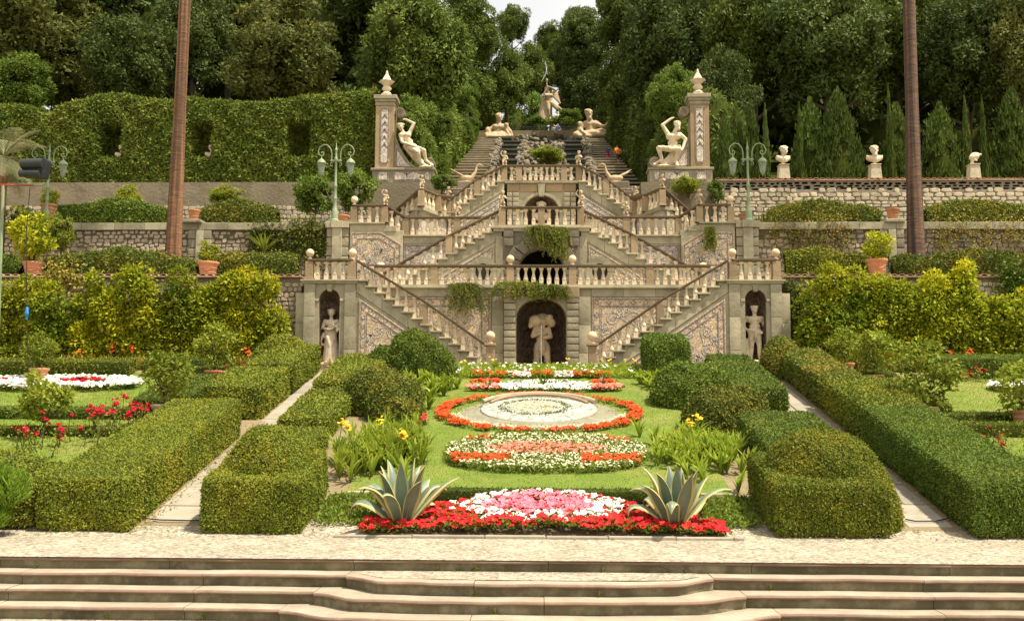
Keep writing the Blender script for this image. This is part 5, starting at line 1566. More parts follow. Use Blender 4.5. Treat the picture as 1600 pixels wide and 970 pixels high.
def niche_man():
    mb = MB()
    torso(mb, (0.0, 0, 0.96), (0.01, -0.01, 1.36), 1.0, 1.1)
    head(mb, (0.0, -0.03, 1.70), 0.95, (0.5, -1, 0)); capsule(mb, (0.01, 0, 1.48), (0, -0.01, 1.60), 0.065, 0.06)
    for k in range(7): ellipsoid(mb, (0.09 * math.cos(k * .9), -0.03 + 0.09 * math.sin(k * .9), 1.79), (0.04, 0.04, 0.035))
    limb(mb, [(-0.085, 0, 0.92), (-0.09, -0.03, 0.52), (-0.10, 0.02, 0.10), (-0.11, -0.12, 0.045)], [0.105, 0.07, 0.045, 0.035])
    limb(mb, [(0.085, 0, 0.92), (0.11, -0.08, 0.52), (0.12, 0.0, 0.10), (0.15, -0.13, 0.045)], [0.105, 0.07, 0.045, 0.035])
    ellipsoid(mb, (-0.11, 0.03, 0.36), (0.06, 0.065, 0.12)); ellipsoid(mb, (0.125, -0.02, 0.36), (0.06, 0.065, 0.12))
    limb(mb, [(-0.20, 0, 1.42), (-0.34, 0.03, 1.20), (-0.22, -0.08, 1.02)], [0.07, 0.052, 0.042]); hand(mb, (-0.22, -0.08, 1.02), (1, -0.4, 0.1))
    limb(mb, [(0.20, 0, 1.42), (0.30, 0.02, 1.16), (0.31, -0.06, 0.92)], [0.07, 0.055, 0.042]); hand(mb, (0.31, -0.06, 0.92), (0, -0.3, -1))
    # draped cloth and stump
    capsule(mb, (-0.18, -0.06, 1.0), (0.16, -0.13, 0.92), 0.05, 0.06); capsule(mb, (0.02, -0.15, 0.95), (0.0, -0.14, 0.74), 0.055, 0.03)
    limb(mb, [(0.22, 0.04, 1.36), (0.33, 0.06, 1.0), (0.30, 0.06, 0.45)], [0.05, 0.07, 0.05]); limb(mb, [(0.3, 0.0, 1.0), (0.27, 0.0, 0.5)], [0.04, 0.03])
    limb(mb, [(-0.23, 0.06, 0.68), (-0.24, 0.06, 0.3), (-0.26, 0.04, 0.0)], [0.085, 0.10, 0.14]); capsule(mb, (-0.26, 0.03, 0.55), (-0.36, 0.0, 0.68), 0.04, 0.03)
    mb.box(-0.34, 0.3, -0.24, 0.2, -0.06, 0.03)
    return mb
def grotto_peasant():
    mb = MB()
    torso(mb, (0, 0, 0.93), (-0.02, -0.04, 1.36), 1.1, 1.15)
    head(mb, (0.06, -0.12, 1.62), 1.0, (-0.3, -1, -0.2), beard=True); capsule(mb, (0, -0.04, 1.46), (0.04, -0.1, 1.55), 0.075, 0.07)
    # slack wine-skin and cask over the shoulders
    ellipsoid(mb, (-0.20, -0.06, 1.68), (0.24, 0.2, 0.2)); ellipsoid(mb, (0.18, -0.02, 1.72), (0.2, 0.18, 0.18)); ellipsoid(mb, (0.02, 0.05, 1.80), (0.22, 0.17, 0.15))
    capsule(mb, (-0.30, -0.10, 1.72), (-0.38, -0.12, 1.52), 0.13, 0.08); ellipsoid(mb, (0.34, -0.08, 1.62), (0.12, 0.12, 0.14)); ellipsoid(mb, (0.26, -0.12, 1.80), (0.11, 0.1, 0.09))
    capsule(mb, (-0.02, -0.22, 1.62), (0.0, -0.31, 1.58), 0.045, 0.03)
    # coat and breeches
    limb(mb, [(0, 0, 1.25), (0, 0, 1.0), (0, 0, 0.80)], [0.17, 0.18, 0.23])
    for k in range(10):
        a = k * 0.628; capsule(mb, (0.16 * math.cos(a), 0.14 * math.sin(a), 1.0), (0.25 * math.cos(a), 0.2 * math.sin(a), 0.76), 0.03, 0.045)
    limb(mb, [(-0.13, 0, 0.85), (-0.17, -0.04, 0.48), (-0.18, 0.02, 0.10), (-0.20, -0.12, 0.05)], [0.14, 0.105, 0.055, 0.05])
    limb(mb, [(0.14, 0, 0.85), (0.19, -0.04, 0.48), (0.20, 0.02, 0.10), (0.23, -0.12, 0.05)], [0.14, 0.105, 0.055, 0.05])
    for q in (-1, 1):
        for k in range(6): a = k * 1.05; ellipsoid(mb, (0.185 * q + 0.08 * math.cos(a), -0.02 + 0.08 * math.sin(a), 0.42), (0.04, 0.04, 0.045))
        ellipsoid(mb, (0.185 * q, 0.03, 0.28), (0.075, 0.08, 0.12))
    limb(mb, [(-0.22, -0.02, 1.43), (-0.30, -0.12, 1.20), (-0.04, -0.27, 1.26)], [0.085, 0.075, 0.05]); hand(mb, (-0.06, -0.27, 1.25), (1, -0.1, 0.2))
    limb(mb, [(0.22, -0.02, 1.43), (0.29, -0.12, 1.18), (0.06, -0.27, 1.12)], [0.085, 0.075, 0.05]); hand(mb, (0.06, -0.27, 1.12), (-1, -0.1, 0.2))
    mb.box(-0.38, 0.38, -0.26, 0.25, -0.10, 0.02)
    return mb
def satyr_woman():
    """Leaning against the wing, right arm raised behind the head; x points to the cascade."""
    mb = MB()
    hip, chest = (0.16, -0.05, 0.95), (-0.08, -0.1, 1.42)
    torso(mb, hip, chest, 1.05, 0.95, True)
    limb(mb, [hip, (0.04, -0.07, 1.18), chest], [0.125, 0.11, 0.125])
    head(mb, (-0.24, -0.13, 1.78), 1.1, (0.35, -1, -0.1)); capsule(mb, (-0.12, -0.1, 1.52), (-0.21, -0.11, 1.68), 0.065, 0.06)
    for k in range(8): ellipsoid(mb, (-0.24 + 0.11 * math.cos(k * .8), -0.1 + 0.1 * math.sin(k * .8), 1.88), (0.05, 0.05, 0.045))
    limb(mb, [(0.07, -0.08, 1.50), (0.24, -0.1, 1.92), (-0.05, -0.08, 2.10)], [0.08, 0.06, 0.048]); hand(mb, (-0.05, -0.08, 2.1), (-1, 0, 0.1))
    limb(mb, [(-0.24, -0.1, 1.44), (-0.16, -0.22, 1.08), (0.26, -0.28, 0.90)], [0.075, 0.06, 0.045]); hand(mb, (0.26, -0.28, 0.9), (1, -0.2, -0.2))
    goat_leg(mb, (0.14, -0.1, 0.88), (0.42, -0.34, 0.64), (0.5, -0.16, 0.24), (0.74, -0.24, 0.06), 1.05)
    goat_leg(mb, (0.24, -0.05, 0.88), (0.62, -0.26, 0.72), (0.68, -0.1, 0.34), (0.92, -0.16, 0.12), 1.05)
    limb(mb, [(-0.05, 0.05, 1.0), (0.3, 0.1, 0.5), (0.75, 0.1, 0.02)], [0.12, 0.14, 0.12])
    ellipsoid(mb, (0.7, -0.1, 0.03), (0.3, 0.2, 0.06))
    return mb
def satyr_man():
    mb = MB()
    hip, chest = (-0.02, -0.05, 0.82), (0.0, -0.1, 1.32)
    torso(mb, hip, chest, 1.2, 1.05)
    head(mb, (0.16, -0.16, 1.80), 1.2, (0.3, -1, -0.25), beard=True); capsule(mb, (0.03, -0.1, 1.44), (0.12, -0.13, 1.66), 0.085, 0.075)
    limb(mb, [(-0.2, -0.1, 1.44), (-0.40, -0.12, 1.80), (-0.06, -0.08, 2.10)], [0.09, 0.07, 0.052]); hand(mb, (-0.06, -0.08, 2.1), (1, 0, 0.4))
    limb(mb, [(0.24, -0.1, 1.42), (0.46, -0.12, 1.20), (0.32, -0.26, 0.74)], [0.09, 0.075, 0.05]); hand(mb, (0.32, -0.26, 0.74), (-0.6, -0.2, -1))
    goat_leg(mb, (-0.12, -0.1, 0.78), (-0.58, -0.36, 0.74), (-0.44, -0.2, 0.30), (-0.74, -0.26, 0.10), 1.15)
    goat_leg(mb, (0.12, -0.1, 0.74), (0.16, -0.44, 0.62), (0.06, -0.26, 0.24), (0.10, -0.34, 0.03), 1.25)
    limb(mb, [(-0.55, 0.02, 0.02), (-0.1, 0.08, 0.35), (0.2, 0.12, 0.9)], [0.14, 0.2, 0.14])
    ellipsoid(mb, (-0.35, -0.1, 0.04), (0.45, 0.2, 0.07))
    return mb
def putto(v=0):
    mb = MB()
    torso(mb, (0, 0, 0.26), (0.01, 0, 0.44), 0.55)
    head(mb, (0.02, -0.02, 0.615), 0.72, (0.3 if v else -0.3, -1, 0)); capsule(mb, (0, 0, 0.5), (0.01, 0, 0.56), 0.04)
    limb(mb, [(-0.045, 0, 0.25), (-0.09, -0.05, 0.13), (-0.06, 0, 0.03), (-0.07, -0.06, 0.02)], [0.06, 0.045, 0.032, 0.028])
    limb(mb, [(0.045, 0, 0.25), (0.08, -0.06, 0.14), (0.09, 0.01, 0.03), (0.10, -0.06, 0.02)], [0.06, 0.045, 0.032, 0.028])
    if v: limb(mb, [(-0.11, 0, 0.47), (-0.2, -0.04, 0.56), (-0.12, -0.05, 0.70)], [0.04, 0.03, 0.025]); limb(mb, [(0.11, 0, 0.47), (0.17, -0.03, 0.34), (0.06, -0.1, 0.3)], [0.04, 0.03, 0.025])
    else: limb(mb, [(-0.11, 0, 0.47), (-0.15, -0.06, 0.33), (0.0, -0.13, 0.36)], [0.04, 0.03, 0.025]); limb(mb, [(0.11, 0, 0.47), (0.18, -0.04, 0.36), (0.06, -0.13, 0.40)], [0.04, 0.03, 0.025])
    capsule(mb, (-0.05, 0.06, 0.3), (0.08, 0.09, 0.02), 0.05, 0.06)
    mb.box(-0.11, 0.11, -0.1, 0.1, -0.02, 0.02)
    return mb
def bust(wide=1.0, tilt=0.0):
    mb = MB()
    head(mb, (0.0 + tilt, -0.03, 0.63), 1.5, (tilt * 3, -1, 0), beard=wide > 1); capsule(mb, (0, 0, 0.36), (tilt * .8, -0.01, 0.50), 0.085, 0.07)
    capsule(mb, (-0.2 * wide, 0.01, 0.30), (0.2 * wide, 0.01, 0.30), 0.12); ellipsoid(mb, (0, -0.03, 0.24), (0.24 * wide, 0.15, 0.14))
    for q in (-1, 1):
        for k in range(4): capsule(mb, (q * (0.28 - .05 * k) * wide, -0.03 - 0.02 * k, 0.38 - .02 * k), (q * 0.06, -0.14, 0.14 + 0.02 * k), 0.035, 0.03)
    limb(mb, [(0, 0, 0.2), (0, 0, 0.08), (0, 0, 0.0)], [0.12, 0.055, 0.11])
    return mb
def reclining(man=False):
    """Colossal seated river figure, about 3 m across."""
    mb = MB(); k = 2.1
    torso(mb, (0, 0.05, 0.28), (0, -0.04, 0.95) if not man else (0.05, -0.02, 0.98), k * 1.1, 1.05, not man)
    limb(mb, [(0, 0, 0.35), (0, -0.02, 0.95)], [0.3, 0.27])
    hx = 0.03 if not man else -0.12
    head(mb, (hx, -0.08, 1.72), k * 1.15, (0.5 if not man else 0.35, -1, 0), beard=man); capsule(mb, (0, -0.02, 1.15), (hx, -0.05, 1.5), 0.2, 0.18)
    if not man:
        for j in range(9): ellipsoid(mb, (hx + 0.17 * math.cos(j * .7), -0.06 + 0.17 * math.sin(j * .7), 2.02), (0.075, 0.075, 0.09))
        limb(mb, [(-0.34, 0, 1.08), (-0.72, -0.12, 0.72), (-0.78, -0.3, 0.25)], [0.16, 0.13, 0.1]); hand(mb, (-0.78, -0.3, 0.25), (-0.2, -0.4, -1), k)
        limb(mb, [(0.34, 0, 1.08), (0.62, -0.14, 0.80), (0.75, -0.35, 0.42)], [0.16, 0.13, 0.1]); hand(mb, (0.75, -0.35, 0.42), (0.5, -0.4, -0.6), k)
        head(mb, (0.66, -0.16, 1.05), k * 0.75, (0.3, -1, 0)); ellipsoid(mb, (0.66, -0.1, 0.7), (0.22, 0.2, 0.3)); limb(mb, [(0.75, -0.15, 0.8), (1.0, -0.25, 0.5), (1.12, -0.3, 0.12)], [0.16, 0.13, 0.1])
        for j in range(14): a = -2.9 + j * 0.2; capsule(mb, (0.3 * math.cos(a), -0.12, 0.5), (0.95 * math.cos(a), -0.42, 0.05 + 0.05 * (j % 2)), 0.13, 0.11)
        ellipsoid(mb, (-0.85, -0.05, 0.55), (0.28, 0.25, 0.42)); ellipsoid(mb, (-0.95, -0.2, 0.2), (0.22, 0.25, 0.25))
    else:
        limb(mb, [(0.36, 0, 1.10), (0.72, -0.16, 0.82), (1.02, -0.22, 0.78)], [0.17, 0.14, 0.11]); hand(mb, (1.02, -0.22, 0.78), (1, -0.2, 0.1), k)
        limb(mb, [(-0.34, 0, 1.08), (-0.66, -0.1, 0.66), (-0.55, -0.4, 0.35)], [0.17, 0.14, 0.1]); hand(mb, (-0.55, -0.4, 0.35), (0.5, -0.6, -0.3), k)
        ellipsoid(mb, (1.18, -0.18, 0.86), (0.22, 0.22, 0.24))
        limb(mb, [(0.1, -0.1, 0.28), (0.75, -0.45, 0.42), (1.25, -0.35, 0.25), (1.45, -0.4, 0.12)], [0.26, 0.19, 0.13, 0.1])
        limb(mb, [(-0.1, -0.1, 0.28), (0.35, -0.55, 0.22), (0.95, -0.5, 0.12)], [0.26, 0.19, 0.14])
        head(mb, (-0.72, -0.14, 0.95), k * 0.72, (-0.3, -1, 0)); ellipsoid(mb, (-0.72, -0.1, 0.55), (0.24, 0.22, 0.32)); ellipsoid(mb, (-0.95, -0.2, 0.2), (0.28, 0.25, 0.25))
        for j in range(10): a = -2.9 + j * 0.25; capsule(mb, (0.3 * math.cos(a), -0.12, 0.45), (0.8 * math.cos(a), -0.45, 0.06), 0.12, 0.1)
    ellipsoid(mb, (0, -0.1, 0.04), (1.15, 0.5, 0.14))
    return mb
def fame_statue():
    """Winged figure blowing a horn skyward, balanced on a rock mound; about 4.3 m."""
    mb = MB(); k = 1.9
    torso(mb, (0.05, 0, 1.75), (-0.05, -0.1, 2.5), k, 0.95, True); limb(mb, [(0.05, 0, 1.75), (-0.05, -0.1, 2.5)], [0.24, 0.22])
    head(mb, (-0.22, -0.12, 3.25), k, (-0.3, -0.8, 0.6)); capsule(mb, (-0.08, -0.1, 2.75), (-0.18, -0.12, 3.05), 0.13, 0.12)
    limb(mb, [(0.28, -0.05, 2.7), (0.65, -0.15, 3.1), (0.05, -0.25, 3.45)], [0.15, 0.12, 0.09]); hand(mb, (0.05, -0.25, 3.45), (-1, -0.2, 0.3), k)
    limb(mb, [(-0.35, -0.05, 2.65), (-0.6, -0.3, 2.3), (-0.35, -0.35, 2.9)], [0.15, 0.12, 0.09]); hand(mb, (-0.35, -0.35, 2.9), (0.3, -0.2, 1), k)
    limb(mb, [(-0.2, -0.35, 3.2), (-0.22, -0.4, 3.9), (-0.2, -0.42, 4.2)], [0.05, 0.07, 0.13])
    limb(mb, [(-0.1, -0.05, 1.7), (-0.05, -0.2, 0.9), (0.02, -0.1, 0.15), (0.05, -0.35, 0.06)], [0.25, 0.17, 0.1, 0.09])
    limb(mb, [(0.2, 0, 1.7), (0.7, 0.05, 1.05), (1.25, 0.2, 0.7)], [0.25, 0.17, 0.1])
    for j in range(9): capsule(mb, (0.1 + 0.05 * j, 0.0, 2.3 - 0.1 * j), (0.35 + 0.16 * j, 0.1, 1.5 - 0.13 * j), 0.14, 0.12)
    for j in range(6): capsule(mb, (0.25, 0.15, 2.6), (0.75 + 0.05 * j, 0.3, 3.0 - 0.25 * j), 0.08, 0.1)
    limb(mb, [(-0.35, 0.4, 2.2), (-0.4, 0.4, 1.0), (-0.5, 0.4, -0.2)], [0.3, 0.5, 0.7])
    rnd = random.Random(5)
    for j in range(26): ellipsoid(mb, (rnd.uniform(-1.0, 0.9), rnd.uniform(0, .8), rnd.uniform(-0.5, 0.3)), (0.3, 0.3, 0.3))
    return mb
def heron():
    mb = MB()
    ellipsoid(mb, (0, 0, 0.28), (0.42, 0.18, 0.18))
    limb(mb, [(-0.3, 0, 0.3), (-0.5, -0.03, 0.62), (-0.58, -0.04, 0.98), (-0.72, -0.05, 1.05)], [0.13, 0.08, 0.055, 0.065])
    capsule(mb, (-0.72, -0.05, 1.05), (-1.0, -0.06, 0.94), 0.05, 0.012)
    for k in range(5): capsule(mb, (0.1, 0.02 * k, 0.35), (0.62 + 0.06 * k, 0.03 * k, 0.55 + 0.06 * k), 0.07, 0.025)
    limb(mb, [(-0.05, -0.05, 0.15), (-0.05, -0.05, -0.1)], [0.05, 0.04]); ellipsoid(mb, (0, 0, 0.0), (0.5, 0.3, 0.12))
    return mb

def statue(name, label, mb, m, vox, loc, scale=1.0, rot=0.0, group=None, cat='statue', sm=2):
    o = link(name, sculpt(name, mb, m, vox, sm), None, loc, (0, 0, rot), scale if hasattr(scale, '__len__') else (scale,) * 3)
    return tag(o, label, cat, group)

statue('statue', 'pale stone woman in a long gown gathering flowers, in the left niche', niche_woman(), 'marble', 0.022, (-6.70, YA + 0.36, ZB + 0.30), (1.14, 1.05, 0.98))
statue('statue', 'pale stone nude man with hand on hip beside a stump, in the right niche', niche_man(), 'marble', 0.022, (6.72, YA + 0.36, ZB + 0.42), (1.14, 1.05, 0.96))
statue('statue', 'stone peasant bowed under a wine cask in the central grotto', grotto_peasant(), 'tan_statue', 0.02, (0.02, YB + 0.4, ZB + 0.08), (1.0, 1.1, 1.04), sm=1)
for s, x in ((-1, -6.70), (1, 6.72)):
    p = thing('statue_pedestal', f'small carved stone pedestal under the {SIDE[s]} niche statue', 'pedestal', (x, YA + 0.36, ZB + 0.15), 'niche pedestals')
    h = 0.09 if s < 0 else 0.21
    MB().box(x - 0.26, x + 0.26, YA + 0.16, YA + 0.62, ZB + 0.155, ZB + 0.155 + h).build('block', 'marble', p, bevel=0.02)
    MB().lathe([(0.2, 0.155 + h * 0.4), (0.3, 0.155 + h * 0.6), (0.26, 0.155 + h)], (x, YA + 0.39, ZB), 12).build('moulding', 'marble', p, smooth=True)
zs0 = T3 + 1.02
statue('statue', 'pale female satyr leaning on the left mosaic pillar with one arm raised', satyr_woman(), 'marble', 0.028, (-5.76, YP - 0.2, zs0), (1.2, 1.2, 1.02))
statue('statue', 'pale male satyr seated against the right mosaic pillar with one arm raised', satyr_man(), 'marble', 0.028, (5.6, YP - 0.2, zs0), (1.14, 1.2, 1.02))

pm0, pm1 = sculpt('putto', putto(0), 'worn_statue', 0.015), sculpt('putto', putto(1), 'worn_statue', 0.015)
for (x, y, z, v, rz, sc, lab) in (
    (-1.52, YE + 0.02, T3 + 0.70, 1, 0.3, 1.0, 'small stone putto on the left corner post of the topmost balustrade'),
    (1.52, YE + 0.02, T3 + 0.70, 0, -0.3, 1.0, 'small stone putto on the right corner post of the topmost balustrade'),
    (-1.40, YC - 0.02, T2 + 0.72, 0, 0.2, 1.0, 'small stone putto on the left corner post of the middle landing'),
    (1.40, YC - 0.02, T2 + 0.72, 1, -0.2, 1.0, 'small stone putto on the right corner post of the middle landing'),
    (-4.66, 38.9, L3 + 0.70, 1, 0.5, 0.9, 'small stone putto on the outer post of the left side landing'),
    (4.66, 38.9, L3 + 0.70, 0, -0.5, 0.9, 'small stone putto on the outer post of the right side landing'),
    (-3.80, YE - 0.12, L3 + 0.70, 0, 0.0, 0.9, 'small stone putto where the left third flight starts'),
    (3.80, YE - 0.12, L3 + 0.70, 1, 0.0, 0.9, 'small stone putto where the right third flight starts'),
    (-5.83, YD - 0.19, T2G + 0.68, 1, 0.6, 0.95, 'small stone putto on the balustrade above the left leafy mosaic'),
    (5.83, YD - 0.19, T2G + 0.68, 0, -0.6, 0.95, 'small stone putto on the balustrade above the right leafy mosaic'),
    (-3.15, YD + 0.03, T2 + 0.70, 0, 0.4, 0.95, 'small stone putto on the left corridor balustrade'),
    (3.15, YD + 0.03, T2 + 0.70, 1, -0.4, 0.95, 'small stone putto on the right corridor balustrade')):
    tag(link('putto', pm1 if v else pm0, None, (x, y, z + 0.01), (0, 0, rz), (sc * 0.84,) * 3), lab, 'statue', 'putti on the balustrades')

bm_a = sculpt('bust', bust(1.15), 'pale_statue', 0.019, 2); bm_b = sculpt('bust', bust(1.0, 0.04), 'pale_statue', 0.019, 2)
tag(link('bust', bm_a, None, (0, YE + 0.35, T2 + 1.15), (0, 0, 0), (1.15,) * 3), 'stone bust with thick hair inside the upper niche', 'bust')
nb_ = tag(MB().box(-0.2, 0.2, YE + 0.15, YE + 0.55, T2, T2 + 1.13).box(-0.26, 0.26, YE + 0.1, YE + 0.6, T2 + 1.05, T2 + 1.14).build('bust_plinth', 'stone', bevel=0.01), 'stone plinth under the bust in the upper niche', 'plinth')
for i, (px, py, me, lab, rz) in enumerate(((1224, 281, bm_b, 'stone bust on the plinth nearest the right lamp post', 0.15), (1367, 281, bm_a, 'stone bust on the plinth just left of the right palm trunk', 0.0), (1521, 279, bm_b, 'stone bust on the plinth right of the right palm, its head broken', -0.9))):
    c = P(px, py, 42.45)
    pl = thing('bust_plinth', ['tapered plinth on the coping nearest the right lamp post', 'tapered plinth on the coping left of the right palm', 'tapered plinth on the coping right of the right palm'][i], 'plinth', (c.x, 42.42, T3S + 0.04), 'bust plinths')
    MB().prism([(c.x - 0.24, T3S + 0.05), (c.x + 0.24, T3S + 0.05), (c.x + 0.19, T3S + 0.62), (c.x - 0.19, T3S + 0.62)], 42.22, 42.62).build('block', 'coursed', pl, bevel=0.01)
    MB().box(c.x - 0.22, c.x + 0.22, 42.19, 42.65, T3S + 0.62, T3S + 0.66).build('cap', 'coursed', pl, bevel=0.008)
    if i < 2:
        tag(link('bust', me, None, (c.x, 42.42, T3S + 0.66), (0, 0, rz), (1.0,) * 3), lab, 'bust', 'busts on the right wall')
    else:
        mb = MB(); capsule(mb, (-0.02, 0, 0.3), (0.12, 0, 0.34), 0.14); ellipsoid(mb, (0.1, 0, 0.42), (0.2, 0.12, 0.1)); limb(mb, [(0, 0, 0.25), (-0.04, 0, 0.1), (-0.04, 0, 0)], [0.1, 0.06, 0.12])
        capsule(mb, (0.1, -0.05, 0.36), (0.3, -0.05, 0.42), 0.06, 0.05); capsule(mb, (-0.1, -0.03, 0.3), (0.1, -0.12, 0.15), 0.05, 0.04)
        tag(link('bust', sculpt('bust', mb, 'pale_statue', 0.016), None, (c.x, 42.42, T3S + 0.66)), lab, 'bust', 'busts on the right wall')

# ================================================================== CASCADE
def czh(y): return T3 + max(0.0, y - HILL0) * HILLS
for s in (-1, 1):
    t = thing('cascade_stair', f'long {SIDE[s]} stone stair climbing beside the cascade' + (' in tree shade' if s > 0 else ' in sunlight'), 'stairs', (s * 5, 55, T3), 'cascade stairs')
    n = 26; y0, y1 = HILL0, 100.0
    for i in range(n):
        ya = y0 + (y1 - y0) * i / n; yb = y0 + (y1 - y0) * (i + 1) / n; z = T3 + (czh(100) - T3) * (i + 1) / n
        xi = 3.3 + 1.1 * (i / n)
        so = MB().box(s * xi, s * 6.05, ya - 0.12, yb + 0.1, z - 0.10, z).box(s * xi, s * 6.05, ya + 0.12, yb + 0.1, z - 0.85, z - 0.102).build('step', 'stair_stone', t); so.data.materials.append(M('stair_riser_shade'))
        for pg in so.data.polygons[6:]: pg.material_index = 1  # recessed riser faces take the painted nosing shadow
    w = thing('stair_parapet', f'rough low stone border between the cascade and its {SIDE[s]} stair', 'wall', (s * 3.6, 60, T3), 'cascade borders')
    rnd = random.Random(90 + s); v0, f0, me0 = RUB[0]
    rocks = [MB() for _ in range(4)]
    for k, mbk in enumerate(rocks):
        for _ in range(6): ellipsoid(mbk, (rnd.uniform(-.25, .25), rnd.uniform(-.25, .25), rnd.uniform(-.2, .2)), (rnd.uniform(.15, .4), rnd.uniform(.15, .4), rnd.uniform(.12, .35)), 7)
    rme = [r.mesh('rock', 'rock') for r in rocks]
    for i in range(150):
        y = 60 + 40 * i / 150; xi = 3.3 + 1.1 * ((y - 50) / 50)
        link('rock', rme[rnd.randrange(4)], w, (s * (xi - 0.15 + rnd.uniform(-.2, .2)), y, czh(y) + rnd.uniform(0.05, 0.55)), (rnd.random() * 6, rnd.random() * 6, rnd.random() * 6), (rnd.uniform(.45, .8),) * 3)

cs = thing('cascade', 'dark stepped water basins among rough rocks on the hillside', 'fountain', (0, 60, T3))
rnd = random.Random(77)
for s in (-1, 1):
    for k in range(8):
        y = 64 + 4.5 * k; z = czh(y) + 0.5; xa, xb_ = 1.75, 3.0 + 1.1 * ((y - 50) / 50)
        MB().box(s * xa, s * xb_, y, y + 4.5, z - 1.9, z - 0.1).build('basin', 'wet_stone', cs, bevel=0.02)
        MB().box(s * (xa - 0.1), s * (xb_ + 0.1), y - 0.15, y + 0.35, z - 0.1, z + 0.06).build('basin_lip', 'wet_stone', cs, bevel=0.02)
for i in range(260):
    y = rnd.uniform(62, 99); x = rnd.uniform(-1.9, 1.9)
    if abs(x) < 1.3 and rnd.random() < 0.5: x = math.copysign(rnd.uniform(1.3, 1.9), x)
    link('rock', rme[rnd.randrange(4)], cs, (x, y, czh(y) + rnd.uniform(-0.2, 0.5)), (rnd.random() * 6, rnd.random() * 6, rnd.random() * 6), (rnd.uniform(.45, .95),) * 3)
zt = czh(100)
rw = thing('rock_wall', 'rough rock wall across the head of the cascade between the reclining statues', 'wall', (0, 100, zt))
MB().box(-4.4, 6.0, 100.2, 101.5, zt - 2, zt + 0.7).build('core', 'rock', rw)
for i in range(170):
    link('rock', rme[rnd.randrange(4)], rw, (rnd.uniform(-4.4, 5.8), 100.0 + rnd.uniform(-.25, .1), zt + rnd.uniform(-1.4, 0.85)), (rnd.random() * 6, rnd.random() * 6, rnd.random() * 6), (rnd.uniform(.4, .75),) * 3)
for i, (pxa, pxb, lab) in enumerate(((758, 803, 'left'), (898, 952, 'right'))):
    c0, c1 = P(pxa, 217, 98.5), P(pxb, 217, 98.5)
    t = thing('mossy_pedestal', f'dark mossy stepped base under the {lab} reclining statue', 'pedestal', ((c0.x + c1.x) / 2, 98.5, c0.z - 1.2), 'reclining statue bases')
    a, b_ = c0.x, c1.x
    MB().box(a + 0.3, b_ - 0.2, 97.6, 99.6, c0.z - 0.25, c0.z).box(a + 0.5, b_ - 0.4, 97.8, 99.6, c0.z - 1.6, c0.z - 0.25).build('block', 'wet_stone', t, bevel=0.03)
    statue('statue', ['colossal reclining stone woman with a child at the left head of the cascade', 'colossal reclining stone river god at the right head of the cascade'][i], reclining(bool(i)), 'terracotta_statue', 0.05, ((a + b_) / 2 - (0.1 if i == 0 else 0.15), 98.5, c0.z + 0.02), (b_ - a) / 2.35, group='reclining statues')
fc = P(862, 184, 114)
statue('statue', 'winged stone figure with a horn leaping from a rock high above the cascade', fame_statue(), 'terracotta_statue', 0.06, (fc.x - 0.3, 114, fc.z), (1.25, 1.1, 1.02))
ft = P(851, 97, 113.5); fb = P(846, 128, 113.5)
wj = MB(); wj.tube([(fb.x + (ft.x - fb.x) * u + 0.35 * math.sin(u * 3), 113.5, fb.z + (ft.z - fb.z) * u) for u in np.linspace(0, 1, 7)] + [(ft.x + 0.35 * u, 113.5, ft.z - (ft.z - fb.z) * u * u) for u in np.linspace(0.15, 0.8, 6)], 0.035, 6)
tag(wj.build('water_jet', 'water'), 'thin white jet of water above the horn of the winged statue', 'water')
tag(MB().tube([(0.0, YB + 0.10, ZB + 1.66), (0.0, YB + 0.03, ZB + 1.2), (0.0, YB + 0.0, ZB + 0.08)], 0.018, 6).build('water_jet', 'water'), 'thin stream of water falling in front of the grotto peasant', 'water')
vb = thing('villa', 'small ochre building glimpsed behind the winged statue', 'building', (3.5, 122, czh(101)))
va, vb2 = P(880, 196, 122), P(918, 150, 122)
MB().box(va.x, vb2.x, 122, 128, va.z - 4, vb2.z).build('wall', 'villa_plaster', vb)
MB().box(va.x - 0.4, vb2.x + 0.4, 121.6, 128.4, vb2.z, vb2.z + 0.25).build('roof', 'tile', vb, bevel=0.02)
wd = P(909, 190, 122)
MB().box(wd.x - 0.6, wd.x + 0.6, 121.93, 122.05, wd.z - 1.5, wd.z + 1.0).build('door', 'dark_metal', vb)
for i, s in enumerate((-1, 1)):
    hp = P(735 if s < 0 else 955, 275, 46.0)
    tag(link('bird_statue', sculpt('bird_statue', heron(), 'terracotta_statue', 0.03), None, (hp.x + (0.2 if s > 0 else -0.2), 46.0, T3 + 0.25 if False else hp.z - 0.35), (0, 0, 0 if s > 0 else math.pi), (0.85,) * 3), f'stone long-necked bird beside the {SIDE[s]} cascade stair', 'statue', 'stone birds')
    tag(MB().box(hp.x - 0.6, hp.x + 0.8, 45.6, 46.4, T3 - 0.3, hp.z - 0.32).build('rock_base', 'rock', bevel=0.05), f'rock block under the {SIDE[s]} stone bird', 'rock', 'bird rocks')
# iron fence on the top terrace
fn = thing('fence', 'low dark iron fence along the top terrace behind the reclining statues', 'fence', (0, 103, zt + 0.6))
f0_, f1_ = P(800, 205, 103), P(925, 205, 103)
for i in range(44):
    x = f0_.x + (f1_.x - f0_.x) * i / 43
    MB().box(x - 0.025, x + 0.025, 102.97, 103.03, f0_.z - 0.8, f0_.z + 0.5).build('bar', 'iron', fn)
MB().box(f0_.x, f1_.x, 102.96, 103.04, f0_.z + 0.38, f0_.z + 0.44).build('rail', 'iron', fn)
struct('upper_terrace', MB().box(-14, 14, 100.9, 121, zt - 1.0, f0_.z - 0.55), 'earth')

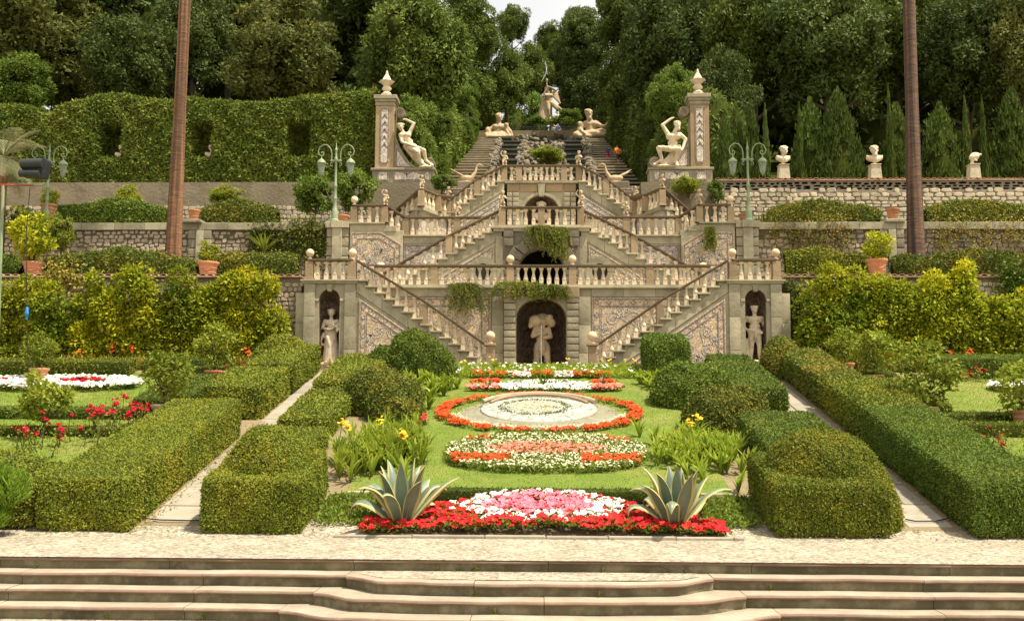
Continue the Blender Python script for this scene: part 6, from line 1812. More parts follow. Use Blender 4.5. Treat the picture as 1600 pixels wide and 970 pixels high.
# ---- visitors
def person(label, loc, h, rot, shirt, legs, pose=0, hat=None, group=None):
    t = thing('person', label, 'person', loc, group, rot, h / 1.72)
    mb = MB()
    st = 0.12 if pose else 0.03
    torso(mb, (0, 0, 0.92), (0, -0.04 - 0.1 * pose, 1.32), 1.0, 1.0)
    head(mb, (0, -0.06 - 0.16 * pose, 1.60), 1.0, (0, -1, 0), hair=False); capsule(mb, (0, -0.03 - .1 * pose, 1.42), (0, -0.05 - .14 * pose, 1.52), 0.06)
    limb(mb, [(-0.09, 0, 0.9), (-0.10, -st * 1.6, 0.5), (-0.10, -st * 0.4, 0.09), (-0.10, -st * .4 - 0.14, 0.04)], [0.1, 0.065, 0.045, 0.04])
    limb(mb, [(0.09, 0, 0.9), (0.10, st, 0.5), (0.10, st * 2.2, 0.09), (0.10, st * 2.2 - 0.14, 0.04)], [0.1, 0.065, 0.045, 0.04])
    for q in (-1, 1):
        pa, pb, pc = (0.2 * q, -0.04 - .1 * pose, 1.40), (0.27 * q, -0.06 * q * pose, 1.14), (0.25 * q, -0.14 - .1 * pose * q, 0.90)
        limb(mb, [pa, pb, pc], [0.065, 0.05, 0.038]); hand(mb, pc, (0, -0.3, -1))
    local_part('body', sculpt('body', mb, 'skin', 0.032), t)
    mb = MB(); torso(mb, (0, 0, 0.99), (0, -0.04 - 0.1 * pose, 1.33), 1.14, 1.02); limb(mb, [(0, 0, 0.95), (0, -.03 - .1 * pose, 1.3)], [0.15, 0.16])
    for q in (-1, 1): capsule(mb, (0.2 * q, -0.04 - .1 * pose, 1.40), (0.26 * q, -0.05 * q * pose, 1.2), 0.085, 0.08)
    local_part('shirt', sculpt('shirt', mb, shirt, 0.04), t)
    mb = MB(); capsule(mb, (-0.08, 0, 0.92), (0.08, 0, 0.92), 0.13)
    limb(mb, [(-0.09, 0, 0.9), (-0.10, -st * 1.6, 0.52)], [0.125, 0.1]); limb(mb, [(0.09, 0, 0.9), (0.10, st, 0.52)], [0.125, 0.1])
    local_part('trousers', sculpt('trousers', mb, legs, 0.04), t)
    mb = MB(); ellipsoid(mb, (0, -0.03 - .16 * pose, 1.655), (0.1, 0.11, 0.09))
    local_part('hair' if not hat else 'hat', sculpt('hair', mb, hat or 'hair', 0.035), t)
    return t
def on_stair(px, py):
    d = ray(px, py); y = HILL0
    while CZ + d.z * y / d.y < czh(y) + 0.12 and y < 99: y += 0.1
    y = HILL0 + 0.0
    best = None
    for k in range(600):
        yy = HILL0 + k * 0.08
        e = abs(CZ + d.z * yy / d.y - (czh(yy) + 0.12))
        if best is None or e < best[0]: best = (e, yy)
    yy = best[1]; i = int((yy - HILL0) / (50 / 26)); zz = T3 + (czh(100) - T3) * (i + 1) / 26
    return Vector((d.x * yy / d.y, yy, zz))
person('adult in an orange shirt and dark shorts climbing the shaded right cascade stair', on_stair(966, 266), 1.5, 0.4 + math.pi, 'orange_cloth', 'navy_cloth', 1)
person('small figure in dark top and magenta trousers on the shaded right cascade stair', on_stair(950, 257), 1.15, 2.7, 'navy_cloth', 'magenta_cloth', 1)
c = P(866, 211, 104.5)
person('visitor in white with a pale hat standing behind the fence above the cascade', (c.x, 104.5, f0_.z - 0.55), 1.6, 0.2, 'white_cloth', 'white_cloth', 0, 'white_cloth')
c = P(872, 211, 104.3)
person('visitor in a light blue shirt standing behind the fence above the cascade', (c.x, 104.3, f0_.z - 0.55), 1.65, -0.4, 'blue_cloth', 'navy_cloth', 0)

# ================================================================== LAMPS, POTS AND SMALL THINGS
def make_lamp(label):
    t = thing('lamp_post', label, 'lamp', (0, 0, 0), 'green lamp posts')
    mb = MB().lathe([(0.16, 0), (0.16, 0.06), (0.12, 0.10), (0.11, 0.35), (0.085, 0.42), (0.06, 0.5), (0.055, 0.75), (0.07, 0.78), (0.055, 0.82), (0.047, 1.15), (0.065, 1.18), (0.065, 1.22), (0.042, 1.26), (0.038, 2.02), (0.06, 2.05), (0.06, 2.12), (0.035, 2.16), (0.035, 2.35), (0.055, 2.40), (0.03, 2.45), (0.02, 2.55), (0.004, 2.68)], seg=12)
    local_part('column', mb.mesh('column', 'lamp_green', smooth=True), t)
    mb = MB().box(-0.2, 0.2, -0.03, 0.03, 2.02, 2.07)
    local_part('cross_bar', mb.mesh('cross_bar', 'lamp_green', bevel=0.006), t)
    for q in (-1, 1):
        pts = [(q * 0.14, 0, 1.95), (q * 0.15, 0, 2.05), (q * 0.15, 0, 2.28), (q * 0.19, 0, 2.44), (q * 0.30, 0, 2.56), (q * 0.43, 0, 2.58), (q * 0.56, 0, 2.50), (q * 0.62, 0, 2.37), (q * 0.59, 0, 2.25), (q * 0.50, 0, 2.20), (q * 0.43, 0, 2.25), (q * 0.43, 0, 2.32), (q * 0.49, 0, 2.34), (q * 0.51, 0, 2.29)]
        a = local_part('arm', MB().tube(pts, 0.019, 7).mesh('arm', 'lamp_green', smooth=True), t)
        local_part('scroll', MB().tube([(q * 0.08, 0, 2.0), (q * 0.17, 0, 1.99), (q * 0.2, 0, 1.9), (q * 0.14, 0, 1.86), (q * 0.12, 0, 1.91)], 0.013, 6).mesh('scroll', 'lamp_green'), a)
        ln = local_part('lantern', MB().lathe([(0.015, 2.22), (0.02, 2.12), (0.05, 2.10), (0.13, 2.03), (0.155, 1.98), (0.16, 1.955), (0.15, 1.95)], (q * 0.5, 0, 0), 8).mesh('lantern', 'lamp_green', smooth=True), t)
        local_part('drop_finial', MB().lathe([(0.075, 1.62), (0.07, 1.58), (0.03, 1.54), (0.015, 1.50), (0.005, 1.49)], (q * 0.5, 0, 0), 8).mesh('drop_finial', 'lamp_green', smooth=True), ln)
        local_part('pane', MB().lathe([(0.07, 1.62), (0.135, 1.95)], (q * 0.5, 0, 0), 8).mesh('pane', 'lantern_glass'), ln)
        r = MB()
        for k in range(8):
            an = k * math.pi / 4; r.tube([(q * 0.5 + 0.073 * math.cos(an), 0.073 * math.sin(an), 1.61), (q * 0.5 + 0.141 * math.cos(an), 0.141 * math.sin(an), 1.96)], 0.008, 4)
        local_part('glazing_bar', r.mesh('glazing_bar', 'lamp_green'), ln)
    return t
lamp0 = make_lamp('double-armed green lamp post on the pier left of the stair')
for i, (px, lab) in enumerate(((523, None), (1170, 'double-armed green lamp post on the pier right of the stair'), (72, 'double-armed green lamp post at the far left behind the floodlight'))):
    o = lamp0 if i == 0 else copy_tree(lamp0)
    if lab: o['label'] = lab
    c = P(px, 340, YD - 0.1); o.scale = (1.1, 1.1, 1.15)
    o.location = (c.x, YD - 0.1, T2G + 0.05)
    if i == 2: o.location.z = T2G + 0.02
POT = MB().lathe([(0.20, 0), (0.215, 0.03), (0.27, 0.34), (0.285, 0.36), (0.275, 0.39), (0.30, 0.46), (0.33, 0.48), (0.345, 0.53), (0.335, 0.56), (0.295, 0.56), (0.28, 0.50), (0.02, 0.49)], seg=24)
POT.lathe([(0.248, 0.20), (0.262, 0.215), (0.252, 0.23)], seg=24)
POTM = POT.mesh('pot', 'terracotta', smooth=True); POTP = POT.mesh('pot', 'terracotta_pale', smooth=True)
_fe = MB()
for k in range(14):
    a = math.pi * k / 13; _fe.lathe([(0.006, -0.02), (0.025, 0), (0.006, 0.02)], (0.245 * math.cos(-math.pi * .5 + (k - 6.5) * .1), 0.255 * math.sin(-math.pi * .5 + (k - 6.5) * .1), 0.33 - 0.07 * math.sin(a)), 6)
FEST = _fe.mesh('festoon', 'terracotta', smooth=True)
# ================================================================== CLIPPED HEDGES
def hedge(name, label, cores, leaf='box_leaf', L=0.05, W=0.028, dens=2300, seed=1, cat='hedge', group=None, bump=(0.022, 2.2), spread=0.75, stray=0.05):
    me = foliage_mesh(name, cores, leaf, L, W, dens, seed=seed, bump=bump, spread=spread, stray=stray)
    return tag(link(name, me), label, cat, group)
def dome(x, y, rx, ry, rz, zo=0.0, res=22): return ell((x, y, gz(y) + zo), rx, ry, rz, res, -0.5)

# inner rows, between the paths and the lawn
hedge('hedge', 'square clipped box block with a rounded dome, front left of the lawn', [rbox(-5.52, -3.82, 16.6, 18.5, 0.86, 0.07), dome(-4.68, 17.7, 0.76, 0.78, 0.92, 0.56)], 'box_leaf', 0.038, 0.022, 5200, 1)
hedge('hedge', 'square clipped box block with a broad rounded dome, front right of the lawn', [rbox(3.68, 5.6, 16.6, 18.6, 0.86, 0.1), dome(4.75, 17.8, 1.0, 0.9, 0.86, 0.58), dome(5.35, 17.5, 0.6, 0.8, 0.93, 0.1)], 'box_leaf', 0.038, 0.022, 5200, 2)
hedge('hedge', 'low box hedge along the left path just behind the domed block', [rbox(-5.8, -4.5, 18.9, 21.9, 0.46, 0.08)], 'box_leaf', 0.042, 0.025, 3200, 3)
hedge('hedge', 'box hedge along the left path beside the dark double bush', [rbox(-5.8, -4.6, 22.4, 25.6, 0.5, 0.08)], 'box_leaf', 0.055, 0.033, 1900, 4)
hedge('hedge', 'far box hedge at the head of the left path near the stair foot', [rbox(-5.85, -4.4, 26.0, 30.0, 0.6, 0.1)], 'box_leaf', 0.06, 0.036, 1600, 5)
hedge('hedge', 'green box hedge along the right path just behind the domed block', [rbox(4.3, 5.98, 18.9, 22.9, 0.6, 0.1)], 'box_deep', 0.05, 0.03, 2300, 6)
hedge('hedge', 'far green box hedge at the head of the right path near the stair foot', [rbox(4.75, 6.05, 25.2, 30.0, 0.62, 0.12)], 'box_deep', 0.06, 0.036, 1600, 7)
# outer rows
hedge('hedge', 'long front box hedge on the outer side of the left path', [rbox(-8.2, -6.64, 16.65, 22.7, 0.86, 0.07)], 'box_leaf', 0.038, 0.022, 4300, 8)
hedge('hedge', 'stepped middle box hedge on the outer side of the left path', [rbox(-8.1, -6.62, 24.3, 26.9, 0.8, 0.06)], 'box_leaf', 0.055, 0.033, 1900, 9)
hedge('hedge', 'upper box hedge on the outer side of the left path below the left niche', [rbox(-7.9, -6.55, 27.0, 30.3, 0.84, 0.08), ell((-7.7, 30.3, gz(30)), 1.0, 0.7, 1.2, 20, -0.3)], 'box_leaf', 0.06, 0.036, 1700, 10)
hedge('hedge', 'long front box hedge on the outer side of the right path', [rbox(6.8, 8.35, 16.6, 22.2, 0.88, 0.12)], 'box_deep', 0.038, 0.022, 4300, 11)
hedge('hedge', 'middle box hedge on the outer side of the right path beside the potted lemon', [rbox(6.84, 8.35, 22.3, 25.6, 0.86, 0.14)], 'box_leaf', 0.055, 0.033, 1900, 12)
hedge('hedge', 'upper box hedge on the outer side of the right path below the right niche', [rbox(6.85, 8.1, 25.7, 30.0, 0.82, 0.14), ell((6.95, 29.9, gz(29.9)), 0.65, 0.7, 1.15, 18, -0.3)], 'box_rust', 0.06, 0.036, 1700, 13)
hedge('hedge', 'broad low box hedge at the left edge behind the bright juniper', [rbox(-12.5, -8.26, 16.7, 18.0, 0.8, 0.12), dome(-9.5, 17.6, 1.1, 0.8, 0.42, 0.66)], 'box_leaf', 0.045, 0.026, 2600, 14)
hedge('hedge', 'dark box hedge running off the right edge of the garden', [rbox(8.4, 13.5, 16.7, 18.2, 0.88, 0.15), dome(9.6, 18.8, 0.8, 0.8, 0.95, 0.1)], 'box_deep', 0.045, 0.026, 2600, 15)
# round bushes in the lawn borders
def bush(label, parts, leaf, seed, L=0.06, dens=1700, name='bush', cat='bush'):
    return hedge(name, label, [dome(*p) for p in parts], leaf, L, L * 0.6, dens, seed, cat, bump=(0.04, 3.0), spread=0.95, stray=0.1)
bush('dark rounded double bush on the left of the lawn beside the yellow cannas', [(-3.5, 24.6, 0.72, 0.7, 0.95, 0.1), (-4.1, 25.4, 0.85, 0.8, 0.9, 0.2), (-3.2, 23.8, 0.5, 0.5, 0.6, 0.08)], 'box_rust', 21)
bush('tall dark bush with a red bloom at the foot of the left lowest flight', [(-3.65, 29.6, 0.98, 0.85, 1.25, 0.1), (-4.4, 29.7, 0.8, 0.8, 0.85, 0.05), (-2.95, 29.4, 0.5, 0.55, 0.85, 0.1)], 'box_deep', 22)
bush('smooth dark drum-shaped bush on the right of the lawn', [(3.6, 26.2, 0.85, 0.85, 0.95, 0.1), (4.2, 26.5, 0.75, 0.8, 0.85, 0.12)], 'box_deep', 23)
bush('rounded bush with rusty patches right of the lawn behind the cannas', [(3.85, 23.6, 0.66, 0.65, 0.85, 0.1), (4.55, 23.9, 0.75, 0.7, 0.82, 0.12)], 'box_rust', 24)
hedge('hedge', 'square dark clipped bush at the foot of the right lowest flight', [rbox(2.95, 4.3, 29.3, 30.6, 1.15, 0.28)], 'box_deep', 0.06, 0.036, 1700, 25)
# low box edgings in the side gardens
k = 0
for (x0, x1, y0, y1, h, lab) in ((-16, -9.3, 24.2, 24.6, 0.26, 'long low box edging across the left side lawn'), (-16, -9.4, 22.6, 22.95, 0.2, 'lower low box edging across the left side lawn near the roses'), (-11.6, -9.2, 29.4, 30.2, 0.5, 'dark clipped hedge at the back of the left side lawn'), (-16, -12.0, 29.5, 30.2, 0.42, 'second clipped hedge at the back of the left side lawn towards the edge'),
                         (9.3, 16, 24.0, 24.4, 0.26, 'long low box edging across the right side lawn'), (9.3, 16, 22.9, 23.3, 0.3, 'lower low box edging across the right side lawn'), (11.2, 17, 29.4, 30.2, 0.6, 'dark clipped hedge at the back of the right side lawn'), (8.5, 9.6, 24.2, 28.5, 0.45, 'shaggy low hedge between the right outer hedge and the side lawn'), (-9.9, -8.5, 24.5, 28.8, 0.45, 'shaggy low hedge between the left outer hedge and the side lawn')):
    k += 1
    hedge('box_edging', lab, [rbox(x0, x1, y0, y1, h, 0.07, 0.12)], ('box_leaf', 'box_deep')[k % 2], 0.055, 0.033, 1500, 30 + k)
hedge('box_edging', 'thin clipped box edging in front of the low stone kerb behind the petunias', [rbox(-2.6, 2.55, 18.25, 18.5, 0.22, 0.06, 0.1)], 'box_deep', 0.04, 0.024, 2600, 45)
# low kerb behind it
kb = thing('kerb', 'low stone kerb between the petunia bed and the lawn', 'kerb', (0, 18.6, gz(18.6)))
x = -3.5
while x < 3.4:
    w = random.uniform(0.8, 1.3); x1 = min(3.45, x + w)
    MB().box(x + 0.006, x1 - 0.006, 18.53, 18.68, gz(18.5) - 0.1, gz(18.68) + 0.07 + random.uniform(-0.01, 0.01)).build('kerb_stone', 'stone', kb, bevel=0.015)
    x = x1
kb = thing('kerb', 'low stone kerb along the gravel in front of the petunias', 'kerb', (0, 16.55, gz(16.5)))
x = -3.3
while x < 3.2:
    w = random.uniform(0.8, 1.3); x1 = min(3.2, x + w)
    MB().box(x + 0.006, x1 - 0.006, 16.46, 16.58, gz(16.5) - 0.1, gz(16.5) + 0.05 + random.uniform(-0.008, 0.008)).build('kerb_stone', 'slab', kb, bevel=0.012)
    x = x1

# bright juniper at the left edge
rng = np.random.default_rng(51)
C, Rr = crown_blobs(9, 26, 'round', 0.2, 0.32)
c0 = Vector((-8.75, 16.3, gz(16.3)))
idx = rng.integers(0, 26, 9000); d = rng.normal(size=(9000, 3)); d /= np.linalg.norm(d, axis=1, keepdims=True)
p = C[idx] + d * Rr[idx][:, None]; p = p * np.array([0.8, 0.4, 0.62]) + np.array(c0) + np.array([0, 0, 0.62])
dd = np.stack([rng.normal(size=9000) * 0.5 + 0.2, rng.normal(size=9000) * 0.5 - 0.1, 0.7 + 0.3 * rng.random(9000)], 1); dd /= np.linalg.norm(dd, axis=1, keepdims=True)
V, F = leaf_quads(p, dd, 0.13, 0.02, rng)
t = thing('juniper_bush', 'bright yellow-green feathery juniper at the left front corner', 'bush', c0)
link('foliage', mesh_np('foliage', V, F, 'juniper'), t)
MB().tube([c0, c0 + Vector((0.05, 0, 0.5)), c0 + Vector((0.1, 0, 0.9))], [0.06, 0.04, 0.02], 7).build('stem', 'bark', t)

# ================================================================== FLOWER BEDS
def bloom_cloud(pts, rng, r=0.05, petals=5, flat=0.35):
    """Open blossoms: a ring of petals at each point, facing up and to the viewer."""
    n = len(pts); V, F, n0 = [], [], 0
    nrm = np.stack([rng.normal(size=n) * 0.35, -0.45 + rng.normal(size=n) * 0.35, np.ones(n)], 1); nrm /= np.linalg.norm(nrm, axis=1, keepdims=True)
    a = np.cross(nrm, np.array([1.0, 0.2, 0])); a /= np.linalg.norm(a, axis=1, keepdims=True); b = np.cross(nrm, a)
    ph = rng.random(n) * 6.28; rr = r * (0.7 + 0.6 * rng.random(n))
    for k in range(petals):
        t0 = ph + 2 * math.pi * k / petals; w = math.pi / petals * 1.15
        def at(t, rad, up): return pts + (a * np.cos(t)[:, None] + b * np.sin(t)[:, None]) * (rr * rad)[:, None] + nrm * (rr * up)[:, None]
        v = np.stack([at(t0, 0.05, 0.0), at(t0 - w, 0.75, 0.3), at(t0, 1.08, 0.22), at(t0 + w, 0.75, 0.3)], 1).reshape(-1, 3)
        V.append(v); F.append(np.arange(4 * n).reshape(-1, 4) + n0); n0 += len(v)
    return np.concatenate(V), np.concatenate(F)
def green_carpet(pts, rng, L=0.07, W=0.035, each=4):
    p = np.repeat(pts, each, 0); n = len(p); p = p + np.stack([rng.normal(size=n) * 0.04, rng.normal(size=n) * 0.04, -0.02 - rng.random(n) * 0.06], 1)
    d = np.stack([rng.normal(size=n), rng.normal(size=n), 0.5 + rng.random(n)], 1); d /= np.linalg.norm(d, axis=1, keepdims=True)
    return leaf_quads(p, d, L, W, rng)
def stuff_part(name, VF, m, parent):
    o = link(name, mesh_np(name, VF[0], VF[1], m), parent); o['kind'] = 'stuff'; return o
def scatter_ground(fn, box_, n, rng, hgt):
    """n random ground points inside fn(x, y)."""
    x0, x1, y0, y1 = box_; out_ = np.zeros((0, 3))
    while len(out_) < n:
        x, y = rng.uniform(x0, x1, n * 2), rng.uniform(y0, y1, n * 2); k = fn(x, y); x, y = x[k], y[k]
        out_ = np.concatenate([out_, np.stack([x, y, gzv(y) + hgt(x, y) * (0.75 + 0.5 * rng.random(len(x)))], 1)])
    return out_[:n]

# front petunias: red wings, white chain, pink heart
rng = np.random.default_rng(61)
t = thing('flower_bed', 'front petunia bed with a pink heart, white chain and red wings', 'flower bed', (0, 17.3, gz(17.3)))
bedf = lambda x, y: (np.abs(x) < 2.95) & (y > 16.62) & (y < 16.75 + 1.4 * np.clip(1.25 - np.abs(x) / 2.9, 0.12, 1.0))
hh = lambda x, y: 0.10 + 0.13 * np.clip(1 - np.abs(x) / 3.0, 0, 1)
pts = scatter_ground(bedf, (-3, 3, 16.5, 18.4), 2500, rng, hh)
u = np.sqrt((pts[:, 0] / 1.32) ** 2 + ((pts[:, 1] - 17.55) / 0.72) ** 2)
ring_n = np.sin(pts[:, 0] * 9) * 0.08 + rng.normal(size=len(pts)) * 0.05
pink = u + ring_n < 0.72; white = (~pink) & (u + ring_n < 1.04) & (rng.random(len(pts)) < 0.75); red = ~(pink | white)
red &= rng.random(len(pts)) < 0.72; white_k = white
stuff_part('leaves', green_carpet(pts, rng, each=5), 'bed_green', t)
stuff_part('pink_blossoms', bloom_cloud(pts[pink], rng, 0.058), 'pink_petal', t)
stuff_part('white_blossoms', bloom_cloud(pts[white], rng, 0.06), 'white_petal', t)
stuff_part('red_blossoms', bloom_cloud(pts[red], rng, 0.052), 'red_petal', t)
strip('bed_soil', -2.85, 2.8, 16.6, 18.2, 'soil', 0.012, 2, 10)

# second bed: cream alyssum cushion with salmon heart and red corners
t = thing('flower_bed', 'oval cream alyssum bed with salmon heart and red corners on the lower lawn', 'flower bed', (0.1, 21.2, gz(21.2)))
f2 = lambda x, y: ((np.abs(x - 0.1) / 2.05) ** 2.6 + (np.abs(y - 21.2) / 1.28) ** 2.6) < 1
pts = scatter_ground(f2, (-2, 2.2, 19.8, 22.6), 6500, rng, lambda x, y: 0.16 + 0 * x)
x, y = pts[:, 0] - 0.1, pts[:, 1] - 21.2
sal = ((x / 1.15) ** 2 + ((y - 0.08) / 0.42) ** 2 + rng.normal(size=len(x)) * 0.18) < 1
rd = ((np.abs(x) > 0.72) & (y < -0.42) & (y > -1.0 + 0.1 * np.abs(x)) & (np.abs(x) < 1.95)) | ((np.abs(x) > 1.2) & (y > 0.72) & (rng.random(len(x)) < 0.5))
rd &= rng.random(len(x)) < 0.9
stuff_part('leaves', green_carpet(pts, rng, 0.07, 0.028, 4), 'bed_green', t)
stuff_part('cream_blossoms', bloom_cloud(pts[~(sal | rd) & (rng.random(len(x)) < 0.55)], rng, 0.026, 4), 'cream_petal', t)
stuff_part('salmon_blossoms', bloom_cloud(pts[sal & ~rd][::2], rng, 0.042), 'salmon_petal', t)
stuff_part('red_blossoms', bloom_cloud(pts[rd][::2], rng, 0.05), 'orange_petal', t)
sl_ = strip('bed_soil', -0.2, 0.4, 20.6, 21.8, 'soil', 0.022, 1, 2)

# round clock bed: red ring, moss ring, tilted white disc with green crest
t = thing('flower_bed', 'round raised bed with a red flower ring and a tilted white gravel disc', 'flower bed', (-0.05, 24.9, gz(24.9)))
CXc, CYc = -0.05, 24.9
def ring_pts(n, r0, r1, ry=0.8, hgt=0.12):
    a = rng.random(n) * 6.283; r = np.sqrt(rng.uniform(r0 ** 2, r1 ** 2, n))
    x, y = CXc + r * np.cos(a), CYc + r * np.sin(a) * ry
    return np.stack([x, y, gzv(y) + hgt * (0.7 + 0.6 * rng.random(n))], 1), a
pr, a = ring_pts(2100, 2.2, 2.5)
gpn = np.sin(a * 17) + np.sin(a * 29 + 1) + rng.normal(size=len(a)) * 0.5
keep = (gpn > -0.55) & ~((np.sin(a) < -0.9) & (rng.random(len(a)) < 0.55)); keep &= ~((np.sin(a) > 0.55) & (rng.random(len(a)) < 0.6))
stuff_part('leaves', green_carpet(pr[::2], rng, 0.06, 0.03, 3), 'bed_green', t)
stuff_part('red_blossoms', bloom_cloud(pr[keep], rng, 0.043), 'orange_petal', t)
pc_, a = ring_pts(1500, 1.95, 2.15, hgt=0.1)
pc_ = pc_[np.sin(a) < -0.2]
stuff_part('cream_blossoms', bloom_cloud(pc_, rng, 0.024, 4), 'cream_petal', t)
def disc(name, m, r0, r1, z0, z1, dy0=0.0, n=56, ry=0.8, hf=None):
    V, F = [], []
    for i in range(n):
        an = 2 * math.pi * i / n
        for r, z in ((r0, z0), (r1, z1)):
            x, y = CXc + r * math.cos(an), CYc + r * math.sin(an) * ry
            V.append((x, y, gz(y) + z + (hf(y) if hf else 0)))
    for i in range(n):
        j = (i + 1) % n; F.append((2 * i, 2 * j, 2 * j + 1, 2 * i + 1))
    return MB().add(V, F).build(name, m, t, fix=False)
disc('moss_ring', 'grey_moss', 1.38, 1.98, 0.10, 0.03)
mp_, a = ring_pts(700, 1.5, 2.1, hgt=0.08)
stuff_part('moss_tufts', green_carpet(mp_[(np.sin(a * 3) > -0.3)], rng, 0.05, 0.02, 3), 'bed_green', t)
tilt = lambda y: 0.05 * (y - CYc + 1.1)
V, F = [], []
for r in range(9):
    for i in range(57):
        an = 2 * math.pi * i / 56; rr = 1.40 * r / 8; x, y = CXc + rr * math.cos(an), CYc + rr * math.sin(an) * 0.8
        V.append((x, y, gz(y) + 0.10 + tilt(y) + 0.06 * (1 - (r / 8) ** 2)))
for r in range(8):
    for i in range(56): q = r * 57 + i; F.append((q, q + 1, q + 58, q + 57))
MB().add(V, F).build('gravel_disc', 'white_chip', t, fix=False)
disc('disc_edge', 'grey_moss', 1.40, 1.46, 0.10, 0.0, hf=lambda y: max(0, tilt(y)))
# raised back rim of pale stone
V = []
rim = MB()
pts2 = [(CXc + 1.5 * math.cos(an), CYc + 1.5 * math.sin(an) * 0.8, gz(CYc + 1.5 * math.sin(an) * 0.8) + 0.14 + tilt(CYc + 1.5 * math.sin(an) * 0.8)) for an in np.linspace(R(22), R(158), 24)]
rim.tube(pts2, 0.06, 8); rim.build('stone_rim', 'rubble', t, smooth=True)
rr_ = MB(); rr_.tube([(p_[0] * 0.86 + CXc * .14, CYc + (p_[1] - CYc) * 0.86, p_[2] - 0.02) for p_ in pts2], 0.04, 6); rr_.build('stone_rim', 'post', t, smooth=True)
def on_disc(n, r0, r1, cx=0.0, cy=0.0, ry=0.8):
    a = rng.random(n) * 6.283; r = np.sqrt(rng.uniform(r0 ** 2, r1 ** 2, n)); x, y = CXc + cx + r * np.cos(a), CYc + cy + r * np.sin(a) * ry
    rad = np.sqrt((x - CXc) ** 2 + ((y - CYc) / 0.8) ** 2)
    return np.stack([x, y, gzv(y) + 0.11 + 0.05 * (y - CYc + 1.1) + 0.06 * (1 - (rad / 1.4) ** 2)], 1)
stuff_part('crest_plants', green_carpet(on_disc(900, 0.72, 0.84, -0.1, 0.02), rng, 0.05, 0.03, 3), 'box_deep', t)
stuff_part('crest_plants', green_carpet(on_disc(260, 0.0, 0.26, 0.22, -0.05, 0.5), rng, 0.04, 0.025, 3), 'box_deep', t)
stuff_part('straw_disc', bloom_cloud(on_disc(700, 0.0, 0.6, -0.12, 0.0), rng, 0.018, 4), 'cream_petal', t)

# upper beds in front of the grotto
t = thing('flower_bed', 'white and coral flower strip with small spiky plants behind the round bed', 'flower bed', (0.1, 27.9, gz(27.9)))
f3 = lambda x, y: (np.abs(x - 0.1) < 2.1) & (np.abs(y - 27.85 + 0.12 * np.abs(x)) < 0.5 * np.clip(1.3 - np.abs(x - 0.1) / 2.0, 0.25, 1))
pts = scatter_ground(f3, (-2.1, 2.3, 26.9, 28.6), 1200, rng, lambda x, y: 0.14 + 0 * x); x = pts[:, 0] - 0.1
cor = (np.abs(x) > 1.25) & (rng.random(len(x)) < 0.9); wh = ~cor & (rng.random(len(x)) < 0.75)
stuff_part('leaves', green_carpet(pts[::2], rng, 0.08, 0.04, 3), 'bed_green', t)
stuff_part('white_blossoms', bloom_cloud(pts[wh], rng, 0.05), 'white_petal', t)
stuff_part('coral_blossoms', bloom_cloud(pts[cor & (pts[:, 1] < 27.75)], rng, 0.06), 'salmon_petal', t)
stuff_part('red_blossoms', bloom_cloud(pts[cor & (pts[:, 1] >= 27.75)] + np.array([0, 0.1, 0.1]), rng, 0.065), 'orange_petal', t)
tl = np.array([[-0.55, 28.0], [0.62, 28.05]])
tall = np.concatenate([np.stack([c_[0] + rng.normal(size=60) * 0.12, c_[1] + rng.normal(size=60) * 0.1, gz(28) + 0.32 + rng.random(60) * 0.16], 1)[:34] for c_ in tl])
stuff_part('white_blossoms', bloom_cloud(tall, rng, 0.05), 'white_petal', t)
for (x, y, h, n) in ((-1.45, 27.7, 0.42, 9), (0.05, 27.8, 0.5, 22), (1.65, 27.8, 0.42, 9)):
    V, F = blades(np.array([[x, y, gz(y)]]), n, h, 0.06, rng, 0.7)
    stuff_part('spiky_leaves', (V, F), 'agave' if n < 10 else 'box_deep', t)
t = thing('flower_bed', 'mixed border of white and red flowers at the foot of the grotto wall', 'flower bed', (0, 30.2, gz(30)))
f4 = lambda x, y: (np.abs(x) < 3.1) & (y > 29.2) & (y < 30.9)
pts = scatter_ground(f4, (-3.1, 3.1, 29.2, 30.9), 2600, rng, lambda x, y: 0.16 + 0 * x); x, y = pts[:, 0], pts[:, 1]
ro_ = (y < 29.5) & (np.abs(x) < 2.0) & (rng.random(len(x)) < 0.8); wo = ~ro_ & (rng.random(len(x)) < np.where((x < -0.2), 0.10, 0.05))
stuff_part('leaves', green_carpet(pts, rng, 0.12, 0.045, 4), 'canna', t)
stuff_part('white_blossoms', bloom_cloud(pts[wo] + np.array([0, 0, .05]), rng, 0.045), 'white_petal', t)
stuff_part('red_blossoms', bloom_cloud(pts[ro_], rng, 0.06), 'orange_petal', t)
pl_ = np.stack([np.concatenate([rng.uniform(-3.0, -0.8, 34), rng.uniform(0.9, 3.0, 34), rng.uniform(-.8, .9, 8)]), rng.uniform(30.2, 31.1, 76), np.full(76, gz(31))], 1)
stuff_part('strap_leaves', blades(pl_, 7, 0.3, 0.05, rng, 0.6), 'canna', t)
fl = pl_[::6].copy(); fl[:, 2] += 0.34
stuff_part('yellow_blossoms', bloom_cloud(np.repeat(fl, 3, 0) + rng.normal(size=(len(fl) * 3, 3)) * 0.04, rng, 0.035), 'yellow_petal', t)

# low green plants beside the front bed
for s, (xa_, xb2_) in ((-1, (-3.75, -2.75)), (1, (2.7, 3.6))):
    pts = scatter_ground(lambda x, y: np.ones(len(x), bool), (xa_, xb2_, 17.0, 18.45), 420, rng, lambda x, y: 0.1 + 0 * x)
    o = link('ground_cover', mesh_np('ground_cover', *green_carpet(pts, rng, 0.09, 0.04, 5), 'bed_green')); tag(o, f'straggling green ground cover beside the {SIDE[s]} agave', 'ground cover', kind='stuff')
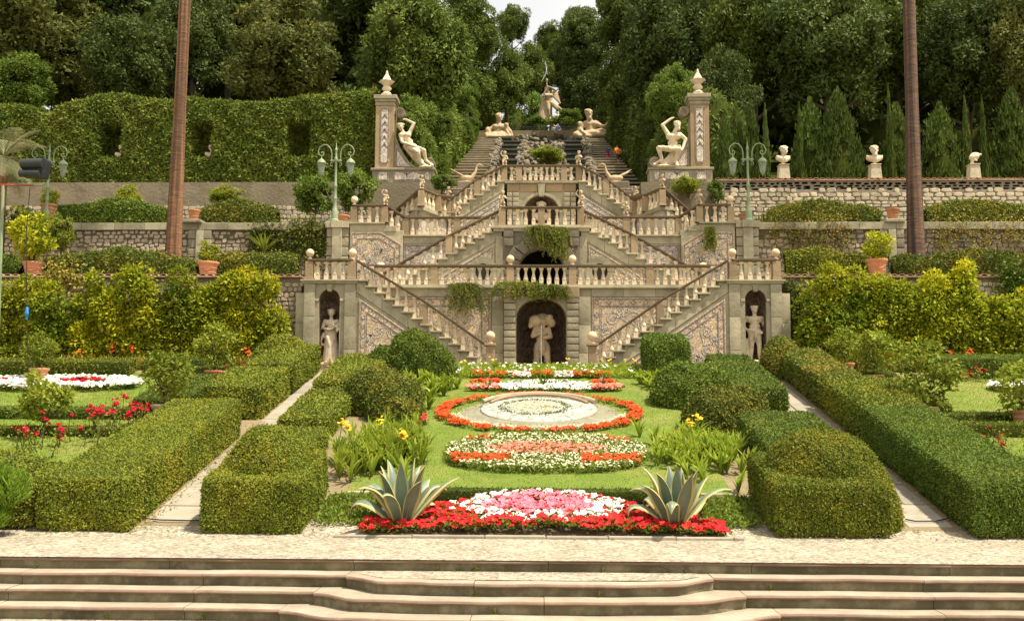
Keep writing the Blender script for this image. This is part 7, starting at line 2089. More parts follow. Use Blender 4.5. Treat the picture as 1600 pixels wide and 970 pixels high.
# cannas
def canna(label, cx, cy, rx, ry, n, h, flowers, seed, leaf='canna', fm='yellow_petal', w=0.1):
    rng = np.random.default_rng(seed)
    t = thing('canna_clump', label, 'plant', (cx, cy, gz(cy)))
    x, y = cx + rng.normal(size=n) * rx * 0.5, cy + rng.normal(size=n) * ry * 0.5
    pts = np.stack([x, y, gzv(y)], 1)
    stuff_part('leaves', blades(pts, 9, h, w, rng, 0.55, 4, 0.55), leaf, t)
    stuff_part('leaves', blades(pts + np.array([0, 0, h * 0.25]), 5, h * 0.75, w * 0.9, rng, 0.8, 4, 0.8), leaf, t)
    for k in range(flowers):
        i = rng.integers(0, n); p0 = Vector(pts[i]); p1 = p0 + Vector((rng.normal() * 0.08, rng.normal() * 0.08, h * rng.uniform(1.05, 1.35)))
        st = MB().tube([p0, p1], [0.012, 0.008], 5).build('stem', 'canna', t)
        q = np.array(p1) + rng.normal(size=(7, 3)) * np.array([0.05, 0.05, 0.06])
        f_ = fm if not (k == 0 and seed == 71) else 'red_petal'
        V, F = bloom_cloud(q, rng, 0.05); link('flower', mesh_np('flower', V, F, f_), st)
canna('yellow-flowered cannas left of the lawn behind the left agave', -3.15, 21.0, 1.0, 1.5, 110, 0.62, 6, 71, w=0.06)
canna('leafy cannas right of the lawn behind the right agave', 3.35, 21.2, 1.0, 1.3, 110, 0.5, 2, 72, w=0.06)
canna('small bright canna clump at the far left corner of the lawn', -3.0, 27.3, 0.8, 1.5, 26, 0.5, 0, 73)
canna('small bright canna clump at the far right corner of the lawn', 3.0, 28.4, 0.6, 0.9, 14, 0.4, 0, 74)
canna('dry yellow canna border along the left citrus wall', -11.6, 31.1, 5.6, 0.35, 90, 0.5, 6, 75, 'canna_dry', 'orange_petal', 0.06)
canna('dry yellow canna border along the right citrus wall', 13.0, 31.1, 4.2, 0.35, 80, 0.5, 5, 76, 'canna_dry', 'orange_petal', 0.06)

# side-garden beds
def bed_patch(label, cx, cy, rx, ry, n, mats, seed, r=0.06, h=0.18):
    rng = np.random.default_rng(seed); t = thing('flower_bed', label, 'flower bed', (cx, cy, gz(cy)))
    pts = scatter_ground(lambda x, y: ((x - cx) / rx) ** 2 + ((y - cy) / ry) ** 2 < 1, (cx - rx, cx + rx, cy - ry, cy + ry), n, rng, lambda x, y: h + 0 * x)
    stuff_part('leaves', green_carpet(pts[::2], rng, 0.08, 0.04, 4), 'bed_green', t)
    g = (np.sin(pts[:, 0] * 2.3 + cx) + np.sin(pts[:, 1] * 5)) ; k0 = g < 1.0
    stuff_part('white_blossoms', bloom_cloud(pts[k0] if len(mats) > 1 else pts, rng, r), mats[0], t)
    if len(mats) > 1: stuff_part('crimson_blossoms', bloom_cloud(pts[~k0], rng, r), mats[1], t)
bed_patch('white flower bed with crimson patches on the left side lawn', -13.3, 27.9, 2.4, 0.75, 1500, ('white_petal', 'crimson_petal'), 81)
bed_patch('white flower patch on the right side lawn', 12.8, 27.9, 0.75, 0.5, 420, ('white_petal',), 82)
bed_patch('second white and crimson patch at the right edge of the side lawn', 14.6, 26.2, 0.9, 0.6, 420, ('white_petal', 'crimson_petal'), 83)
def roses(label, cx, cy, rx, ry, n, seed, h=0.55, fl=70, m='crimson_petal'):
    rng = np.random.default_rng(seed); t = thing('rose_bush', label, 'rose bush', (cx, cy, gz(cy)))
    x, y = cx + rng.uniform(-rx, rx, n), cy + rng.uniform(-ry, ry, n); base = np.stack([x, y, gzv(y)], 1)
    tip = base + np.stack([rng.normal(size=n) * 0.12, rng.normal(size=n) * 0.12, h * (0.6 + 0.6 * rng.random(n))], 1)
    mb = MB()
    for p0, p1 in zip(base, tip): mb.tube([p0, (p0 + p1) / 2 + rng.normal(size=3) * 0.03, p1], [0.012, 0.009, 0.006], 4)
    mb.build('stems', 'bark', t)['kind'] = 'stuff'
    u = rng.random((n, 26, 1)); pp = (base[:, None] * (1 - u) + tip[:, None] * u).reshape(-1, 3) + rng.normal(size=(n * 26, 3)) * 0.09
    d = rng.normal(size=pp.shape) + np.array([0, 0, .4]); d /= np.linalg.norm(d, axis=1, keepdims=True)
    link('leaves', mesh_np('leaves', *leaf_quads(pp, d, 0.07, 0.04, rng), 'lemon'), t)
    q = tip[rng.integers(0, n, fl)] + rng.normal(size=(fl, 3)) * 0.06
    stuff_part('roses', bloom_cloud(np.repeat(q, 3, 0) + rng.normal(size=(fl * 3, 3)) * 0.02, rng, 0.042), m, t)
roses('crimson roses behind the left front hedge', -9.55, 22.6, 0.8, 0.9, 26, 91, 0.6, 80)
roses('crimson roses at the left edge of the rose bed beside the small lemon tree', -10.4, 21.4, 0.5, 0.5, 12, 92, 0.5, 26)
roses('red roses beside the pale pot near the left outer hedge', -8.75, 28.2, 0.6, 0.7, 16, 93, 0.45, 30)
roses('small red roses behind the right front hedge', 9.5, 21.6, 0.5, 0.6, 10, 94, 0.42, 10)
roses('low red roses in front of the dark hedge on the right side lawn', 12.3, 29.1, 1.7, 0.15, 14, 95, 0.25, 16)

# ================================================================== AGAVES
def agave(label, cx, cy, seed, scale=1.0):
    rnd = random.Random(seed); z0 = gz(cy) + 0.02
    t = thing('agave', label, 'agave', (cx, cy, z0), 'agaves')
    n = 18
    for i in range(n):
        u = i / (n - 1)
        el = R(88 - 44 * u ** 1.3 + rnd.uniform(-4, 4)); az = i * 2.39996 + rnd.uniform(-0.2, 0.2)
        L = scale * rnd.uniform(0.88, 1.08) * (0.92 if u < 0.2 else 1.0); W = 0.245 * scale * rnd.uniform(0.85, 1.1)
        curl = rnd.uniform(0.6, 2.3) * (u + 0.14); up = rnd.random() < 0.5
        d0 = Vector((math.cos(az) * math.cos(el), math.sin(az) * math.cos(el), math.sin(el)))
        sdv = Vector((-math.sin(az), math.cos(az), 0)); pos = Vector((cx, cy, z0)) + Vector((math.cos(az), math.sin(az), 0)) * 0.07
        Vg, Fg, Ve, Fe = [], [], [], []
        m = 11; d = d0.copy(); pts = []
        for k in range(m + 1):
            tt = k / m
            w = W * (0.55 + 0.75 * tt if tt < 0.5 else (0.925 * (1 - ((tt - 0.5) / 0.5) ** 1.7))) + 0.004
            nrm = sdv.cross(d).normalized()
            pts.append((pos.copy(), w, nrm))
            ang = curl * (tt ** 1.6) * 0.30
            if tt > 0.55 and up: ang = curl * 0.42 * tt
            d = (Matrix.Rotation(ang, 3, sdv) @ d).normalized()
            pos = pos + d * (L / m)
        for p0, w, nr in pts:
            cup = 0.30 * w
            cols = [-1, -0.78, -0.35, 0, 0.35, 0.78, 1]
            for c_ in cols: Vg.append(p0 + sdv * (c_ * w * 0.5) - nr * (-cup * (c_ * c_)) * (1) )
            for c_ in cols: Vg.append(p0 + sdv * (c_ * w * 0.5) - nr * (-cup * (c_ * c_)) - nr * (-0.016 * (1 - 0.6 * abs(c_))))
        nc = 7; mi = []
        for k in range(m):
            for sdn in (0, 1):
                for c_ in range(nc - 1):
                    a = k * 2 * nc + sdn * nc + c_; b = a + 2 * nc
                    Fg.append((a, a + 1, b + 1, b)); mi.append(1 if c_ in (0, nc - 2) else 0)
            a = k * 2 * nc; b = a + 2 * nc
            Fg.append((a, b, b + nc, a + nc)); mi.append(1); Fg.append((a + nc - 1, a + 2 * nc - 1, b + 2 * nc - 1, b + nc - 1)); mi.append(1)
        me = mesh_np('leaf', [tuple(v) for v in Vg], np.array(Fg), ['agave', 'agave_edge'], mi, smooth=True)
        link('leaf', me, t)
agave('big variegated agave at the left end of the petunia bed', -2.28, 17.05, 5, 1.16)
agave('big variegated agave at the right end of the petunia bed', 2.18, 17.0, 9, 1.10)

# ================================================================== CITRUS, POTS
CROWN_S = [crown_mesh('crown', 'lemon', 200 + i, 24, 62, 0.17, 0.085, 'round', 0.1, 0.22, 0.4, 0.0, big=True) for i in range(3)]
def potted_tree(label, x, y, z, pot_s, trunk_h, cr, seed, pot=POTM, ped=None, crown=True, cz=0.9, pot_on=True, mesh=None):
    rnd = random.Random(seed); t = thing('potted_lemon_tree', label, 'potted tree', (x, y, z))
    top = z
    if ped:
        h = ped; MB().box(x - 0.34, x + 0.34, y - 0.34, y + 0.34, z, z + h * 0.6).box(x - 0.4, x + 0.4, y - 0.4, y + 0.4, z + h * 0.6, z + h).build('pedestal', 'rustic', t, bevel=0.015); top = z + h
    if pot_on:
        pt = link('pot', pot, t, (x, y, top), (0, 0, rnd.random() * 0.5 - 0.25), (pot_s,) * 3)
        link('festoon', FEST, pt, (x, y, top), (0, 0, 0), (pot_s,) * 3); link('soil', MB().lathe([(0.01, 0), (0.27, 0), (0.27, 0.01)], seg=16).mesh('soil', 'soil'), pt, (x, y, top + 0.505 * pot_s), (0, 0, 0), (pot_s,) * 3)
        top += 0.5 * pot_s
    c = Vector((x + rnd.uniform(-.05, .05), y, top + trunk_h + cr * 0.55))
    mb = MB(); f0 = Vector((x, y, top)); fk = Vector((x + rnd.uniform(-.03, .03), y, top + trunk_h * 0.75))
    mb.tube([f0, fk], [0.035, 0.028], 7)
    for k in range(6):
        a = k * 1.05 + rnd.random(); e = c + Vector((math.cos(a) * cr * 0.6, math.sin(a) * cr * 0.6, cr * rnd.uniform(-0.25, 0.5)))
        mb.tube([fk, fk.lerp(e, 0.5) + Vector((0, 0, -0.03)), e], [0.022, 0.015, 0.006], 5)
    mb.build('trunk', 'bark', t)
    if crown: link('crown', mesh or CROWN_S[seed % 3], t, c, (0, 0, rnd.random() * 6), (cr, cr, cr * cz))
    return t
def gpt(px, py): return G(px, py)
for (px, py, ps, th, cr, sd_, lab, po, pm) in (
    (67, 683, 0.0, 0.42, 0.72, 1, 'small open lemon tree in the left side lawn nearest the front', False, POTM),
    (257, 668, 0.95, 0.35, 0.72, 2, 'lemon tree in a wide pale-rimmed pot behind the left roses', True, POTP),
    (335, 606, 0.85, 0.38, 0.62, 3, 'lemon tree in a sunken terracotta pot left of the stepped hedge', True, POTM),
    (425, 578, 0.85, 0.35, 0.62, 4, 'lemon tree in a pale festooned pot below the left niche', True, POTP),
    (1366, 612, 0.8, 0.35, 0.68, 5, 'lemon tree in a sunken pot on the edge of the right side lawn', True, POTM),
    (1447, 668, 0.85, 0.35, 0.78, 6, 'lemon tree in a terracotta pot behind the right outer hedge', True, POTM),
    (1268, 572, 0.75, 0.4, 0.52, 7, 'small lemon tree in a pot below the right niche', True, POTM),
    (1600, 672, 0.8, 0.2, 0.75, 8, 'lemon tree at the right edge of the side lawn', True, POTM),
    (1322, 590, 0.75, 0.3, 0.5, 9, 'low lemon bush between the right hedge and the citrus wall', True, POTM),
    (60, 600, 0.8, 0.2, 0.6, 10, 'lemon tree at the left edge beyond the white flower bed', True, POTM)):
    g = gpt(px, py); potted_tree(lab, g.x, g.y, g.z, ps, th, cr, sd_, pm, None, True, 0.88, po)
CIT_A = crown_mesh('crown', 'citrus', 210, 26, 70, 0.19, 0.09, 'round', 0.1, 0.25, 0.4, 0.0, big=True)
# pots on the terraces
for (px, py, Y, ps, th, cr, lab, tr, ped, zz) in (
    (325, 425, 33.3, 1.05, 0.15, 0.42, 'yellow lemon in a terracotta pot on the left lower terrace', True, 0.28, T1 - 0.1),
    (52, 425, 33.3, 1.05, 0.4, 0.85, 'bushy lemon in a terracotta pot at the far left of the lower terrace', True, 0.28, T1 - 0.1),
    (1370, 425, 33.3, 1.05, 0.2, 0.55, 'yellow lemon in a terracotta pot on the right lower terrace', True, 0.36, T1 - 0.1),
    (303, 338, 37.5, 0.7, 0, 0, 'empty terracotta pot on the left middle terrace beside the palm', False, 0.12, T2G),
    (75, 338, 37.8, 0.9, 0.1, 0.4, 'small lemon in a terracotta pot behind the far left lamp', True, 0.3, T2G),
    (1395, 338, 37.6, 0.75, 0, 0, 'empty terracotta pot on a stone block left of the right palm', False, 0.12, T2G),
    (1164, 338, 38.2, 0.75, 0, 0, 'empty terracotta pot beside the right lamp post', False, 0.16, T2G - 0.1),
    (535, 338, 38.2, 0.8, 0, 0, 'empty terracotta pot beside the left lamp post', False, 0.1, T2G - 0.1)):
    c = P(px, py, Y)
    if tr: potted_tree(lab, c.x, Y, zz, ps, th, cr, px, POTM, ped, True, 0.85, True, CIT_A)
    else:
        t = thing('terracotta_pot', lab, 'pot', (c.x, Y, zz))
        MB().box(c.x - 0.36, c.x + 0.36, Y - 0.3, Y + 0.3, zz, zz + ped).build('pedestal', 'rustic', t, bevel=0.02)
        pt = link('pot', POTM, t, (c.x, Y, zz + ped), (0, 0, 0), (ps,) * 3); link('festoon', FEST, pt, (c.x, Y, zz + ped), (0, 0, 0), (ps,) * 3)

# trained citrus against the lower walls
def wall_citrus(label, px0, px1, ptop, seed, leaf, y=31.8, n=9000, lump=None):
    n = int(n * 2.6); ptop -= 8
    rng = np.random.default_rng(seed); a, b = P(px0, 500, y), P(px1, 500, y); zt_ = Z_((px0 + px1) / 2, ptop, y); zb_ = ZB
    cx, w, h = (a.x + b.x) / 2, (b.x - a.x) / 2, zt_ - zb_
    t = thing('citrus_shrub', label, 'shrub', (cx, y, zb_), 'trained citrus along the lower walls')
    nb = 120; C = np.stack([rng.uniform(-0.92, 0.92, nb), rng.uniform(-0.3, 0.25, nb), rng.uniform(0.08, 0.93, nb)], 1)
    C[:, 2] *= np.sqrt(np.clip(1 - 0.72 * np.abs(C[:, 0]) ** 2.8, 0.15, 1)) * (0.95 + 0.07 * np.sin(C[:, 0] * 7 + seed))
    Rr = rng.uniform(0.18, 0.40, nb); idx = rng.integers(0, nb, n); d = rng.normal(size=(n, 3)); d[:, 1] = -np.abs(d[:, 1]) * 0.9 + 0.15; d[:, 2] += 0.2; d /= np.linalg.norm(d, axis=1, keepdims=True)
    p = np.stack([cx + C[idx, 0] * w, y + C[idx, 1], zb_ + C[idx, 2] * h], 1) + d * (Rr[idx] * rng.uniform(0.75, 1.15, n))[:, None]
    ld = d * 0.6 + rng.normal(size=(n, 3)) * 0.5 + np.array([0, -0.15, -0.1]); ld /= np.linalg.norm(ld, axis=1, keepdims=True)
    s_ = 0.7 + 0.6 * rng.random(n)
    link('foliage', mesh_np('foliage', *leaf_quads(p, ld, 0.135 * s_, 0.066 * s_, rng, face=d + np.array([0, 0, 0.4])), leaf), t)
    mb = MB()
    for k in range(4):
        x = cx + (k - 1.5) * w * 0.45; mb.tube([(x, y + 0.1, zb_ - 0.1), (x + 0.1, y + 0.12, zb_ + h * 0.4), (x + rng.normal() * 0.3, y + 0.1, zb_ + h * 0.85)], [0.05, 0.035, 0.015], 6)
    mb.build('trunk', 'bark', t)
wall_citrus('green citrus trained on the wall at the far left edge', -60, 132, 436, 301, 'citrus_deep', n=9000)
wall_citrus('large yellow-topped citrus on the wall left of the hanging cable', 122, 262, 420, 302, 'citrus', n=8500)
wall_citrus('narrow darker citrus between the two yellow ones on the left wall', 245, 325, 432, 303, 'citrus_deep', n=4500)
wall_citrus('large yellow citrus nearest the left niche bay', 308, 446, 422, 304, 'citrus', n=8500)
wall_citrus('rounded green and yellow citrus nearest the right niche bay', 1250, 1368, 418, 305, 'citrus_deep', n=7500)
wall_citrus('bright yellow citrus on the right wall below the terracotta pot', 1352, 1440, 434, 306, 'citrus', n=6000)
wall_citrus('tall yellow-green citrus on the right wall near the palm', 1428, 1540, 415, 307, 'citrus', n=8000)
wall_citrus('low yellow citrus on the right wall at the edge', 1530, 1660, 462, 308, 'citrus', n=7000)

# ================================================================== TERRACE PLANTING
def wave_hedge(label, px0, px1, pts, Y, leaf, seed, zbase, depth=0.7, name='hedge', cat='hedge', L=0.085, dens=1900, mat_spread=0.85):
    """Clipped hedge whose top follows pixel heights pts=[(px, py)...]."""
    xs = [P(a, b, Y).x for a, b in pts]; zs = [P(a, b, Y).z for a, b in pts]
    n = max(8, int((xs[-1] - xs[0]) / 0.2)); X = np.linspace(xs[0], xs[-1], n + 1); Zt = np.interp(X, xs, zs)
    prof = []
    for x, z in zip(X, Zt):
        h = z - zbase; e = min(1.0, min(x - xs[0], xs[-1] - x) / 0.25 + 0.15)
        ring = [(x, Y - depth * 0.5, zbase), (x, Y - depth * 0.52, zbase + h * 0.35), (x, Y - depth * 0.48, zbase + h * 0.75), (x, Y - depth * 0.3, zbase + h * 0.95), (x, Y, z), (x, Y + depth * 0.35, zbase + h * 0.93), (x, Y + depth * 0.5, zbase + h * 0.5)]
        prof.append(ring)
    V = np.array(prof).reshape(-1, 3); m = 7; Q = []
    for i in range(n):
        for j in range(m - 1): Q.append((i * m + j, (i + 1) * m + j, (i + 1) * m + j + 1, i * m + j + 1))
    return hedge(name, label, [(V, np.array(Q))], leaf, L, L * 0.6, dens, seed, cat, bump=(0.05, 2.0), spread=mat_spread, stray=0.12)
z1_, z2_ = T1 - 0.1, T2G - 0.12
wave_hedge('wavy clipped hedge on the left lower terrace in front of the palm', 75, 310, [(75, 402), (110, 398), (150, 392), (195, 387), (235, 391), (262, 400), (300, 404), (312, 410)], 34.2, 'box_rust', 401, z1_)
wave_hedge('clipped hedge on the left lower terrace next to the stair bay', 340, 468, [(340, 402), (365, 392), (400, 398), (440, 394), (468, 398)], 34.2, 'box_rust', 402, z1_)
wave_hedge('clipped hedge stub at the far left of the lower terrace', -60, 34, [(-60, 400), (0, 396), (30, 402), (36, 412)], 34.2, 'box_deep', 403, z1_)
wave_hedge('dark clipped hedge on the right lower terrace next to the stair bay', 1226, 1358, [(1226, 392), (1262, 388), (1308, 388), (1312, 400), (1335, 396), (1358, 404)], 34.2, 'box_leaf', 404, z1_)
wave_hedge('long humped hedge on the right lower terrace behind the palm foot', 1392, 1680, [(1392, 402), (1412, 396), (1440, 402), (1480, 394), (1525, 388), (1570, 392), (1600, 402), (1680, 398)], 34.3, 'box_rust', 405, z1_)
wave_hedge('wavy hedge on the left middle terrace left of the palm', 92, 268, [(92, 322), (130, 320), (165, 312), (205, 311), (240, 322), (268, 326)], 39.2, 'box_deep', 406, z2_)
wave_hedge('wavy hedge on the left middle terrace right of the palm', 312, 436, [(312, 328), (335, 318), (380, 312), (420, 320), (436, 330)], 39.2, 'box_rust', 407, z2_)
wave_hedge('wavy hedge on the right middle terrace right of the lamp post', 1198, 1374, [(1198, 328), (1235, 318), (1275, 310), (1310, 318), (1350, 321), (1374, 330)], 39.2, 'box_rust', 408, z2_)
wave_hedge('wavy hedge on the right middle terrace right of the palm', 1442, 1640, [(1442, 326), (1475, 316), (1520, 311), (1560, 316), (1600, 322), (1640, 318)], 39.2, 'box_rust', 409, z2_)
# loose bushes on the terraces
CROWN_B = [crown_mesh('crown', 'bush_green', 220 + i, 34, 90, 0.13, 0.065, 'round', 0.2, 0.2, 0.36, 0.45) for i in range(2)]
CROWN_Y = crown_mesh('crown', 'lemon', 224, 34, 90, 0.13, 0.065, 'round', 0.2, 0.2, 0.36, 0.45)
def loose(label, px, py, Y, rx, rz, me, seed, zb_=None, name='shrub', cat='shrub', ry=None):
    c = P(px, py, Y); zb_ = c.z - rz if zb_ is None else zb_
    t = thing(name, label, cat, (c.x, Y, zb_))
    MB().tube([(c.x, Y, zb_ - 0.1), (c.x + 0.05, Y, c.z - rz * 0.3), (c.x, Y, c.z + rz * 0.3)], [0.05, 0.035, 0.01], 6).build('stem', 'bark', t)
    link('crown', me, t, (c.x, Y, c.z), (0, 0, seed * 1.3), (rx, ry or min(rx, 0.8), rz))
loose('bright green shrub behind the left lamp post', 492, 306, 39.6, 1.45, 0.95, CROWN_B[0], 1, z2_)
loose('yellow-green shrub right of the left lamp post under the pillar', 552, 302, 40.4, 1.0, 0.95, CROWN_B[1], 2, z2_)
loose('yellow-tipped shrub on the left middle terrace right of the palm', 352, 308, 40.0, 0.9, 0.5, CROWN_Y, 3, z2_)
loose('yellow shrub on the left middle terrace left of the palm', 205, 308, 40.0, 0.55, 0.4, CIT_A, 4, z2_)
loose('shrub right of the right pillar base', 1120, 300, 41.6, 0.45, 0.5, CROWN_B[1], 5, z2_)
loose('yellowish shrub in front of the right pillar base', 1075, 290, 41.9, 0.8, 0.42, CROWN_Y, 6)
loose('green tuft in front of the left pillar base', 690, 287, 41.9, 0.6, 0.35, CROWN_B[1], 7)
loose('bright green shrub in the middle of the cascade', 853, 243, 72.0, 1.7, 0.66, CROWN_Y, 8, ry=1.4)
loose('round green bush at the foot of the winged statue', 884, 188, 108, 2.4, 1.3, CROWN_B[1], 9, ry=1.6)
loose('bush left of the winged statue', 838, 196, 109, 1.6, 1.2, CROWN_B[0], 10, ry=1.4)
loose('lemon foliage behind the far left terrace pot', 40, 350, 36.6, 0.95, 0.8, CROWN_Y, 11, z1_)
loose('lemon foliage at the far left wall', 95, 365, 36.4, 0.6, 0.8, CROWN_Y, 12, z1_)
loose('dark bush filling the gap left of the winged statue', 833, 178, 117, 2.4, 2.6, CROWN_B[1], 13, ry=1.6)
# hanging ferns on the balustrades
def fern(label, px, py, Y, w, h, seed, n=900, group=None):
    rng = np.random.default_rng(seed); c = P(px, py, Y); t = thing('hanging_fern', label, 'fern', (c.x, Y, c.z))
    V, F, n0 = [], [], 0
    k = 46
    a = rng.uniform(math.pi * 0.95, math.pi * 2.05, k); out_ = 0.25 + 0.35 * rng.random(k)
    per = n // 12
    for i in range(k):
        L = h * rng.uniform(0.7, 1.15); sx = math.cos(a[i]) * w * 0.5 * rng.uniform(0.5, 1.1); sy = -out_[i] * 0.5
        m = 34; tt = np.linspace(0, 1, m)
        x = c.x + rng.normal() * w * 0.2 + sx * tt; y_ = Y + sy * np.sin(tt * 1.6); z = c.z + 0.12 * np.sin(tt * 3.0) - L * tt ** 1.7
        p = np.stack([x, y_, z], 1).repeat(3, 0) + rng.normal(size=(m * 3, 3)) * 0.015
        d = rng.normal(size=(m * 3, 3)) * 0.6 + np.array([sx, -0.2, -0.5]); d /= np.linalg.norm(d, axis=1, keepdims=True)
        v, f = leaf_quads(p, d, 0.085, 0.026, rng); V.append(v); F.append(f + n0); n0 += len(v)
    link('fronds', mesh_np('fronds', np.concatenate(V), np.concatenate(F), 'fern'), t)
    MB().lathe([(0.02, -0.1), (0.1, -0.05), (0.1, 0.03), (0.02, 0.05)], (c.x, Y + 0.06, c.z), 8).build('root', 'soil', t)
fern('big hanging fern on the first terrace left of the grotto', 726, 445, YB - 0.12, 1.15, 0.95, 501)
fern('spreading fern on the cornice at the left shoulder of the grotto', 806, 444, YB - 0.22, 1.35, 0.5, 502)
fern('small fern on the cornice over the grotto arch', 858, 450, YB - 0.25, 1.0, 0.36, 503)
fern('hanging fern below the middle landing over the dark arch', 845, 356, YC - 0.2, 0.9, 0.75, 504)
fern('long hanging fern below the right end of the middle landing', 872, 358, YC - 0.2, 0.7, 1.1, 505)
fern('small weed on the cornice of the right leafy mosaic', 1108, 358, YD - 0.4, 0.4, 0.75, 506)
# ivy on the walls
def ivy(label, px0, px1, py0, py1, Y, n, seed, leaf='ivy', L=0.12):
    rng = np.random.default_rng(seed); a, b = P(px0, py0, Y), P(px1, py1, Y); t = thing('climbing_ivy', label, 'ivy', ((a.x + b.x) / 2, Y, b.z))
    nb = 30; cx, cz_ = rng.uniform(a.x, b.x, nb), a.z + (b.z - a.z) * rng.random(nb) ** 1.3
    i = rng.integers(0, nb, n); p = np.stack([cx[i] + rng.normal(size=n) * 0.2, Y - np.abs(rng.normal(size=n)) * 0.07, cz_[i] + rng.normal(size=n) * 0.25], 1)
    d = rng.normal(size=(n, 3)) * 0.6 + np.array([0, -0.5, -0.4]); d /= np.linalg.norm(d, axis=1, keepdims=True)
    link('leaves', mesh_np('leaves', *leaf_quads(p, d, L, L * 0.7, rng), leaf), t)
    mb = MB()
    for k in range(5):
        x = rng.uniform(a.x, b.x); mb.tube([(x, Y, b.z - 0.1), (x + rng.normal() * .2, Y - 0.02, (a.z + b.z) / 2), (x + rng.normal() * .3, Y, a.z)], [0.02, 0.014, 0.006], 5)
    mb.build('stems', 'bark', t)
ivy('ivy on the middle terrace wall left of the lamp pier', 455, 505, 355, 405, YD - 0.12, 2600, 511)
ivy('ivy tuft on the lamp pier side left of the leafy mosaic', 395, 440, 360, 405, YD - 0.12, 1500, 512)
ivy('ivy hanging on the lower terrace wall beside the right niche bay', 1228, 1262, 436, 540, 32.35, 1900, 513)
ivy('dark ivy on the lower terrace wall at the right edge', 1562, 1640, 430, 475, 32.35, 1900, 514, 'box_deep')
ivy('weeds on the right middle terrace wall near the lamp pier', 1195, 1320, 352, 400, YD - 0.12, 1700, 515, 'canna_dry', 0.09)
ivy('weeds on the right middle terrace wall near the right edge', 1460, 1640, 352, 398, YD - 0.12, 1500, 516, 'canna_dry', 0.09)
ivy('red-brown creeper on the lower wall at the far left', 70, 130, 432, 450, 32.3, 700, 517, 'canna_dry')
# yucca on the lower terrace, palm tuft on the right
for (px, py, Y, h, n, lab, zz) in ((412, 392, 36.2, 0.75, 60, 'spiky yucca on the left lower terrace beside the wall', None), (1192, 335, 38.6, 0.75, 40, 'small palm tuft behind the right lamp post', z2_)):
    c = P(px, py, Y); V, F = blades(np.array([[c.x, Y, c.z - 0.1 if zz is None else zz]]), n, h, 0.05, np.random.default_rng(px), 0.95, 3, 0.3)
    t = thing('yucca', lab, 'yucca', (c.x, Y, c.z - 0.3)); link('leaves', mesh_np('leaves', V, F, 'lemon'), t)
    MB().tube([(c.x, Y, z1_ if zz is None else zz), (c.x, Y, c.z)], 0.07, 7).build('stem', 'bark', t)

# ---------------------------------------------------------------- tall clipped hedge with windows (left, top terrace)
def tall_hedge():
    Y = 43.3; prof_px = [(-120, 165), (-20, 162), (40, 165), (82, 178), (92, 165), (130, 155), (165, 147), (200, 147), (230, 156), (275, 156), (300, 152), (340, 157), (400, 160), (440, 156), (475, 149), (520, 148), (560, 143), (588, 138)]
    xs = np.array([P(a, b, Y).x for a, b in prof_px]); zs = np.array([P(a, b, Y).z for a, b in prof_px])
    nx_ = int((xs[-1] - xs[0]) / 0.11); X = np.linspace(xs[0], xs[-1], nx_ + 1); Zt = np.interp(X, xs, zs)
    wins = [(P(a, 220, Y).x, P(b, 220, Y).x) for a, b in ((155, 193), (298, 334), (448, 488))]
    wz0, wz1 = P(300, 247, Y).z, P(300, 192, Y).z
    nv = 40; V, Q = [], []
    vt = np.concatenate([np.linspace(0, 1, nv), np.linspace(1.04, 1.6, 8)])
    for x, zt_ in zip(X, Zt):
        for v in vt:
            if v <= 1:
                z = T3 - 0.1 + (zt_ - T3 + 0.1) * v; y = Y - 0.1 * math.sin(v * 3.1) + 0.25 * max(0, v - 0.93) * 8 * (v - 0.93) * 10
            else: z = zt_ - (v - 1) * 0.15; y = Y + 0.35 + (v - 1) * 2.2
            for a, b in wins:
                if a < x < b and wz0 < z < wz1 and v <= 1:
                    e = min((x - a), (b - x), (z - wz0), (wz1 - z)) / 0.12
                    y += 1.1 * min(1, e)
            V.append((x, y, z))
    m = len(vt)
    for i in range(nx_):
        for j in range(m - 1): Q.append((i * m + j, (i + 1) * m + j, (i + 1) * m + j + 1, i * m + j + 1))
    V = np.array(V)
    rng = np.random.default_rng(77); T = np.concatenate([np.array(Q)[:, [0, 1, 2]], np.array(Q)[:, [0, 2, 3]]])
    V[:, 1] += wavy(V, 0.05, 1.8)
    n = 75000; p, nn, _ = sample_tris(V, T, n, rng)
    p[:, 1] -= 0.02 + rng.random(n) * 0.06; p += nn * (rng.normal(size=n) * 0.03)[:, None]
    d = nn * 0.3 + rng.normal(size=(n, 3)) * 0.7; d /= np.linalg.norm(d, axis=1, keepdims=True)
    s_ = 0.6 + 0.8 * rng.random(n)
    v, f = leaf_tris(p, d, 0.125 * s_, 0.07 * s_, rng, face=nn + np.array([0, 0, 0.3]))
    # unclipped shoots along the top
    k = 2200; xi = rng.uniform(xs[0], xs[-1], k); pt = np.stack([xi, Y + 0.2 + rng.random(k) * 0.8, np.interp(xi, xs, zs) - 0.05], 1)
    hgt = np.where(xi > P(540, 150, Y).x, 0.34, 0.16)
    d2 = np.stack([rng.normal(size=k) * 0.4, rng.normal(size=k) * 0.4, np.ones(k)], 1); d2 /= np.linalg.norm(d2, axis=1, keepdims=True)
    v2, f2 = leaf_tris(pt, d2, hgt * (0.5 + rng.random(k)), 0.06, rng)
    VV = np.concatenate([V, v, v2]); FF = np.concatenate([tri(Q), f + len(V), f2 + len(V) + len(v)])
    me = mesh_np('hedge', VV, FF, ['forest_floor', 'laurel'], np.concatenate([np.zeros(2 * len(Q)), np.ones(len(f) + len(f2))]))
    tag(link('hedge', me), 'tall clipped laurel hedge with window openings on the left top terrace', 'hedge')
    return wins, wz0
wins, wz0 = tall_hedge()
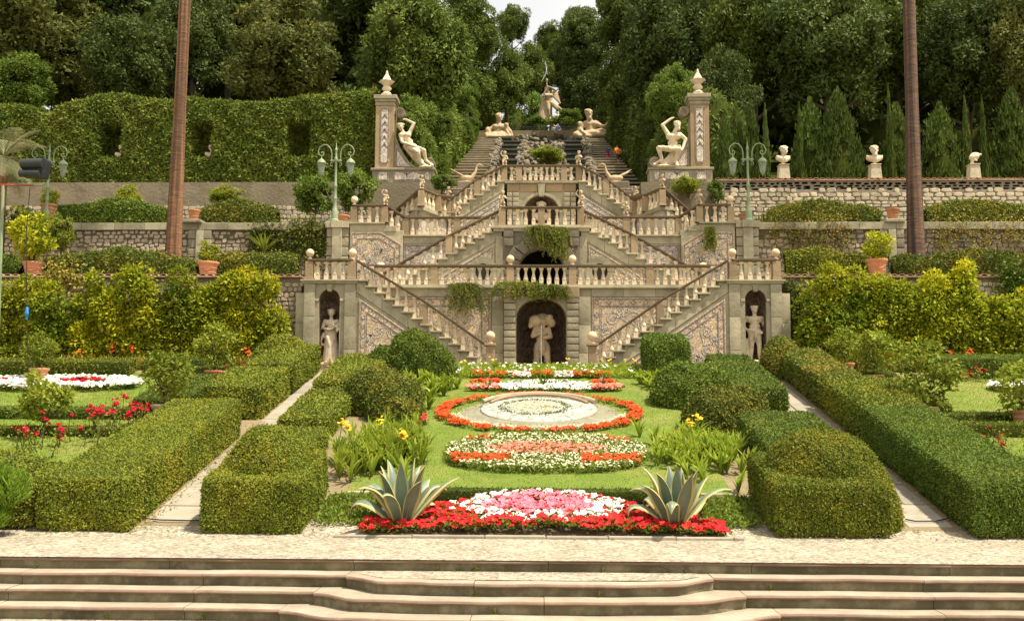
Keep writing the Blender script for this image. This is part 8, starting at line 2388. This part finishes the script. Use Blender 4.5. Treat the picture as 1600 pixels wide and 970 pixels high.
for i, (a, b) in enumerate(wins[:2]):
    x = b - 0.18; tag(link('bust', bm_b, None, (x, 43.55, wz0 - 0.05), (0, 0, 0.5), (0.85,) * 3), ['stone bust half hidden in the left window of the tall hedge', 'stone bust half hidden in the hedge window beside the left palm'][i], 'bust', 'busts in the hedge')

# ================================================================== TREES
def tree(label, px, py, rx_px, rz_px, Y, me, seed, name='evergreen_tree', cat='tree', group=None, ry=None, trunk=True, zg=None):
    c = P(px, py, Y); s_ = FPX / Y; rx, rz = rx_px / s_, rz_px / s_
    zg = (hz(Y) if Y < 101 else hz(101) + (Y - 101) * 0.22) - 0.3 if zg is None else zg
    t = thing(name, label, cat, (c.x, Y, zg), group)
    rnd = random.Random(seed)
    if trunk:
        r = max(0.12, min(0.35, rx * 0.07)); mb = MB(); top = Vector((c.x, Y, c.z + rz * 0.25))
        mb.tube([(c.x, Y, zg), (c.x + rnd.uniform(-.2, .2), Y, (zg + top.z) / 2), top], [r, r * 0.8, r * 0.35], 8)
        for k in range(5):
            a = k * 1.26 + rnd.random(); p0 = Vector((c.x, Y, zg + (top.z - zg) * rnd.uniform(0.4, 0.8)))
            mb.tube([p0, p0 + Vector((math.cos(a) * rx * 0.55, math.sin(a) * rx * 0.45, rz * 0.3))], [r * 0.5, r * 0.15], 5)
        mb.build('trunk', 'bark', t)
    k = max(1, round(rz / rx * 0.95)) if rz >= rx else 1
    if k == 1: link('crown', me, t, c, (0, 0, rnd.random() * 6.28), (rx, ry or rx * 0.9, rz if rz < rx else (rx + rz) / 2))
    else:
        rs = rz / k * 1.18
        for q in range(k):
            sc = max(rs, rx * (1.0 - 0.16 * q)); zc = c.z - rz + rz * 2 * (q + 0.5) / k
            link('crown', me, t, (c.x + rnd.uniform(-.12, .12) * rx, Y + rnd.uniform(-.2, .2) * rx, zc), (0, 0, rnd.random() * 6.28), (sc, sc * 0.95, sc * rnd.uniform(0.95, 1.1)))
    return t
OAKD = [crown_mesh('crown', 'oak_dark', 600 + i, 100, 250, 0.058, 0.035, 'round', 0.15, 0.15, 0.32) for i in range(3)]
OAKO = [crown_mesh('crown', 'oak_olive', 610 + i, 110, 270, 0.056, 0.034, 'round', 0.25, 0.14, 0.3) for i in range(2)]
OAKG = [crown_mesh('crown', 'oak_green', 620 + i, 100, 250, 0.058, 0.035, 'round', 0.15, 0.14, 0.32) for i in range(3)]
BUSHG = [crown_mesh('crown', 'bush_green', 630 + i, 90, 250, 0.06, 0.036, 'round', 0.3, 0.15, 0.3) for i in range(2)]

def conifer_mesh(name, seed, n=14000, narrow=False, leaf='cypress'):
    """Upright feathery sprays on a cone, unit height -1..1."""
    rng = np.random.default_rng(seed); nb = 130
    t = rng.random(nb) ** 0.85; a = rng.random(nb) * 6.283
    r = (1 - t) ** 0.75 * (0.95 if not narrow else 0.9) * (0.75 + 0.35 * rng.random(nb))
    if not narrow: r *= np.clip(t * 6 + 0.5, 0, 1)
    base = np.stack([r * np.cos(a), r * np.sin(a), t * 2 - 1.02], 1)
    idx = rng.integers(0, nb, n); u = rng.random(n)
    out_ = np.stack([np.cos(a[idx]), np.sin(a[idx]), np.zeros(n)], 1)
    p = base[idx] * np.array([1, 1, 1]) + out_ * (-0.25 * u[:, None] * 0.4) + np.array([0, 0, 1])[None] * (u[:, None] * 0.24) + rng.normal(size=(n, 3)) * np.array([0.09, 0.09, 0.035]) * (1.15 - u[:, None])
    d = out_ * 0.35 + np.array([0, 0, 1.0]) + rng.normal(size=(n, 3)) * 0.28; d /= np.linalg.norm(d, axis=1, keepdims=True)
    s_ = 0.6 + 0.8 * rng.random(n)
    V, F = leaf_tris(p, d, 0.085 * s_, (0.05 if not narrow else 0.09) * s_, rng)
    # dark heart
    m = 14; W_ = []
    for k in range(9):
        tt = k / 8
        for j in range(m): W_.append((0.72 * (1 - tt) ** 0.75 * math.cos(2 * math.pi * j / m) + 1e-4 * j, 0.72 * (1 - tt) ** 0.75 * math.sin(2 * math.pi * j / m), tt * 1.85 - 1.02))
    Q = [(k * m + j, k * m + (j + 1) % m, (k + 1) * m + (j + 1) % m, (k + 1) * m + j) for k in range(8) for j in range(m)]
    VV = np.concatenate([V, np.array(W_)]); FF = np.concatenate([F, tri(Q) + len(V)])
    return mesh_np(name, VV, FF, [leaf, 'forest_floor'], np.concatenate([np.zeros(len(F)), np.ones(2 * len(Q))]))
CON = [conifer_mesh('crown', 640 + i) for i in range(3)]
CYP = conifer_mesh('crown', 645, 6000, True)

# conifers behind the busts
for i, (px, ptop, w, Y, me, lab) in enumerate((
    (1135, 190, 22, 45.2, 0, 'slim conifer just right of the right pillar'), (1152, 178, 24, 45.6, 1, 'conifer left of the right lamp head'), (1176, 175, 22, 45.2, 2, 'conifer behind the right lamp head'),
    (1198, 178, 9, 44.8, 9, 'thin pointed cypress right of the right lamp'), (1268, 172, 46, 46.0, 1, 'broad conifer behind the gap between the first two busts'), (1312, 160, 52, 45.4, 0, 'largest broad conifer left of the second bust'),
    (1252, 178, 9, 45.0, 9, 'thin cypress at the left edge of the broad conifers'), (1393, 152, 10, 45.0, 9, 'thin tall cypress just left of the right palm'), (1405, 180, 40, 46.0, 2, 'conifer partly hidden by the right palm'),
    (1472, 178, 44, 45.6, 1, 'conifer right of the right palm'), (1513, 168, 12, 45.2, 9, 'thin cypress behind the broken bust'), (1540, 168, 10, 45.2, 9, 'thin cypress right of the broken bust'), (1585, 160, 58, 46.0, 0, 'broad green conifer at the right edge'), (1660, 165, 50, 46.0, 2, 'broad conifer beyond the right edge'))):
    b0 = P(px, 290, Y); top = P(px, ptop, Y); s_ = FPX / Y; h = (top.z - (T3 - 0.1)) / 2; rx = w / s_
    t = thing('conifer' if me != 9 else 'cypress', lab, 'conifer' if me != 9 else 'cypress', (b0.x, Y, T3 - 0.1), 'conifers behind the right wall')
    MB().tube([(b0.x, Y, T3 - 0.2), (b0.x, Y, T3 + h)], [0.1, 0.05], 6).build('trunk', 'bark', t)
    link('crown', CYP if me == 9 else CON[me], t, (b0.x, Y, T3 - 0.1 + h), (0, 0, i * 1.1), (rx * 1.08, rx, h))

for i, (px, py, rx, rz, Y, me, lab, grp) in enumerate((
    (445, 92, 112, 100, 51, OAKO[0], 'large olive-toned round oak behind the tall hedge left of the left pillar', None),
    (655, 80, 105, 125, 56, OAKG[0], 'big green oak right behind the left urn', None),
    (600, 30, 120, 110, 66, OAKD[0], 'dark oak towering between the olive oak and the left urn', None),
    (742, 105, 48, 95, 104, OAKG[1], 'slender green tree left of the cascade', None),
    (792, 130, 46, 72, 106, OAKG[2], 'round dark-hearted tree left of the winged statue', None),
    (800, 40, 32, 42, 128, OAKG[0], 'small distant tree against the sky left of the gap', None),
    (860, 70, 34, 46, 135, OAKG[1], 'distant green tree in the sky gap behind the winged statue', None),
    (915, 110, 40, 85, 119, OAKD[1], 'dark tree right of the winged statue', None),
    (980, 80, 56, 105, 85, OAKG[2], 'tall green tree right of the cascade below the sky', None),
    (1040, 70, 95, 130, 62, OAKD[2], 'tall dark oak between the cascade and the right urn', None),
    (1048, 190, 46, 85, 47.5, BUSHG[0], 'light green laurel tree left of the right pillar', None),
    (1035, 205, 32, 90, 60, OAKD[0], 'dark shaded tree right of the cascade stair', None),
    (640, 205, 55, 60, 47.0, BUSHG[1], 'bright green bush right behind the left satyr', None),
    (676, 225, 32, 68, 64, BUSHG[0], 'ivy-green shrub mass along the left cascade stair', None),
    (710, 180, 28, 62, 86, BUSHG[1], 'green shrub at the upper part of the left cascade stair', None),
    (758, 160, 30, 50, 105, OAKG[1], 'low green tree behind the left reclining statue', None),
    (958, 160, 30, 55, 105, OAKG[0], 'low green tree behind the right reclining statue', None),
    (828, 120, 44, 62, 126, OAKG[2], 'distant tree behind the left shoulder of the winged statue', None), (880, 105, 40, 62, 130, OAKG[0], 'distant tree right behind the winged statue', None), (905, 75, 34, 66, 128, OAKG[1], 'distant tree below the right side of the sky gap', None), (725, 172, 22, 48, 93, BUSHG[0], 'narrow green shrub beside the middle of the left cascade stair', None),
    (60, 70, 150, 120, 53, OAKO[1], 'broad olive-green oak at the top left', None),
    (200, 105, 95, 85, 51, OAKD[1], 'dark oak behind the hedge left of the left palm', None),
    (300, 60, 80, 110, 60, OAKD[2], 'dark oak right behind the left palm trunk', None),
    (180, 10, 110, 90, 66, OAKD[0], 'dark oak at the top edge left of the left palm trunk', None),
    (480, -30, 130, 80, 75, OAKD[1], 'dark oak peeping over the large olive-toned oak', None),
    (360, -10, 100, 90, 70, OAKG[0], 'green oak at the top edge just right of the left palm trunk', None),
    (30, 140, 70, 60, 50, BUSHG[1], 'green shrub behind the hedge at the left edge', None),
    (1180, 60, 100, 140, 58, OAKG[1], 'big green oak behind the slim conifers right of the right urn', None),
    (1290, 75, 110, 110, 55, OAKD[0], 'dark oak above the broad conifers', None),
    (1400, 60, 100, 130, 60, OAKG[2], 'green oak behind the right palm', None),
    (1510, 90, 105, 110, 56, OAKD[1], 'dark oak above the broken bust', None),
    (1600, 70, 90, 130, 54, OAKO[0], 'olive-green oak at the right edge', None),
    (1130, 150, 60, 90, 52, OAKD[2], 'dark oak right behind the right pillar', None),
    (1240, 0, 120, 80, 74, OAKD[1], 'dark oak at the top edge between the right urn and the right palm', None),
    (1460, -20, 130, 90, 76, OAKD[2], 'dark oak at the top edge just right of the right palm', None),
    (1090, -10, 100, 110, 78, OAKG[0], 'green oak high above the right urn', None),
    (960, -5, 42, 60, 98, OAKG[1], 'far green tree just right of the sky gap', None),
    (730, 10, 55, 90, 90, OAKG[2], 'far green tree just left of the sky gap', None),
    (-60, 60, 110, 150, 56, OAKD[0], 'dark oak beyond the left edge', None), (1700, 60, 110, 150, 58, OAKD[1], 'dark oak beyond the right edge', None))):
    tree(lab, px, py, rx, rz, Y, me, i, group=grp)
# green banks beside the cascade stairs and the screen behind the top terrace
for s in (-1, 1):
    cores = []; rb_ = random.Random(60 + s)
    for k in range(19):
        y = 50 + 2.8 * k; h = rb_.uniform(3.2, 4.6) if s < 0 else rb_.uniform(4.0, 6.5)
        cores.append(ell((s * (8.3 + rb_.uniform(-.1, .5)), y, hz(y) + h * 0.25), 2.0, 2.6, h, 9, -0.6))
    hedge('shrub_bank', 'long ivy-green bank of shrubs along the outer edge of the left cascade stair' if s < 0 else 'tall dark bank of laurels shading the right cascade stair', cores, 'bush_green' if s < 0 else 'oak_green', 0.30, 0.16, 62, 700 + s, 'shrubs', bump=(0.25, 0.9), spread=0.95, stray=0.3)
cores = []; rb_ = random.Random(8)
for k in range(22):
    x = -26 + 2.5 * k + rb_.uniform(-.6, .6)
    cores.append(ell((x, 121 + rb_.uniform(0, 4) + (6 if -2 < x < 8 else 0), hz(101) + 3.5), 2.6, 2.2, rb_.uniform(4.5, 7.5), 9, -0.8))
hedge('shrub_bank', 'dark evergreen screen behind the winged statue on the top terrace', cores, 'oak_green', 0.4, 0.22, 40, 705, 'shrubs', bump=(0.3, 0.9), spread=0.95, stray=0.3)
# deep wood behind, one mass
rng = np.random.default_rng(888)
C, Rr = [], []
for side in (-1, 1):
    for k in range(230):
        y = rng.uniform(60, 125); x = side * rng.uniform(9 + (y - 60) * 0.05, 55); C.append((x, y, hz(min(y, 101)) + rng.uniform(0.5, 14))); Rr.append(rng.uniform(1.6, 3.2))
C, Rr = np.array(C), np.array(Rr)
n = 70000; idx = rng.integers(0, len(C), n); d = rng.normal(size=(n, 3)); d[:, 1] -= 0.5; d[:, 2] += 0.2; d /= np.linalg.norm(d, axis=1, keepdims=True)
p = C[idx] + d * (Rr[idx] * rng.uniform(0.8, 1.1, n))[:, None]; ld = d + rng.normal(size=(n, 3)) * 0.6; ld /= np.linalg.norm(ld, axis=1, keepdims=True)
V, F = leaf_tris(p, ld, 0.6, 0.38, rng, face=d)
VV, FF, MI, n0 = [V], [F], [np.ones(len(F))], len(V)
for c_, r_ in zip(C, Rr):
    v, q = ell(c_, r_ * 0.85, r_ * 0.85, r_ * 0.85, 6, -1); VV.append(v); FF.append(tri(q) + n0); MI.append(np.zeros(2 * len(q))); n0 += len(v)
tag(link('wood', mesh_np('wood', np.concatenate(VV), np.concatenate(FF), ['forest_floor', 'oak_dark'], np.concatenate(MI))), 'dense dark evergreen wood covering the hillside behind the garden', 'wood', kind='stuff')

# ---------------------------------------------------------------- palms
def palm(label, px_b, py_b, px_t, Y, r_px, seed):
    s_ = FPX / Y; b0 = P(px_b, py_b, Y); t0 = P(px_t, 0, Y); r = r_px / s_ / 2
    t = thing('palm_tree', label, 'palm', (b0.x, Y, T1 - 0.1), 'tall palms'); rnd = random.Random(seed)
    top = Vector((t0.x + (t0.x - b0.x) * 0.6, Y, t0.z + 6.5)); z0 = T1 - 0.15; n = 300
    V, F, seg = [], [], 22
    for i in range(n + 1):
        u = i / n; z = z0 + (top.z - z0) * u; x = b0.x + (top.x - b0.x) * u
        rr = r * (1.28 - 0.35 * min(1, u * 2.5) - 0.12 * u) * (1.0 + (0.022 if i % 2 else -0.012) + rnd.uniform(-.006, .006)) + 0.12 * max(0, 1 - u * 22)
        for k in range(seg):
            a = 2 * math.pi * k / seg; q = rr * (1 + 0.012 * math.sin(5 * a + 1) + 0.006 * rnd.uniform(-1, 1)); V.append((x + q * math.cos(a), Y + q * math.sin(a), z + 0.012 * rnd.uniform(-1, 1)))
    for i in range(n):
        for k in range(seg): k2 = (k + 1) % seg; F.append((i * seg + k, i * seg + k2, (i + 1) * seg + k2, (i + 1) * seg + k))
    link('trunk', mesh_np('trunk', V, np.array(F), 'palm_bark' if seed == 1 else 'palm_bark_dark'), t)
    fronds(t, top, 26, 2.1, rnd, 'palm_frond')
def fronds(t, c, n, L, rnd, m, droop=0.9, fan=True, nl=26):
    for i in range(n):
        az = i * 2.4; el = R(rnd.uniform(-35, 75)); d = Vector((math.cos(az) * math.cos(el), math.sin(az) * math.cos(el), math.sin(el)))
        V, F, n0 = [], [], 0; p = Vector(c); pts = []
        for k in range(9):
            pts.append(p.copy()); d = (d + Vector((0, 0, -0.11 * droop))).normalized(); p = p + d * (L * rnd.uniform(0.9, 1.1) / 8)
        sdv = Vector((-math.sin(az), math.cos(az), 0))
        mb = MB(); mb.tube(pts, [0.03, 0.028, 0.025, 0.022, 0.018, 0.015, 0.012, 0.008, 0.004], 4)
        for k in range(nl):
            u = 0.18 + 0.8 * k / nl; j = int(u * 8); q = pts[j].lerp(pts[min(8, j + 1)], u * 8 - j); dd = (pts[min(8, j + 1)] - pts[j - 1 if j else 0]).normalized()
            for sg in (-1, 1):
                ld = (dd * 0.7 + sdv * sg * 0.9 + Vector((0, 0, -0.15))).normalized(); l = L * 0.38 * math.sin(math.pi * min(1, 0.25 + 0.7 * u)); w = dd * 0.011
                e = q + ld * l + Vector((0, 0, -0.12 * l)); h = q + ld * l * 0.5
                mb.add([q - w, q + w, h + w, h - w], [(0, 1, 2, 3)]); mb.add([h - w, h + w, e], [(0, 1, 2)])
        link('frond', mb.mesh('frond', m, fix=False), t)
palm('tall bare palm trunk on the left lower terrace', 270, 402, 289, 35.6, 21.5, 1)
palm('tall bare palm trunk on the right lower terrace', 1431, 400, 1420, 35.6, 22.5, 2)
# small feather palm at the left edge
c = P(6, 245, 36.3); t = thing('feather_palm', 'small pale feather palm at the left edge of the picture', 'palm', (c.x, 36.3, T1 - 0.1)); rnd = random.Random(4)
MB().tube([(c.x, 36.3, T1 - 0.2), (c.x, 36.3, c.z)], [0.22, 0.16], 10).build('trunk', 'palm_bark', t)
fronds(t, c, 30, 1.7, rnd, 'palm_frond', 1.5, nl=20)

# ---------------------------------------------------------------- floodlight, pole, cable
YF = 27.0
t = thing('floodlight', 'black floodlight on a slim green pole with red cross cord at the left edge', 'floodlight', (P(5, 500, YF).x, YF, gz(YF)))
p0 = P(5, 290, YF); pb = P(2, 500, YF)
MB().tube([(pb.x - 0.03, YF, gz(YF) - 0.05), (p0.x, YF, p0.z)], 0.045, 10).build('pole', 'lamp_green', t, smooth=True)
a, b_ = P(-40, 288, YF), P(52, 290, YF)
MB().tube([a, b_], 0.022, 8).build('cross_cord', 'red_cord', t)
q0, q1 = P(41, 252, YF), P(78, 284, YF)
h = MB().prism([(q0.x, q0.z - 0.02), (q1.x - 0.03, q0.z + 0.02), (q1.x, q0.z - 0.05), (q1.x - 0.06, q0.z - 0.52), (q0.x + 0.02, q0.z - 0.48)], YF - 0.22, YF + 0.05)
h.build('housing', 'dark_metal', t, bevel=0.03, segs=2, smooth=True)
MB().tube([(q0.x, YF - 0.22, q0.z - 0.14), (q1.x - 0.1, YF - 0.22, q0.z - 0.12)], 0.14, 14).build('hood', 'dark_metal', t, smooth=True)
MB().tube([(q0.x - 0.03, YF - 0.24, q0.z - 0.40), (q1.x - 0.16, YF - 0.24, q0.z - 0.40)], 0.10, 14).build('ballast', 'dark_metal', t, smooth=True)
br = P(52, 291, YF); MB().tube([(b_.x, YF, b_.z), (q1.x - 0.2, YF, br.z + 0.0), (q1.x - 0.08, YF, br.z + 0.1)], 0.018, 6).build('bracket', 'lamp_green', t)
YK = 26.6
t = thing('hanging_cable', 'thin black cable with a blue connector hanging from the floodlight bar', 'cable', (P(43, 500, YK).x, YK, gz(YK)))
k0, k1, k2 = P(47, 292, YK), P(42, 490, YK), P(44, 640, YK)
MB().tube([k0, (k0.x - 0.03, YK, k0.z - 1.2), k1, (k2.x, YK, max(k2.z, gz(YK)))], 0.011, 5).build('wire', 'cable', t)
MB().lathe([(0.03, -0.16), (0.035, -0.06), (0.05, -0.04), (0.05, 0.04), (0.035, 0.06), (0.04, 0.15), (0.02, 0.18)], (k1.x, YK, k1.z), 12).build('connector', 'blue_plastic', t, smooth=True)
# hoses across the paths
for (pts, lab) in (([(1415, 815), (1430, 818), (1462, 818), (1488, 812), (1500, 800)], 'thin black hose looping over the right path'), ([(210, 812), (250, 816), (300, 817), (322, 815)], 'thin black hose across the foot of the left path')):
    g = [G(*p_) + Vector((0, 0, 0.045)) for p_ in pts]
    tag(MB().tube(g, 0.012, 6).build('garden_hose', 'cable'), lab, 'hose', 'black hoses')
V, F = blades(WEEDS, 12, 0.09, 0.012, rng, 1.1, 3, 0.6)
tag(link('step_weeds', mesh_np('step_weeds', V, F, 'canna')), 'tiny tufts of weed in the joints of the front steps', 'weeds', kind='stuff')
# fallen leaves on the paths and gravel edge
rng = np.random.default_rng(99)
x = np.concatenate([rng.normal(-6.55, 0.12, 500), rng.normal(6.75, 0.1, 150), rng.uniform(-8, 8, 200)]); y = np.concatenate([rng.uniform(16.6, 24, 650), rng.normal(16.7, 0.15, 200)]); 
p = np.stack([x, y, gzv(y) + 0.035], 1); d = np.stack([rng.normal(size=850), rng.normal(size=850), rng.normal(size=850) * 0.2], 1); d /= np.linalg.norm(d, axis=1, keepdims=True)
tag(link('fallen_leaves', mesh_np('fallen_leaves', *leaf_quads(p, d, 0.045, 0.03, rng), 'canna_dry')), 'dry hedge clippings scattered along the path edges', 'leaves', kind='stuff')
